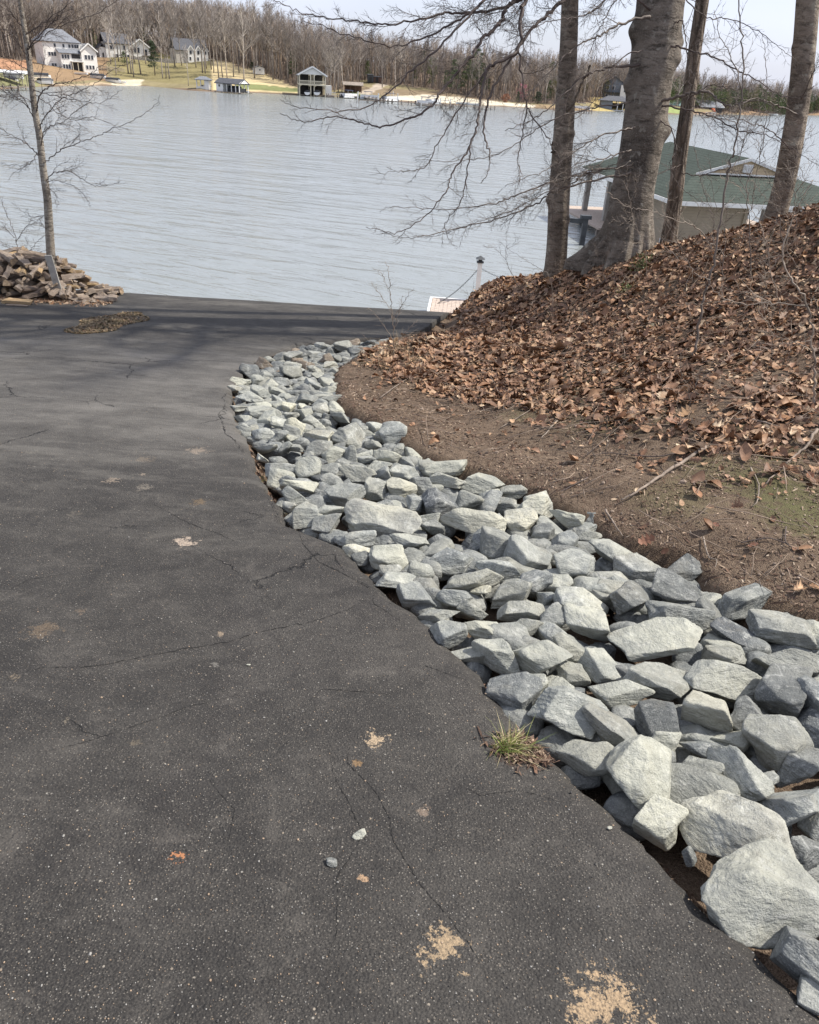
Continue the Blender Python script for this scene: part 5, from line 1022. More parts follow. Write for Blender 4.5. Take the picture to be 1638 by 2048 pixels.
M['trim'] = plain('white_trim', (.74, .73, .70), .5, .06)
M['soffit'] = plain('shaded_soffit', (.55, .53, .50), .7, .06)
M['post_grey'] = plain('grey_post', (.33, .31, .28), .7, .15)
M['deck'] = plain('tan_decking', (.42, .34, .28), .8, .2, 8)
M['glass'] = plain('dark_window_glass', (.03, .035, .045), .15, .1)
M['white_siding'] = lap_mat('white_lap_siding', (.82, .81, .78), .3, .25)
M['cream_siding'] = lap_mat('cream_lap_siding', (.80, .785, .74), .3, .25)
M['grey_roof'] = plain('grey_roof_shingle', (.17, .18, .20), .9, .2, 2)
M['dark_roof'] = plain('dark_roof_shingle', (.085, .088, .10), .9, .2, 2)
M['stone'] = plain('pale_stone', (.50, .47, .42), .9, .3, 3)
M['cream_post'] = plain('cream_painted_wood', (.66, .60, .46), .7, .1)
M['dark_void'] = plain('dark_interior', (.035, .033, .032), .8, .3, 2)
M['boat_white'] = plain('white_gelcoat', (.72, .72, .72), .35, .08); M['boat_blue'] = plain('navy_canvas', (.04, .055, .10), .7, .3, 3); M['boat_black'] = plain('black_canvas', (.025, .027, .032), .6, .3, 3)
M['boat_alu'] = plain('aluminium_tube', (.5, .52, .54), .35, .1, 3, .4)
M['dock_wood'] = plain('weathered_dock_wood', (.26, .22, .185), .85, .3, 2); M['brown_wood'] = plain('brown_stained_wood', (.13, .075, .055), .85, .25, 2); M['grey_blue'] = lap_mat('grey_blue_siding', (.20, .22, .25), .3, .3)
M['dark_metal'] = plain('dark_metal', (.05, .055, .06), .6, .3); M['orange'] = plain('orange_plastic', (.55, .14, .05), .5, .1); M['teal'] = plain('teal_metal_roof', (.16, .26, .25), .6, .1)
M['cream_slat'] = plain('pale_fence_wood', (.55, .47, .36), .8, .15)

# ------------------------------------------------------------------ the near boathouse (green shingled Dutch gable roof)
BC = onz(1348, 401, -3.2); ang = math.atan2(.145, .99)
bh = empty('green_roof_boathouse', (BC[0], BC[1], -5.85), ang, 'tan boathouse with green shingled roof standing over the water behind the bank', 'boathouse')
W_, LG, E0, RZ = 11.8, 15.2, 2.65, 4.45; xm = W_ / 2   # local z measured from the deck
gx0, gx1, gy, gzb = xm - 2.9, xm + 2.9, 4.6, E0 + .92
roofm = MB(); t = .12
rp = [(0, 0, E0), (W_, 0, E0), (W_, LG, E0), (0, LG, E0)]; rA, rB = (xm, gy - .35, RZ), (xm, LG, RZ); gl, gr_ = (gx0, gy - .02, gzb), (gx1, gy - .02, gzb)
gl2, gr2 = (gx0, gy - .35, gzb), (gx1, gy - .35, gzb)
V = [rp[0], rp[1], rp[2], rp[3], rA, rB, gl, gr_, gl2, gr2]
def rs(name, polys, mat, par, th=.10):
    m = MB(); 
    for p in polys: m.slab(p, th)
    return m.build(name, mat, par)
k_ = (gzb - E0) / (RZ - E0)
rs('roof', [[rp[0], gl, (xm*1.0 - 2.9, LG, gzb), rp[3]], [gl2, rA, rB, (gx0, LG, gzb)], [rp[1], rp[2], (gx1, LG, gzb), gr_], [gr2, (gx1, LG, gzb), rB, rA], [rp[0], rp[1], gr_, gl]], M['green_shingle'], bh)
g = MB(); g.slab([(gx0 + .15, gy - .27, gzb - .02), (gx1 - .15, gy - .27, gzb - .02), (xm, gy - .27, RZ - .12)], .1); gab = g.build('gable', lap_mat('gable_siding_painted_sun', (.60, .47, .31), .19, .6), bh)  # gable siding brighter than the tan walls: sunlight put into its colour
g = MB(); g.beam((gx0 - .1, gy - .40, gzb - .06), (xm, gy - .40, RZ - .06), .05, .15); g.beam((gx1 + .1, gy - .40, gzb - .06), (xm, gy - .40, RZ - .06), .05, .15); g.beam((gx0, gy - .41, gzb + .03), (gx1, gy - .41, gzb + .03), .04, .08); g.build('rake_board', M['trim'], bh)
g = MB(); g.bb(xm - .32, xm + .22, gy - .42, gy - .30, gzb + .14, gzb + .56); [g.bb(xm - .28, xm + .18, gy - .45, gy - .42, gzb + .17 + i * .075, gzb + .21 + i * .075) for i in range(5)]; g.build('gable_vent', M['trim'], bh)
g = MB(); g.bb(-.02, W_ + .02, -.04, .0, E0 - .22, E0 - .02); g.bb(-.06, -.02, -.04, LG, E0 - .22, E0 - .02); g.bb(W_ + .02, W_ + .06, -.04, LG, E0 - .22, E0 - .02); g.bb(-.02, W_, LG, LG + .04, E0 - .22, E0 - .02); g.build('fascia', M['trim'], bh)
g = MB(); g.bb(.0, W_, .0, LG, E0 - .24, E0 - .21); g.build('soffit', M['soffit'], bh)
g = MB(); g.bb(.75, 4.4, .8, .9, -.6, E0 - .25); g.bb(.65, .75, .8, 6.2, -.6, E0 - .25); g.bb(4.4, 4.5, .8, 6.2, -.6, E0 - .25); g.bb(.75, 4.4, 6.1, 6.2, -.6, E0 - .25); g.build('wall', M['tan_siding'], bh)
g = MB(); g.bb(.60, .78, .70, .80, -.6, E0 - .25); g.bb(4.36, 4.56, .70, .80, -.6, E0 - .25); g.build('corner_board', M['tan_siding'], bh)
g = MB(); g.bb(.70, 4.4, .72, .80, -.62, -.42); g.build('sill_board', M['cream_post'], bh)
g = MB(); g.bb(.60, .65, 1.8, 2.05, .25, .5); g.bb(.58, .60, 1.86, 1.99, .31, .44); g.build('outlet_box', M['trim'], bh)
for x, y in [(6.3, .9), (8.6, .9), (8.6, 6), (11.0, .9), (11.0, 7.6), (11.0, LG - .7), (.45, LG - .7), (.45, 10.4)]: MB().bb(x - .16, x + .16, y - .16, y + .16, -1.2, E0 - .25).build('post', M['trim'] if x > 6 else M['post_grey'], bh)
for y, sg in [(LG - .7, -1), (10.4, -1), (10.4, 1)]: MB().tube([(.45, y + .1 * sg, E0 - 1.0), (.45, y + .18 * sg, E0 - .6), (.45, y + .45 * sg, E0 - .36), (.45, y + .8 * sg, E0 - .27)], .07, 6).build('bracket', M['post_grey'], bh)
g = MB(); g.bb(-.9, W_ + .2, 7.5, LG + 1.2, -.12, .0); g.bb(-.2, 8, -.2, 7.5, -.12, 0) ; g.build('deck', M['deck'], bh)
g = MB(); [g.bb(x, x + .25, y, y + .25, -1.8, -.12) for x in (-.8, 5, 11) for y in (.5, 8, 15)]; g.build('piling', M['dock_wood'], bh)
# lift mast standing in the water beside the deck
p = onz(1163, 490, WATER); lm_ = empty('boat_lift_mast', (p[0], p[1], WATER), 0, 'dark mast of a boat lift standing in water left of the boathouse', 'boat lift')
MB().bb(-.14, .14, -.14, .14, -.5, 1.5).build('post', M['dark_metal'], lm_); MB().bb(-.9, .05, -.1, .1, 1.2, 1.42).build('arm', M['dark_metal'], lm_); MB().bb(-.30, .30, -.2, .2, 1.42, 1.62).build('motor_box', M['dark_metal'], lm_)

# ------------------------------------------------------------------ lakeside landing, post and chain
q = onz(872, 632, -5.9); ld = empty('composite_landing', (q[0], q[1], -5.9), -.05, 'pale composite board landing at the water beyond the driveway', 'landing')
g = MB(); 
for i in range(16): g.bb(-.25 + i * .152, -.25 + i * .152 + .144, -1.4, 2.5, -.04, 0)
o = g.build('boards', M['deck'], ld); g = MB(); g.bb(-.36, -.27, -1.5, 2.6, -.3, .025); g.bb(-.27, 2.2, 2.52, 2.62, -.3, .025); g.bb(-.27, 2.2, -1.5, -1.42, -.3, .025); g.build('edge_board', M['trim'], ld)
q = onz(953, 600, -5.9); po = empty('chain_post', (q[0], q[1], -5.9), 0, 'white square post with dark cap on the landing, chains hung from it', 'post')
MB().bb(-.085, .085, -.085, .085, 0, 1.42).build('shaft', M['trim'], po); g = MB(); g.bb(-.13, .13, -.13, .13, 1.42, 1.47); g.bb(-.07, .07, -.07, .07, 1.47, 1.56); g.add([(-.17, -.17, 1.56), (.17, -.17, 1.56), (.17, .17, 1.56), (-.17, .17, 1.56), (0, 0, 1.68)], [(0, 3, 2, 1)], [(0, 1, 4), (1, 2, 4), (2, 3, 4), (3, 0, 4)]); g.build('cap', M['dark_metal'], po)
def chain(a, b, sag, label, name='chain'):
    a = np.array(a); b = np.array(b); tb = Tubes(); L_ = np.linalg.norm(b - a) * 1.04; n = int(L_ / .062)
    f = lambda t: a + (b - a) * t - np.array([0, 0, sag]) * 4 * t * (1 - t)
    for i in range(n):
        c = f((i + .5) / n) - a; d = unit(f((i + 1) / n) - f(i / n)); s = unit(np.cross(d, [0, 0, 1])); s = s if i % 2 else np.cross(d, s)
        th = np.linspace(0, 2 * np.pi, 9); P = np.array([c + d * math.cos(u) * .042 + s * math.sin(u) * .022 for u in th]); tb.add(P, [.0065] * 9, 4)
    o = tb.build(name, M['dark_metal']); o.location = tuple(a); tag(o, label, 'chain', 'chains hung from the white post')
top = np.array([q[0], q[1], -5.9 + 1.25]); chain(top, onz(875, 607, -5.9), .15, 'dark chain running down from the white post to the landing corner')
e2 = atd(1075, 552, q[1] + .5); chain(top, e2, .28, 'dark chain sagging right from the white post toward the bank')
# ------------------------------------------------------------------ the far shore
SH = [(-300,186),(-150,182),(0,178),(100,173),(200,171),(290,172),(400,182),(470,184),(520,186),(600,190),(650,192),(760,201),(900,209),(1000,213),(1080,217),(1120,221),(1170,222),(1240,223),(1330,228),(1400,230),(1500,230),(1638,231),(1800,236),(2000,240)]
shw = np.array([onz(a, b, WATER + .02)[:2] for a, b in SH]); shu = np.array([s[0] for s in SH], float)
SHAZ = np.arctan2(shw[:, 0], shw[:, 1]); SHR = np.hypot(shw[:, 0], shw[:, 1])
def shore_r(az): return np.interp(az, SHAZ, SHR)
fc = []; fz = []
def addc(p): fc.append((p[0], p[1])); fz.append(p[2])
for (x, y) in shw:
    n = np.array([x, y]) / math.hypot(x, y)
    addc((x, y, WATER + .05)); q = np.array([x, y]) - n * 9; addc((q[0], q[1], WATER - 1.2)); q = np.array([x, y]) - n * 40; addc((q[0], q[1], WATER - 5)); q = np.array([x, y]) + n * 3; addc((q[0], q[1], WATER + .7))
def at_s(px, py, s):
    d = ray(px, py); az = math.atan2(d[0], d[1]); rr_ = float(shore_r(az)) + s; Y = rr_ * math.cos(az); return atd(px, py, Y)
for px, py, s in [(0,150,22),(0,118,60),(60,140,35),(100,137,45),(150,138,42),(190,140,40),(200,155,20),(120,158,16),(250,116,72),(240,150,28),(300,120,80),(300,158,22),(340,150,35),(385,128,75),(420,120,80),(400,165,18),(440,134,62),(470,163,22),(500,148,50),(522,152,42),
                  (560,160,32),(560,176,12),(620,178,20),(700,184,15),(705,183,24),(745,163,55),(760,180,30),(820,178,45),(850,196,16),(900,190,32),(960,200,22),(1050,204,24),(1080,208,18),(1160,206,26),(1215,198,45),(1240,212,16),(1350,219,14),(1420,218,16),(1500,222,10),(1600,224,12),(1638,224,14)]:
    addc(at_s(px, py, s))
TL = [(-300,-20),(0,-30),(200,-15),(400,-5),(500,5),(545,14),(600,36),(650,52),(700,64),(800,74),(900,76),(1000,90),(1100,99),(1200,112),(1300,122),(1360,126),(1420,142),(1480,152),(1560,158),(1638,166),(1800,178),(2000,190)]
tlx = [a for a, _ in TL]; tly = [b for _, b in TL]
def forest0(px): return np.interp(px, [0, 60, 110, 200, 240, 300, 340, 430, 470, 520, 555, 600, 660, 700, 740, 770, 850, 900, 1000, 1100, 1160, 1210, 1300, 1400, 1500, 1638], [85, 85, 78, 78, 95, 98, 100, 92, 72, 50, 32, 22, 12, 34, 62, 52, 48, 36, 22, 18, 30, 42, 25, 22, 8, 8])
TH = 18.0
for px in range(-300, 2001, 100):
    for s in (170, 200):
        p = at_s(px, np.interp(px, tlx, tly), s); fc.append((p[0], p[1])); fz.append(p[2] - TH * float(np.interp(px, [550, 750, 1300, 1400], [1, .72, .68, .62])))
    p = at_s(px, np.interp(px, tlx, tly), 330); fc.append((p[0], p[1])); fz.append(fz[-1] - 4)
    p = at_s(px, np.interp(px, tlx, tly), 900); fc.append((p[0], p[1])); fz.append(fz[-1] - 5)
_far = tps_fit(fc, fz, 'lin', .15)
def far_z(x, y): return _far(np.stack([np.atleast_1d(x), np.atleast_1d(y)], 1))
azs = np.linspace(SHAZ[0], SHAZ[-1], 420); ss = np.concatenate([[-42, -20, -8, -4], np.arange(-2, 120, 2.2), np.arange(122, 900, 16)])
AZ, S_ = np.meshgrid(azs, ss); Rr_ = shore_r(AZ) + S_; X = Rr_ * np.sin(AZ); Y = Rr_ * np.cos(AZ); Z = far_z(X.ravel(), Y.ravel())
Z = Z + np.clip((S_.ravel() - 12) / 30, 0, 1) * .5 * fbm(X.ravel(), Y.ravel(), .05)
n, m = len(azs), len(ss); i = (np.arange(m - 1)[:, None] * n + np.arange(n - 1)[None]).ravel()
# land cover as the ground's own colour
pxs = 819 + FOC * np.tan(AZ.ravel()) / math.cos(PITCH) * 1.0
pr = np.stack([X.ravel(), Y.ravel(), Z], 1) - CAM; kk = pr @ _f; PXX = 819 + FOC * (pr @ _r) / kk; PYY = 1024 - FOC * (pr @ _v) / kk
nzf = fbm(X.ravel(), Y.ravel(), .11, 4)
col = np.repeat([[.20, .150, .110]], len(Z), 0); sfl = S_.ravel()
lawn = (sfl < forest0(PXX) + 3 * nzf)
col[lawn] = (.24, .205, .115)
def paint(mask, c): col[mask] = c
paint(lawn & (PXX < 215) & (sfl > 10), (.27, .185, .11)); paint(lawn & (PXX > 225) & (PXX < 420) & (sfl > 12), (.225, .195, .095))
paint(lawn & (PXX < 75) & (sfl < 30), (.20, .20, .10)); paint(lawn & (PXX < 62) & (sfl > 40), (.36, .20, .12)); paint(lawn & (PXX > 425) & (PXX < 640), (.58, .47, .27)); paint(lawn & (PXX > 470) & (PXX < 600) & (sfl < 16 + 3 * nzf) & (sfl > 3), (.19, .21, .09))
paint(lawn & (PXX > 700) & (PXX < 730) & (sfl < 30), (.16, .20, .07)); paint(lawn & (PXX > 722) & (PXX < 1000) & (sfl > 14) & (sfl < 40), (.22, .17, .11)); paint(lawn & (np.abs(PXX - (725 + (sfl - 12) * 1.0)) < 12) & (PXX > 715) & (sfl > 12), (.42, .36, .29))
paint((PXX > 780) & (PXX < 1075) & (sfl < np.interp(PXX, [780, 850, 940, 1075], [12, 26, 24, 7])) & (sfl > -1), (.60, .54, .42)); paint((PXX > 225) & (PXX < 285) & (sfl < 14) & (sfl > -1), (.56, .50, .38)); paint((PXX > 100) & (PXX < 225) & (sfl < 5), (.42, .33, .22))
paint(lawn & (PXX > 1180) & (PXX < 1245), (.42, .34, .15)); paint(lawn & (PXX > 1335) & (PXX < 1368), (.24, .29, .11)); paint((PXX > 1070) & (PXX < 1180) & (sfl < 14), (.30, .22, .13)); paint((PXX > 1370) & (sfl < 10), (.28, .19, .12)); paint((PXX > 1180) & (PXX < 1240) & (sfl > 14) & (sfl < 50), (.33, .26, .12))
paint((sfl < 1.2), (.17, .125, .09))
col = col * (1 + .12 * nzf[:, None])
b = NB('far_land'); a_ = b.N('ShaderNodeAttribute'); a_.attribute_name = 'tint'; nn = b.noise(.6, 6, .7); M['far_land'] = b.fin(b.mix(b.rmp(nn, .35, .65, .35, 0), a_.outputs[0], (.07, .05, .032)), .95, spec=.1)
tag(link('far_hillside', mesh_np('far_hillside', np.stack([X.ravel(), Y.ravel(), Z], 1), [np.stack([i, i + 1, i + n + 1, i + n], 1)], M['far_land'], True, None, col.clip(0, 1))), kind='structure')
def fz1(x, y): return float(far_z(x, y)[0])
def far_hit(px, py):
    d = ray(px, py); d = d / d[1]; az = math.atan2(d[0], d[1]); Y0 = float(shore_r(az)) * math.cos(az); Yv = np.linspace(Y0 - 12, Y0 + 260, 1400); Q = CAM + d * Yv[:, None]; g = far_z(Q[:, 0], Q[:, 1]); i = np.argmax(Q[:, 2] < g)
    return Q[i] if Q[i, 2] < g[i] else at_s(px, py, 60)
def on_far(px, s):
    py = 190; 
    d = ray(px, py); az = math.atan2(d[0], d[1]); rr_ = float(shore_r(az)) + s; x, y = rr_ * math.sin(az), rr_ * math.cos(az); return x, y, fz1(x, y)

# ------------------------------------------------------------------ far woods
def far_tree_mesh(seed, H=19.0, nb=34, ntw=7, side=3):
    rr = np.random.default_rng(seed); tb = Tubes(); k = rr.uniform(-.05, .05, 2); zz = np.linspace(0, H, 8); P = np.stack([k[0] * zz + .15 * np.sin(zz * .4 + seed), k[1] * zz + .12 * np.sin(zz * .33), zz], 1); tb.add(P, np.interp(zz, [0, H], [.24, .035]), 5)
    V = []; T = []; nv = 0
    def sl(a, b, w0, w1):
        nonlocal nv
        d = unit(b - a); s = unit(np.cross(d, rr.normal(size=3))); t = np.cross(d, s)
        V.extend([a + s * w0, a - s * w0 * .5 + t * w0 * .87, a - s * w0 * .5 - t * w0 * .87, b + s * w1, b - s * w1 * .5 + t * w1 * .87, b - s * w1 * .5 - t * w1 * .87])
        for i in range(3): j = (i + 1) % 3; T.extend([(nv + i, nv + j, nv + 3 + j), (nv + i, nv + 3 + j, nv + 3 + i)])
        nv += 6
    for q in range(nb):
        h = H * rr.uniform(.30, .97) ** .85; i = h / H * 7; p0 = np.array([np.interp(h, zz, P[:, 0]), np.interp(h, zz, P[:, 1]), h]); a = rr.uniform(0, 6.28); L_ = (H - h) * .42 * rr.uniform(.6, 1.2) + .9; el = rr.uniform(.5, 1.1)
        d = np.array([math.cos(a) * math.cos(el), math.sin(a) * math.cos(el), math.sin(el)]); p1 = p0 + d * L_ * .5; d2 = unit(d + np.array([0, 0, .5]) + rr.normal(0, .2, 3)); p2 = p1 + d2 * L_ * .5; w = .045 + .012 * L_
        sl(p0, p1, w, w * .6); sl(p1, p2, w * .6, .02)
        for t in range(ntw):
            u = rr.uniform(.2, 1); s = p0 + (p2 - p0) * u; dd = unit(d + rr.normal(0, .6, 3) + np.array([0, 0, .3])); sl(s, s + dd * L_ * rr.uniform(.2, .5), .026, .012)
    V2 = np.concatenate([np.concatenate(tb.V), np.array(V)]); n0 = tb.n; return V2, np.concatenate(tb.Q), np.concatenate([np.concatenate(tb.T), np.array(T) + n0])
def wood_bark(name, a, c): return plain(name, a, .9, .35, .8) if c is None else plain(name, c, .9, .35, .8)
M['fw1'] = plain('far_bark_grey', (.265, .232, .205), .9, .3, .5); M['fw2'] = plain('far_bark_brown', (.215, .178, .152), .9, .3, .5); M['fw3'] = plain('far_bark_pale', (.42, .37, .32), .9, .25, .5); M['fw4'] = plain('far_twigs_rust', (.34, .262, .19), .9, .3, .5); M['fw5'] = plain('far_redbud', (.34, .15, .17), .9, .3, .5)
FT = [far_tree_mesh(900 + k, 19 + (k % 3) * 2.0) for k in range(7)]
ftm = {(k, m_): mesh_np('bare_tree', FT[k][0], [FT[k][1], FT[k][2]], M[m_]) for k in range(7) for m_ in ('fw1', 'fw2', 'fw3')}
rr = np.random.default_rng(77)
def leafy_mesh(seed, H, Wd, mat, n=1500, cone=True, low=.12, trunkr=.2):
    rr = np.random.default_rng(seed); V = []; F = []; nv = 0; cl = []
    for c in range(46):
        t = rr.uniform(low, 1) ** .9; rad = (Wd * (1 - t) ** .75 + .25) if cone else Wd * math.sqrt(max(0, 1 - ((t - .58) / .46) ** 2)) ; a = rr.uniform(0, 6.28); q = rad * rr.uniform(.35, 1.0); cl.append((math.cos(a) * q, math.sin(a) * q, t * H, .30 * Wd * (1.15 - t * .6)))
    for i in range(n):
        cx, cy, cz_, cr = cl[int(rr.integers(0, 46))]; p = np.array([cx, cy, cz_]) + rr.normal(0, 1, 3) * cr * np.array([.7, .7, .36]); d = unit(rr.normal(size=3) + np.array([p[0], p[1], 0]) * .4); s = unit(np.cross(d, rr.normal(size=3))); L_ = rr.uniform(.25, .6); w = rr.uniform(.06, .16)
        V += [p - s * w, p + s * w, p + d * L_]; F.append((nv, nv + 1, nv + 2)); nv += 3
    return mesh_np('crown', V, [np.array(F)], mat, False)
M['pine'] = plain('pine_green', (.075, .110, .042), .8, .4, .7); M['pine2'] = plain('yellow_pine_green', (.13, .165, .06), .8, .35, .7); M['cedar'] = plain('dark_cedar_green', (.05, .075, .034), .8, .4, .7); M['rustleaf'] = plain('rusty_leaf', (.26, .12, .07), .8, .3, 1); M['olive'] = plain('budding_olive', (.16, .15, .07), .8, .3, 1)
EG = [leafy_mesh(1, 15, 2.6, M['pine'], cone=False, low=.35), leafy_mesh(2, 14, 3.0, M['pine2'], cone=False, low=.4), leafy_mesh(3, 9, 2.3, M['cedar']), leafy_mesh(4, 12, 2.6, M['pine'], low=.15), leafy_mesh(5, 13, 3.2, M['olive'], cone=False, low=.3), leafy_mesh(6, 10, 2.4, M['pine2'], low=.2)]
_t = Tubes(); _t.add([(0, 0, 0), (.1, 0, 5), (0, .1, 10)], [.18, .13, .04], 5); EGT = _t.mesh('trunk', M['fw2'])
def place_far(me, x, y, s, name, label, cat, group, sx=1.0, z=None):
    o = link(name, me); o.location = (x, y, (fz1(x, y) if z is None else z) - .2); o.rotation_euler = (0, 0, rr.uniform(0, 6.28)); o.scale = (s * sx, s * sx, s); return tag(o, label, cat, group)
# trees one can tell apart: the yard trees, by their feet in the picture
YARD = [(222,128,.9),(238,126,1.),(270,128,1.0),(292,130,1),(350,134,1),(364,132,.9),(392,135,1.05),(412,136,1.0),(423,138,1.1),(232,150,.9),(242,118,.9),(256,146,1.1),(262,146,1.05),(268,155,1.0),(281,147,1.05),(325,157,.95),(332,158,.8),(340,159,.9),(377,172,.55),(405,148,1.15),(411,149,1.0),(428,147,1.0),(438,157,1.1),(446,156,.9),(455,157,1.05),(467,155,.9),(487,162,.8),(489,164,1.15),(478,148,1),(510,158,1.15),(517,152,1.1),(527,153,1),(546,160,1.1),(536,150,1),(576,166,1.0),(590,172,.9),(660,186,.75),(668,186,.85),(676,184,.8),(684,184,.7),(652,184,.8),(765,175,.8),(790,178,.9)]
for k, (px, py, s) in enumerate(YARD):
    q = far_hit(px, py); side = 'second house lawn' if px < 300 else 'cream house lawn' if px < 350 else 'small gazebo' if px < 430 else 'low open boathouse' if px < 480 else 'little white shed' if px < 530 else 'foot of the straw slope' if px < 600 else 'two storey boathouse' if px < 700 else 'pebbled road'
    nth = ['tall straight', 'thin leaning', 'pale barked', 'twin topped', 'dark barked', 'bushy topped'][k % 6]
    place_far(ftm[(k % 7, 'fw3' if k % 3 == 0 else 'fw1')], q[0], q[1], s, 'bare_tree', f'{nth} bare tree by the {side} across the lake', 'tree', f'bare trees by the {side} across the lake')
# the front ranks of the far wood: 210 individuals, then the mass behind
N_ind = 0; cand = []
for k in range(7000):
    px = rr.uniform(-30, 1680); s = float(forest0(px)) + rr.exponential(26) + rr.uniform(0, 5)
    if s > 215: continue
    cand.append((s - float(forest0(px)), px, s))
cand.sort(); keep = []; pos = []
for d0, px, s in cand:
    x, y, z = on_far(px, s) if False else (0, 0, 0)
    dd = ray(px, 190); az = math.atan2(dd[0], dd[1]); R__ = float(shore_r(az)) + s; x, y = R__ * math.sin(az), R__ * math.cos(az)
    if pos and min((x - a) ** 2 + (y - c) ** 2 for a, c in pos[-160:]) < 2.2 ** 2: continue
    pos.append((x, y)); keep.append((px, s, x, y, R__))
keep = keep[:2700]
zs = far_z(np.array([k[2] for k in keep]), np.array([k[3] for k in keep]))
def zone(px):
    for lim, nm in ((60, 'orange clay bank'), (200, 'big white house'), (270, 'second white house'), (330, 'white gabled wing'), (430, 'cream gabled house'), (520, 'head of the straw slope'), (590, 'foot of the straw slope'), (700, 'two storey boathouse'), (770, 'brown shelter and road'), (850, 'left half of the beach'), (950, 'middle of the beach'), (1040, 'right half of the beach'), (1120, 'redbud tree'), (1320, 'grey boathouse'), (1400, 'low green cottage'), (1480, 'white gabled boathouse'), (1560, 'bare far point')):
        if px < lim: return nm
    return 'dark roofed boathouse'
PR = []; 
for k in keep:
    px = k[0]; green = .02
    if 1330 < px: green = .8
    elif 855 < px < 1000: green = .16
    elif 1090 < px < 1130: green = .15
    elif 560 < px < 590: green = .06
    PR.append(green)
GR = {}
EV_n = 0; big = []
for k, ((px, s, x, y, R__), z, g_) in enumerate(zip(keep, zs, PR)):
    H = rr.uniform(.75, 1.08) * float(np.interp(px, [550, 750, 1300, 1400], [1, .74, .70, .66]))
    if rr.uniform() < g_ and EV_n < 190:
        EV_n += 1; j = int(rr.choice([0, 1, 3, 4, 5])); root = empty('evergreen_tree', (x, y, z - .2), rr.uniform(0, 6.2), f'{["dark green pine","yellow green pine","","dense green pine","olive budding tree","light green pine"][j]} in the wood behind the {zone(px)}', 'tree', f'evergreen trees in the wood behind the {zone(px)}')
        sc_ = H * rr.uniform(.85, 1.1); root.scale = (sc_,) * 3; link('crown', EG[j], root); link('trunk', EGT, root); continue
    if N_ind < 170:
        N_ind += 1; c_ = int(rr.choice(3, p=[.5, .3, .2])); place_far(ftm[(int(rr.integers(0, 7)), ['fw1', 'fw2', 'fw3'][c_])], x, y, H, 'bare_tree', f'{["grey","brown","pale"][c_]} bare tree at the front of the wood behind the {zone(px)}', 'tree', f'bare trees at the front of the wood behind the {zone(px)}', z=z)
    else: big.append((x, y, z, H))
LOW = [far_tree_mesh(950 + k, 19, 26, 4) for k in range(4)]
for part in range(3):
    Vs, Qs, Ts, nv = [], [], [], 0
    for k, (x, y, z, H) in enumerate(big):
        if k % 3 != part: continue
        V, Q, T = LOW[k % 4]; a = rr.uniform(0, 6.28); c_, s_ = math.cos(a), math.sin(a); W = V @ np.array([[c_, s_, 0], [-s_, c_, 0], [0, 0, 1]]) * H + np.array([x, y, z - .3]); Vs.append(W); Qs.append(Q + nv); Ts.append(T + nv); nv += len(V)
    if Vs: tag(link('far_wood', mesh_np('far_wood', np.concatenate(Vs), [np.concatenate(Qs), np.concatenate(Ts)], M[['fw1', 'fw2', 'fw4'][part]])), f'{["grey","brown","rust tinged"][part]} mass of bare trees covering the hillside across the lake', 'woodland', kind='stuff')
print('far trees', N_ind, EV_n, len(big))
# low brush along the wood's foot
V = []; T = []; nv = 0
for k in range(26000):
    px = rr.uniform(-20, 1660); s = float(forest0(px)) + rr.uniform(-3, 130); dd = ray(px, 190); az = math.atan2(dd[0], dd[1]); R__ = float(shore_r(az)) + s; x, y = R__ * math.sin(az), R__ * math.cos(az); V.append((x, y)); 
z = far_z(np.array(V)[:, 0], np.array(V)[:, 1]); V = np.column_stack([np.array(V), z]); m = len(V); d = rr.normal(0, .35, (m, 3)); d[:, 2] = 1; L_ = rr.uniform(.8, 5.0, m); s = rr.normal(size=(m, 3)); s[:, 2] *= .2; s /= np.linalg.norm(s, axis=1, keepdims=True); W = np.stack([V - s * .07, V + s * .07, V + d * L_[:, None]], 1).reshape(-1, 3)
tag(link('underbrush', mesh_np('underbrush', W, [np.arange(3 * m).reshape(-1, 3)], M['fw2'], False)), 'brown underbrush along the foot of the far wood', 'underbrush', kind='stuff')
def leafy_thing(px, py, j, s, label, cat='tree', sx=1.0):
    q = far_hit(px, py); root = empty('evergreen_tree' if cat == 'tree' else 'evergreen_shrub', (q[0], q[1], q[2] - .1), 0, label, cat); root.scale = (s * sx, s * sx, s); link('crown', EG[j], root); link('trunk', EGT, root)
leafy_thing(310, 150, 2, 1.15, 'dark evergreen tree right of the second white house across the lake', sx=.9); leafy_thing(250, 132, 5, .45, 'small round evergreen left of the lawn before the second house', sx=1.5)
leafy_thing(1035, 206, 2, .42, 'small dark evergreen shrub on the sandy shore', 'shrub'); leafy_thing(1075, 208, 2, .45, 'dark low evergreen at the end of the sandy beach', 'shrub', 2.0); leafy_thing(930, 190, 3, 1.0, 'dark full evergreen tree behind the beach'); leafy_thing(905, 190, 3, .95, 'dark evergreen tree left of the full one behind the beach'); leafy_thing(950, 192, 0, 1.0, 'pine tree right of the full dark evergreen behind the beach')
leafy_thing(505, 140, 2, .3, 'dark low evergreen shrub at the head of the straw slope', 'shrub', 2.2); leafy_thing(1098, 195, 0, .8, 'green pine behind the slim left trunk across the lake'); leafy_thing(1385, 214, 5, .5, 'light green bushy evergreen left of the white gable across the lake', sx=1.7); leafy_thing(1540, 218, 2, .6, 'dark evergreen at the water of the far right shore', sx=1.4)
q = far_hit(1010, 205); root = empty('brown_shrub', q, 0, 'round russet shrub on the sandy shore', 'shrub'); m_ = leafy_mesh(31, 2.6, 1.6, M['rustleaf'], 500, False, .1); link('crown', m_, root)
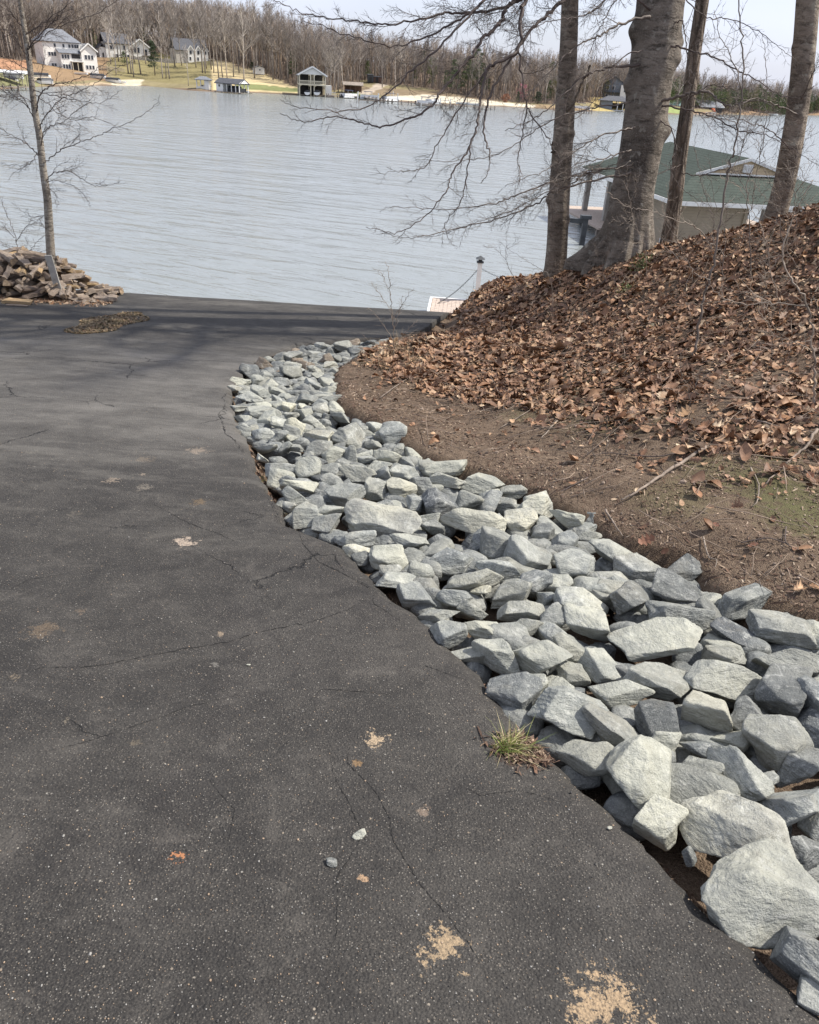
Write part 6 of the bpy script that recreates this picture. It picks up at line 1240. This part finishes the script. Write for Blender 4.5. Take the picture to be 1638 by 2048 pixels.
q = far_hit(1043, 205); root = empty('flowering_tree', q, 0, 'pink budding redbud tree behind the sandy shore', 'tree'); link('crown', leafy_mesh(32, 6, 2.2, plain('redbud_pink', (.42, .17, .2), .8, .3, 1), 420, False, .2), root); link('trunk', EGT, root).scale = (.5, .5, .5)
q = far_hit(1447, 200); root = empty('flowering_tree', q, 0, 'rust red young tree among the green pines at right', 'tree'); link('crown', leafy_mesh(33, 8, 2.6, M['rustleaf'], 600, False, .2), root); link('trunk', EGT, root).scale = (.5, .5, .6)

# ------------------------------------------------------------------ houses and boathouses across the lake
def px2m(px, q): return px * depth(q) / FOC
def win(root, x, y, z, w, h, face='f', trim='trim'):
    m = MB(); t = .12
    if face == 'f': m.bb(x - w/2 - t, x + w/2 + t, y - .10, y - .002, z - h/2 - t, z + h/2 + t)
    else: m.bb(y - .10, y - .002, x - w/2 - t, x + w/2 + t, z - h/2 - t, z + h/2 + t)
    f = m.build('window', M[trim], root); m = MB()
    if face == 'f': m.bb(x - w/2, x + w/2, y - .13, y - .101, z - h/2, z + h/2)
    else: m.bb(y - .13, y - .101, x - w/2, x + w/2, z - h/2, z + h/2)
    m.build('pane', M['glass'], f)
def gable_roof(root, x0, x1, y0, y1, z0, rise, mat, axis='x', oh=.5, t=.25, name='roof'):
    m = MB()
    if axis == 'x':
        ym = (y0 + y1) / 2; k = rise / ((y1 - y0) / 2); e = k * oh
        m.slab([(x0 - oh, y0 - oh, z0 - e), (x1 + oh, y0 - oh, z0 - e), (x1 + oh, ym, z0 + rise), (x0 - oh, ym, z0 + rise)], t); m.slab([(x0 - oh, ym, z0 + rise), (x1 + oh, ym, z0 + rise), (x1 + oh, y1 + oh, z0 - e), (x0 - oh, y1 + oh, z0 - e)], t)
    else:
        xm = (x0 + x1) / 2; k = rise / ((x1 - x0) / 2); e = k * oh
        m.slab([(x0 - oh, y0 - oh, z0 - e), (xm, y0 - oh, z0 + rise), (xm, y1 + oh, z0 + rise), (x0 - oh, y1 + oh, z0 - e)], t); m.slab([(xm, y0 - oh, z0 + rise), (x1 + oh, y0 - oh, z0 - e), (x1 + oh, y1 + oh, z0 - e), (xm, y1 + oh, z0 + rise)], t)
    return m.build(name, mat, root)
def rake(root, x0, x1, y, z0, rise, mat=None, oh=.5):
    m = MB(); xm = (x0 + x1) / 2; k = rise / ((x1 - x0) / 2); e = k * oh; m.beam((x0 - oh, y, z0 - e + .02), (xm, y, z0 + rise + .02), .16, .42); m.beam((x1 + oh, y, z0 - e + .02), (xm, y, z0 + rise + .02), .16, .42); return m.build('rake_board', mat or M['trim'], root)
def gwall(root, x0, x1, y0, y1, z0, z1, rise, mat):
    m = MB(); xm = (x0 + x1) / 2; m.prism([(x0, z0), (x1, z0), (x1, z1), (xm, z1 + rise), (x0, z1)], y0, y1); return m.build('wall', mat, root)
# house one: three storey, hip main roof, gabled wing at right
q = far_hit(150, 139); u = px2m(1, q); h1 = empty('lake_house', (q[0], q[1], q[2]), R_(40), 'large white three storey house with grey roof at the left across the lake', 'house')
MB().bb(-10.5, 3.2, 1.0, 12, -1.5, 8.6).build('wall', M['cream_siding'], h1)
MB().bb(-5.2, 5.2, -1.6, 0.99, -1.5, 5.2).build('wall', M['cream_siding'], h1)
gwall(h1, 2.4, 8.2, -2.6, 8, -1.5, 6.4, 2.2, M['cream_siding'])
m = MB(); o_ = .7; z0 = 8.6; m.slab([(-10.5 - o_, 1 - o_, z0), (3.2 + o_, 1 - o_, z0), (-1.0, 5.6, z0 + 4.0), (-6.4, 5.6, z0 + 4.0)], .3); m.slab([(3.2 + o_, 1 - o_, z0), (3.2 + o_, 12 + o_, z0), (-1.0, 7.4, z0 + 4.0), (-1.0, 5.6, z0 + 4.0)], .3); m.slab([(-10.5 - o_, 12 + o_, z0), (-10.5 - o_, 1 - o_, z0), (-6.4, 5.6, z0 + 4), (-6.4, 7.4, z0 + 4)], .3); m.slab([(3.2 + o_, 12 + o_, z0), (-10.5 - o_, 12 + o_, z0), (-6.4, 7.4, z0 + 4.0), (-1.0, 7.4, z0 + 4.0)], .3); m.build('roof', M['grey_roof'], h1)
MB().slab([(-5.9, -2.3, 5.2), (2.6, -2.3, 5.2), (2.6, 1.0, 6.5), (-5.9, 1.0, 6.5)], .22).build('porch_roof', M['grey_roof'], h1)
gable_roof(h1, 2.4, 8.2, -2.6, 8, 6.4, 2.2, M['grey_roof'], 'y', .55); rake(h1, 2.4, 8.2, -3.2, 6.4, 2.2)
for x in (-8.4, -7.4, -6.4): win(h1, x, 1.0, 4.6, .8, 1.2); 
for x in (-7.8, -6.8): win(h1, x, 1.0, 1.2, .8, .9)
for x in (-6.0, -2.8, -.6, .6, 1.6, 2.5): win(h1, x, 1.0, 7.4, .75, 1.1)
for x in (-4.4, -3.4, -2.4): win(h1, x, -1.6, 4.0, .75, 1.3); win(h1, x, -1.6, .9, .75, 1.3)
for x in (4.0, 5.2, 6.4): win(h1, x, -2.6, 4.2, .8, 1.4); win(h1, x, -2.6, 1.0, .75, 1.2)
for (x, z, w, h, k_2) in ((.5, 4.1, 3.2, 1.6, 'porch_opening'), (.5, .9, 4.0, 2.8, 'patio_opening')): MB().bb(x - w/2, x + w/2, -1.72, -1.605, z - h/2, z + h/2).build(k_2, M['dark_void'], h1)
for x in (-1.5, .5, 2.5): MB().bb(x - .09, x + .09, -3.0, -2.82, -1.2, 2.6).build('deck_post', M['cream_post'], h1)
m = MB(); m.bb(-1.7, 2.9, -3.1, -1.6, 2.5, 2.7); m.bb(-1.7, 2.9, -3.1, -3.0, 3.4, 3.5); [m.bb(-1.7 + i * .3, -1.64 + i * .3, -3.08, -3.02, 2.7, 3.4) for i in range(16)]; m.build('deck', M['trim'], h1)
h1.scale = (.82, .82, .86)
# house two: white house and its gabled garage wing
q = far_hit(228, 116); h2 = empty('lake_house', (q[0], q[1], q[2]), R_(32), 'white two storey house with dark roof and small porch, second from left', 'house')
MB().bb(-2.6, 6.2, 0, 8, -1.5, 5.2).build('wall', M['white_siding'], h2); gable_roof(h2, -2.6, 6.2, 0, 8, 5.2, 3.0, M['dark_roof'], 'x', .5); MB().bb(-5.0, -2.61, .5, 6, -1.5, 3.4).build('wall', M['white_siding'], h2); gable_roof(h2, -5.0, -2.6, .5, 6, 3.4, 1.2, M['dark_roof'], 'y', .4)
for x in (-.6, .3, 4.2): win(h2, x, 0, 3.6, .7, 1.4)
for x in (.5, 1.3, 4.4, 5.3): win(h2, x, 0, .7, .6, 1.3)
win(h2, -3.7, .5, .8, .6, 1.4)
q = far_hit(278, 117); h3 = empty('garage_wing', (q[0], q[1], q[2] + .6), R_(30), 'white gabled wing with raised deck right of the second white house', 'house')
gwall(h3, -3.0, 4.6, 0, 8, -2.0, 3.2, 2.8, M['white_siding']); gable_roof(h3, -3.0, 4.6, 0, 8, 3.2, 2.8, M['dark_roof'], 'y', .55); rake(h3, -3, 4.6, -.6, 3.2, 2.8)
for x in (-1.2, 0.1): win(h3, x, 0, 2.2, .8, 1.8)
MB().bb(2.0, 3.4, -.1, -.002, 0.6, 2.6).build('door', M['glass'], h3)
m = MB(); m.bb(1.2, 7.6, -2.4, 3, .3, .5); [m.bb(1.2 + i * .4, 1.25 + i * .4, -2.4, -2.34, .5, 1.5) for i in range(17)]; m.bb(1.2, 7.6, -2.42, -2.32, 1.45, 1.55); [m.bb(x, x + .2, -2.2, -2, -2, .3) for x in (1.3, 4.3, 7.3)]; m.build('deck', M['dock_wood'], h3)
# stone retaining wall on the second lawn
a = far_hit(262, 121); c = far_hit(352, 127); m = MB(); n_ = 26
for i in range(n_): p = a + (c - a) * (i / n_); p2 = a + (c - a) * ((i + .96) / n_); zt = max(fz1(*p[:2]), fz1(*p2[:2])); m.box(((p[0]+p2[0])/2 - a[0], (p[1]+p2[1])/2 - a[1], zt - a[2] + .45), (np.linalg.norm((p2 - p)[:2]), .7, 1.7 + .25 * (i % 3)), math.atan2((p2-p)[1], (p2-p)[0]))
o = m.build('retaining_wall', M['stone']); o.location = tuple(a); tag(o, 'pale stone retaining wall on the lawn before the second white house', 'retaining wall')
# house four, steep gables, behind the straw slope
q = far_hit(388, 121); h4 = empty('lake_house', (q[0], q[1], q[2]), R_(34), 'cream house with dark roof and three steep gables among trees', 'house')
MB().bb(-8.5, 7.0, 0, 9, -1.5, 4.8).build('wall', M['stone'], h4); gable_roof(h4, -8.5, 7, 0, 9, 4.8, 4.8, M['dark_roof'], 'x', .5); 
for x0, x1 in ((-3.0, -.2), (.8, 3.4), (4.0, 6.9)): gwall(h4, x0, x1, -.8, 1, -1.0, 4.6, 1.9, M['white_siding']); gable_roof(h4, x0, x1, -.8, 4, 4.6, 1.9, M['dark_roof'], 'y', .25, .2); rake(h4, x0, x1, -1.1, 4.6, 1.9, oh=.25); win(h4, (x0 + x1) / 2, -.8, 3.6, .9, 1.5); win(h4, (x0 + x1) / 2 - .3, -.8, .8, .7, 1.4)
m = MB(); m.bb(7.0, 9.8, -1.5, 3, .8, 1.1); [m.bb(x, x + .25, y, y + .25, -3, .8) for x in (7.1, 9.5) for y in (-1.4, 2.6)]; m.build('porch', M['cream_post'], h4)
h4.scale = (.82, .82, .76)
# small white shed
q = far_hit(520, 153); sh = empty('garden_shed', (q[0], q[1], q[2]), R_(24), 'little white shed at the top of the straw coloured slope', 'shed'); gwall(sh, -1.7, 1.7, 0, 4, .7, 2.9, .5, M['white_siding']); gable_roof(sh, -1.7, 1.7, 0, 4, 2.9, .5, M['dark_roof'], 'y', .25, .15); win(sh, 0, 0, 2.1, .5, .4); m = MB(); [m.bb(x, x + .15, y, y + .15, -.8, .7) for x in (-1.6, 1.5) for y in (0, 3.6)]; m.build('stilt', M['dock_wood'], sh)
# gazebo with dark covered jet boat
def at_shore(px, py, off=0.0):
    q = onz(px, py, WATER); d = q[:2] / np.linalg.norm(q[:2]); return np.array([q[0] + d[0] * off, q[1] + d[1] * off, WATER])
q = at_shore(407, 183, 5); gz_ = empty('lake_gazebo', q, R_(12), 'small white gazebo with grey roof at the shore left of the low boathouse', 'gazebo')
m = MB(); [m.bb(x - .12, x + .12, y - .12, y + .12, .5, 3.6) for x in (-2.4, -.9, .6, 2.6) for y in (0, 3)]; m.build('post', M['trim'], gz_); MB().bb(.6, 2.2, -.05, 3, .5, 3.5).build('wall', M['white_siding'], gz_); m = MB(); m.bb(-2.4, .6, 0, .1, .5, 1.4); m.build('railing', M['trim'], gz_)
m = MB(); e, zz, tt = 3.1, 3.6, 4.6; m.add([(-e, -.8, zz), (e + .3, -.8, zz), (e + .3, 3.8, zz), (-e, 3.8, zz), (-1, 1.5, tt), (1.2, 1.5, tt), (-e, -.8, zz - .2), (e + .3, -.8, zz - .2), (e + .3, 3.8, zz - .2), (-e, 3.8, zz - .2)], [(0, 1, 5, 4), (2, 3, 4, 5), (9, 8, 7, 6), (0, 6, 7, 1), (1, 7, 8, 2), (2, 8, 9, 3), (3, 9, 6, 0)], [(1, 2, 5), (3, 0, 4)]); m.build('roof', M['grey_roof'], gz_); MB().bb(-3, 3, -1, 4, .2, .5).build('deck', M['dock_wood'], gz_)
def boat(px, py, kind, label, rz=0.0, s=1.0, off=0.0, up=0.0, cat='boat'):
    q = at_shore(px, py, off); root = empty('pontoon_boat' if kind == 'pontoon' else 'covered_boat' if kind == 'cover' else 'small_boat', (q[0], q[1], WATER + up), rz, label, cat); root.scale = (s, s, s)
    def hull(L_, w, h, nm, mat):
        m = MB(); sec = []; nS = 8
        for i in range(nS): t = i / (nS - 1); x = (t - .5) * L_; ww = w / 2 * (1 - max(0, (t - .6) / .4) ** 2.2 * .92); zt = h * (1 + .25 * t * t); sec += [(x, -ww, zt), (x, -ww * .6, .05 * h), (x, 0, -.12 * h), (x, ww * .6, .05 * h), (x, ww, zt)]
        m.add(sec, [(i * 5 + j, (i + 1) * 5 + j, (i + 1) * 5 + j + 1, i * 5 + j + 1) for i in range(nS - 1) for j in range(4)] + [(i * 5, i * 5 + 4, (i + 1) * 5 + 4, (i + 1) * 5) for i in range(nS - 1)], [(0, 1, 2), (0, 2, 3), (0, 3, 4)]); return m.build(nm, mat, root)
    if kind == 'pontoon':
        m = MB(); [m.tube([(-3.2, y, .25), (2.6, y, .25), (3.3, y, .42)], [.3, .3, .08], 8) for y in (-.95, .95)]; m.build('pontoon', M['boat_alu'], root); MB().bb(-3.1, 3.0, -1.25, 1.25, .55, .65).build('deck', M['boat_white'], root)
        m = MB(); m.bb(-2.9, 2.9, -1.22, -1.16, .7, 1.35); m.bb(-2.9, 2.9, 1.16, 1.22, .7, 1.35); m.bb(2.84, 2.9, -1.2, 1.2, .7, 1.35); m.bb(-2.9, -2.84, -1.2, 1.2, .7, 1.35); m.build('fence_panel', M['boat_white'], root); m = MB(); m.bb(-2.6, -1.4, -1.1, 1.1, .65, 1.15); m.bb(1.2, 2.7, -1.1, -.5, .65, 1.15); m.bb(1.2, 2.7, .5, 1.1, .65, 1.15); m.build('seat', M['boat_blue'], root)
        m = MB(); [m.tube([(x, y, .7), (x * .6 - .2, y, 2.25)], .04, 5) for x in (-1.6, 1.4) for y in (-1.15, 1.15)]; m.build('canopy_frame', M['boat_alu'], root); MB().box((-.3, 0, 2.3), (2.9, 2.4, .14)).build('canopy', M['boat_blue'], root); MB().bb(-3.6, -3.2, -.2, .2, .1, 1.1).build('outboard_motor', M['boat_black'], root)
    elif kind == 'cover':
        hull(5.2, 2.1, .8, 'hull', M['boat_white']); m = MB(); m.prism([(-1.02, .78), (1.02, .78), (.75, 1.25), (0, 1.5), (-.75, 1.25)], -2.5, 2.0, 'x'); m.build('cover', M['boat_black'], root)
    else:
        hull(4.4, 1.5, .5, 'hull', M['boat_white']); m = MB(); m.bb(-1.2, -.9, -.6, .6, .35, .5); m.bb(.4, .7, -.6, .6, .4, .55); m.build('bench', M['deck'], root)
boat(413, 181, 'cover', 'dark covered boat moored before the small gazebo', R_(60), .8, 1, .3)
# low open boathouse with white gable
q = at_shore(458, 186.5, 0.5); b2 = empty('low_boathouse', q, R_(-28), 'low open boathouse with dark roof and white gable end', 'boathouse')
MB().bb(-6.0, -2.8, 0, 5, .3, 3.3).build('wall', M['white_siding'], b2); gable_roof(b2, -6, 5.0, 0, 5, 3.3, 1.3, M['dark_roof'], 'x', .5); m = MB(); m.prism([(-.4, 3.2), (5.4, 3.2), (2.5, 4.5)], 5.32, 5.45, 'x'); m.build('gable', M['white_siding'], b2)
for x in (-1, 1.2, 3.2, 4.9):
    for y in (.1, 4.9): MB().bb(x - .12, x + .12, y - .12, y + .12, .3, 3.3).build('post', M['trim'], b2)
m = MB(); m.bb(-6.3, 6.6, -1.0, -.2, .25, .45); m.bb(-6.3, -2.6, -.2, 5.2, .25, .45); m.bb(-6.3, 6.6, 5.0, 5.8, .25, .45); m.build('dock', M['dock_wood'], b2); [MB().bb(x, x + .2, -.9, -.7, -1, .4).build('piling', M['dock_wood'], b2) for x in (-6, -3, 0, 3, 6)]
win(b2, -4.4, 0, 2.2, .7, .7); MB().bb(-1.6, 4.4, 1, 4.6, .5, 1.6).build('lift_cradle', M['boat_black'], b2)
boat(470, 187, 'cover', 'dark covered boat sheltered under the low boathouse roof', R_(-28), 1.0, 2.6, .5)
boat(488, 187, 'small', 'white jet ski ramp boat at the right end of the low boathouse', R_(-20), .9, 2, .2); boat(539, 186, 'small', 'small white boat pulled up on the grass shore', R_(-8), .9, 1.0, .3)
b2.scale = (.82, .82, .85); gz_.scale = (.8, .8, .85)
# two storey boathouse
q = at_shore(625, 193, 1); b3 = empty('two_storey_boathouse', q, R_(13), 'two storey cream boathouse with arched openings, balcony and white gable', 'boathouse'); HW = 4.1
for x in (-HW, -.55, .55, HW):
    for y in (0, 7): MB().bb(x - .16, x + .16, y - .16, y + .16, -.8, 6.1).build('post', M['cream_post'], b3)
MB().bb(-HW - .2, HW + .2, -.9, 7.2, 3.1, 3.4).build('balcony_floor', M['cream_post'], b3); m = MB(); m.bb(-HW - .1, HW + .1, -.85, -.75, 4.25, 4.4); [m.bb(-HW + i * .28, -HW + i * .28 + .09, -.83, -.77, 3.4, 4.25) for i in range(30)]; m.build('balcony_railing', M['cream_post'], b3)
m = MB()
for (a_, b_) in ((-HW, -.55), (-.55, .55), (.55, HW)):
    for z in (3.1, 6.2):
        for sx in (-1, 1): e = a_ if sx < 0 else b_; w_ = min(.9, (b_ - a_) * .45); MB().prism([(e, z), (e, z - w_), (e - sx * w_ * .35, z - w_ * .4), (e - sx * w_, z)], -.12, .12).build('arch_bracket', M['cream_post'], b3)
MB().prism([(-HW - .3, 6.1), (HW + .3, 6.1), (0, 8.2)], -.3, -.15).build('gable', M['trim'], b3); gable_roof(b3, -HW, HW, -.3, 7.4, 6.1, 2.15, M['grey_roof'], 'y', .6, .25); rake(b3, -HW, HW, -1.0, 6.1, 2.15, oh=.6)
MB().bb(-HW + .2, HW - .2, 6.9, 7.1, .3, 6.0).build('back_wall', M['dark_void'], b3); MB().bb(-.55, .55, 2.0, 7, .3, 3.0).build('centre_wall', M['dark_void'], b3)
m = MB(); m.bb(HW + .1, HW + 3.0, .5, 6, -.2, .5); m.build('side_deck', M['dock_wood'], b3); MB().bb(HW + .3, HW + 2.2, 1.5, 5, .5, 3.3).build('side_shed', M['cream_siding'], b3); m = MB(); [m.bb(HW + .5 + i * .35, HW + .58 + i * .35, .5, .58, .5, 1.4) for i in range(9)]; m.bb(HW + .4, HW + 3.6, .48, .6, 1.4, 1.5); m.build('side_railing', M['trim'], b3); MB().bb(-HW - .3, HW + .3, 4.5, 7.3, .1, .3).build('dock', M['dock_wood'], b3)
boat(616, 193, 'cover', 'dark covered boat in the left bay of the two storey boathouse', R_(92), .9, 4, .4); boat(635, 194, 'cover', 'dark blue covered boat in the right bay of the two storey boathouse', R_(92), .95, 4, .5)
# brown shelter, two dark trailers
q = far_hit(706, 186); ps = empty('picnic_shelter', q, R_(6), 'brown open shelter with low roof right of the two storey boathouse', 'shelter'); [MB().bb(x - .15, x + .15, y, y + .3, -.5, 2.6).build('post', M['brown_wood'], ps) for x in (-2.8, -.9, .9, 2.8) for y in (0, 4)]; MB().bb(-2.8, 2.8, 4.0, 4.2, 0, 2.6).build('wall', M['brown_wood'], ps); gable_roof(ps, -2.8, 2.8, 0, 4.2, 2.6, .7, M['dock_wood'], 'x', .7, .2)
for px, w_, lb in ((741, 2.2, 'dark upright shed box by the road across the lake'), (754, 3.4, 'dark brown low trailer box right of the upright shed')):
    q = far_hit(px, 166); t_ = empty('storage_box', q, R_(8), lb, 'shed'); MB().bb(-w_/2, w_/2, 0, 2.6, .2, 2.7 if px == 741 else 2.0).build('body', M['dark_metal' if px == 741 else 'brown_wood'], t_); MB().slab([(-w_/2 - .15, -.15, 2.75 if px == 741 else 2.05), (w_/2 + .15, -.15, 2.75 if px == 741 else 2.05), (w_/2 + .15, 2.8, 2.95 if px == 741 else 2.25), (-w_/2 - .15, 2.8, 2.95 if px == 741 else 2.25)], .1).build('roof', M['dark_roof'], t_); MB().bb(-.5, .5, -.05, -.002, .25, 1.9).build('door', M['dark_void'], t_)
# docks
def dock(pts, w, label, posts=True, tall=()):
    P = [at_shore(a, b, 0) for a, b in pts]; root = empty('lake_dock', P[0], 0, label, 'dock'); m = MB(); pm = []
    for a, b in zip(P[:-1], P[1:]):
        a, b = a - P[0], b - P[0]; m.beam(a + np.array([0, 0, .65]), b + np.array([0, 0, .65]), w, .14); L_ = np.linalg.norm(b - a); k = max(2, int(L_ / 3))
        s = unit(np.cross(b - a, [0, 0, 1])) * w * .5
        for i in range(k + 1):
            for sg in (-1, 1): p = a + (b - a) * i / k + s * sg; pm.append(p)
    m.build('deck', M['dock_wood'], root)
    for p in pm[:100]: MB().bb(p[0] - .11, p[0] + .11, p[1] - .11, p[1] + .11, -1, 1.15).build('piling', M['dock_wood'], root)
    for a, b in tall: p = at_shore(a, b) - P[0]; MB().bb(p[0] - .12, p[0] + .12, p[1] - .12, p[1] + .12, -.8, 2.6).build('mooring_post', M['trim'], root)
dock([(655, 195), (720, 198), (780, 207), (860, 214), (950, 219), (985, 220)], 1.6, 'long weathered dock parallel to the sandy beach', tall=[(716, 202), (756, 206), (786, 200), (795, 206)])
dock([(715, 205), (755, 207)], 1.2, 'short pale dock between the moored pontoon boats', tall=[(715, 206), (757, 208)])
dock([(840, 215), (900, 218)], 1.2, 'short dock with white posts before the beach', tall=[(842, 216), (868, 217), (880, 217), (900, 218)])
dock([(0, 180), (60, 181)], 2.6, 'wide low dock at the left edge across the lake')
dock([(1160, 227), (1180, 228)], 1.4, 'short dock between the slim left trunk and the big beech')
for px, py, lb, rz in ((697, 197, 'pontoon boat with blue seats left of the short pale dock', .9), (738, 200, 'pontoon boat with dark canopy at the short pale dock', .2), (781, 203, 'pontoon boat with dark cover beside the white mooring post', .8), (852, 212, 'white pontoon boat under canopy at the long dock', .1), (866, 209, 'pontoon boat with tall canopy behind the white one', 1.0), (1162, 221, 'pontoon boat seen between the slim trunk and the big beech', .1)): boat(px, py, 'pontoon', lb, rz, .95, 0, .15)
for px, py, lb in ((888, 207, 'white boat moored off the beach, left of the small jet boat'), (925, 212, 'small white jet boat at the right end of the docks'), (948, 214, 'rightmost small white boat by the sandy beach')): boat(px, py, 'small', lb, .2, 1.0, 0, .5)
# things at the left shore
for px, py, lb, k_2, rz in ((20, 172, 'white speedboat on the lift at the left edge', 'cover', .1), (84, 158, 'dark blue covered boat on the lawn below the big white house', 'cover', .3), (93, 169, 'small navy covered boat at the shore left of the beach patch', 'cover', 1.2), (163, 150, 'red and black jet boat parked on the grass slope', 'small', .4), (197, 158, 'dark covered boat on the lawn right of the big house', 'cover', .2), (228, 166, 'long dark covered boat on the pale beach patch', 'cover', -.1), (240, 167, 'small white boat on the pale beach patch', 'small', .1), (28, 158, 'blue tarpaulin covered boat on the green left lawn', 'cover', .5)):
    q = far_hit(px, py) if py < 171 else at_shore(px, py, 2); b_ = None
    boat(px, py, k_2, lb, rz, .9, 0, .3); o = [o for o in scene.objects if o.get('label') == lb][0]; o.location = (q[0], q[1], q[2] + .15 if py < 171 else WATER + .6)
q = at_shore(12, 174, 3); cp_ = empty('lift_canopy', q, .1, 'white canopy roof over the boat lift at the left edge', 'boat lift'); [MB().bb(x, x + .15, y, y + .15, -.5, 3.1).build('post', M['dock_wood'], cp_) for x in (-4, 0, 4) for y in (0, 3)]; MB().slab([(-5, -1, 3.1), (5.4, -1, 3.1), (5.4, 4, 3.5), (-5, 4, 3.5)], .25).build('roof', M['boat_white'], cp_)
# wooden rail fences
def rail(pts, label, h=1.1):
    P = [far_hit(a, b) for a, b in pts]; root = empty('rail_fence', P[0], 0, label, 'fence')
    for a, b in zip(P[:-1], P[1:]):
        n_ = max(2, int(np.linalg.norm(b - a) / 2.6)); m = MB()
        for i in range(n_):
            p = a + (b - a) * i / n_; p2 = a + (b - a) * (i + 1) / n_; p[2] = fz1(p[0], p[1]); p2[2] = fz1(p2[0], p2[1]); MB().bb(p[0]-P[0][0]-.12, p[0]-P[0][0]+.12, p[1]-P[0][1]-.12, p[1]-P[0][1]+.12, p[2]-P[0][2]-.2, p[2]-P[0][2]+h+.1).build('post', M['cream_slat'], root)
            for z in (.45, .95): m.beam(p - P[0] + np.array([0, 0, z * h]), p2 - P[0] + np.array([0, 0, z * h]), .08, .26)
        m.build('rail', M['cream_slat'], root)
rail([(190, 137), (215, 141), (250, 146)], 'pale rail fence right of the big white house'); rail([(60, 164), (105, 166)], 'pale low fence along the shore below the big white house'); rail([(0, 79), (28, 83)], 'pale rail fence above the orange clay bank')
# grey boathouse between the trunks, and the house behind it
q = at_shore(1228, 222.5, 1); b4 = empty('grey_boathouse', q, R_(-6), 'grey blue boathouse with hip roof seen between the two left trunks', 'boathouse'); MB().bb(-5.2, -1.0, 0, 7, .4, 3.4).build('wall', M['grey_blue'], b4); [MB().bb(x - .13, x + .13, y, y + .26, -.6, 3.4).build('post', M['trim'], b4) for x in (1, 3, 5.2) for y in (0, 6.7)]
m = MB(); m.slab([(-5.9, -.8, 3.4), (5.9, -.8, 3.4), (2.6, 3.4, 5.0), (-2.6, 3.4, 5.0)], .2); m.slab([(5.9, 7.8, 3.4), (-5.9, 7.8, 3.4), (-2.6, 3.4, 5.0), (2.6, 3.4, 5.0)], .2); m.slab([(5.9, -.8, 3.4), (5.9, 7.8, 3.4), (2.6, 3.4, 5.0)], .2); m.slab([(-5.9, 7.8, 3.4), (-5.9, -.8, 3.4), (-2.6, 3.4, 5.0)], .2); m.build('roof', M['dark_roof'], b4); MB().bb(-5.6, 6.2, -1.0, 0, .2, .4).build('dock', M['boat_white'], b4); MB().bb(-.6, 5.0, 6, 6.4, .4, 2.6).build('back_wall', M['dark_void'], b4)
boat(1240, 222, 'cover', 'dark covered boat inside the grey blue boathouse', 0, .9, 3.5, .5)
q = far_hit(1222, 199); h5 = empty('lake_house', (q[0], q[1], q[2]), R_(-10), 'tall dark and white house among trees above the grey blue boathouse', 'house'); gwall(h5, -3.5, 4.5, 0, 9, -1, 5.8, 2.6, M['grey_blue']); gable_roof(h5, -3.5, 4.5, 0, 9, 5.8, 2.6, M['dark_roof'], 'y', .5); MB().bb(3.2, 6.6, -1.5, 5, -1, 5.4).build('wall', M['white_siding'], h5); [win(h5, x, 0, z, .9, 1.3) for x in (-2, .2) for z in (1.2, 4.2)]; win(h5, 5, -1.5, 3.6, .9, 1.3); MB().bb(-3.6, 3.0, -2.0, 0, 2.5, 2.7).build('balcony', M['dark_metal'], h5)
# far right buildings
q = at_shore(1352, 226, 6); t5 = empty('lake_cottage', q, R_(-8), 'low pale green cottage left of the white gabled boathouse, far right shore', 'cottage'); MB().bb(-5.5, 5.5, 0, 6, .2, 2.9).build('wall', M['white_siding'], t5); gable_roof(t5, -5.5, 5.5, 0, 6, 2.9, 1.4, M['teal'], 'x', .5); [win(t5, x, 0, 1.9, 1.2, 1.0) for x in (-3.5, 0, 3.5)]
q = at_shore(1422, 229, 7); t6 = empty('white_gable_boathouse', q, R_(28), 'grey roofed boathouse with a white gable between the thin trunk and saplings', 'boathouse'); MB().bb(-7, 6, 0, 7, .3, 2.9).build('wall', M['dark_void'], t6); gable_roof(t6, -7, 6, 0, 7, 2.9, 2.2, M['grey_roof'], 'x', .5); m = MB(); m.prism([(-.5, 2.7), (7.5, 2.7), (3.5, 5.1)], 6.55, 6.7, 'x'); m.build('gable', M['trim'], t6)
boat(1421, 230, 'small', 'white and orange boat before the white gabled boathouse', .3, 1.1, 2, .3); q = at_shore(1424, 229, 4); o = MB().lathe((0, 0, 0), [(0, 0), (.9, .1), (1.1, .9), (.8, 1.7), (0, 1.9)], 12).build('orange_buoy', M['orange']); o.location = tuple(q + np.array([0, 0, .4])); tag(o, 'bright orange float beside the boat at the far right shore', 'float')
dock([(1380, 232), (1455, 233)], 1.5, 'low dark dock before the white gabled boathouse')
q = at_shore(1618, 229, 4); t7 = empty('dark_boathouse', q, R_(20), 'dark roofed open boathouse at the far right edge', 'boathouse'); [MB().bb(x, x + .3, y, y + .3, -.6, 3).build('post', M['dock_wood'], t7) for x in (-5, 0, 5) for y in (0, 6)]; gable_roof(t7, -5, 5.3, 0, 6.3, 3, 2.0, M['grey_roof'], 'y', .8); MB().bb(-5.5, 5.8, -.5, 6.8, .3, .6).build('dock', M['dock_wood'], t7); MB().bb(-4.5, 4.8, 5.9, 6.1, .6, 3).build('back_wall', M['dark_void'], t7)
boat(1546, 231, 'small', 'small white boat left of the leaning right trunk, far shore', .1, 1.1, 1, .1)
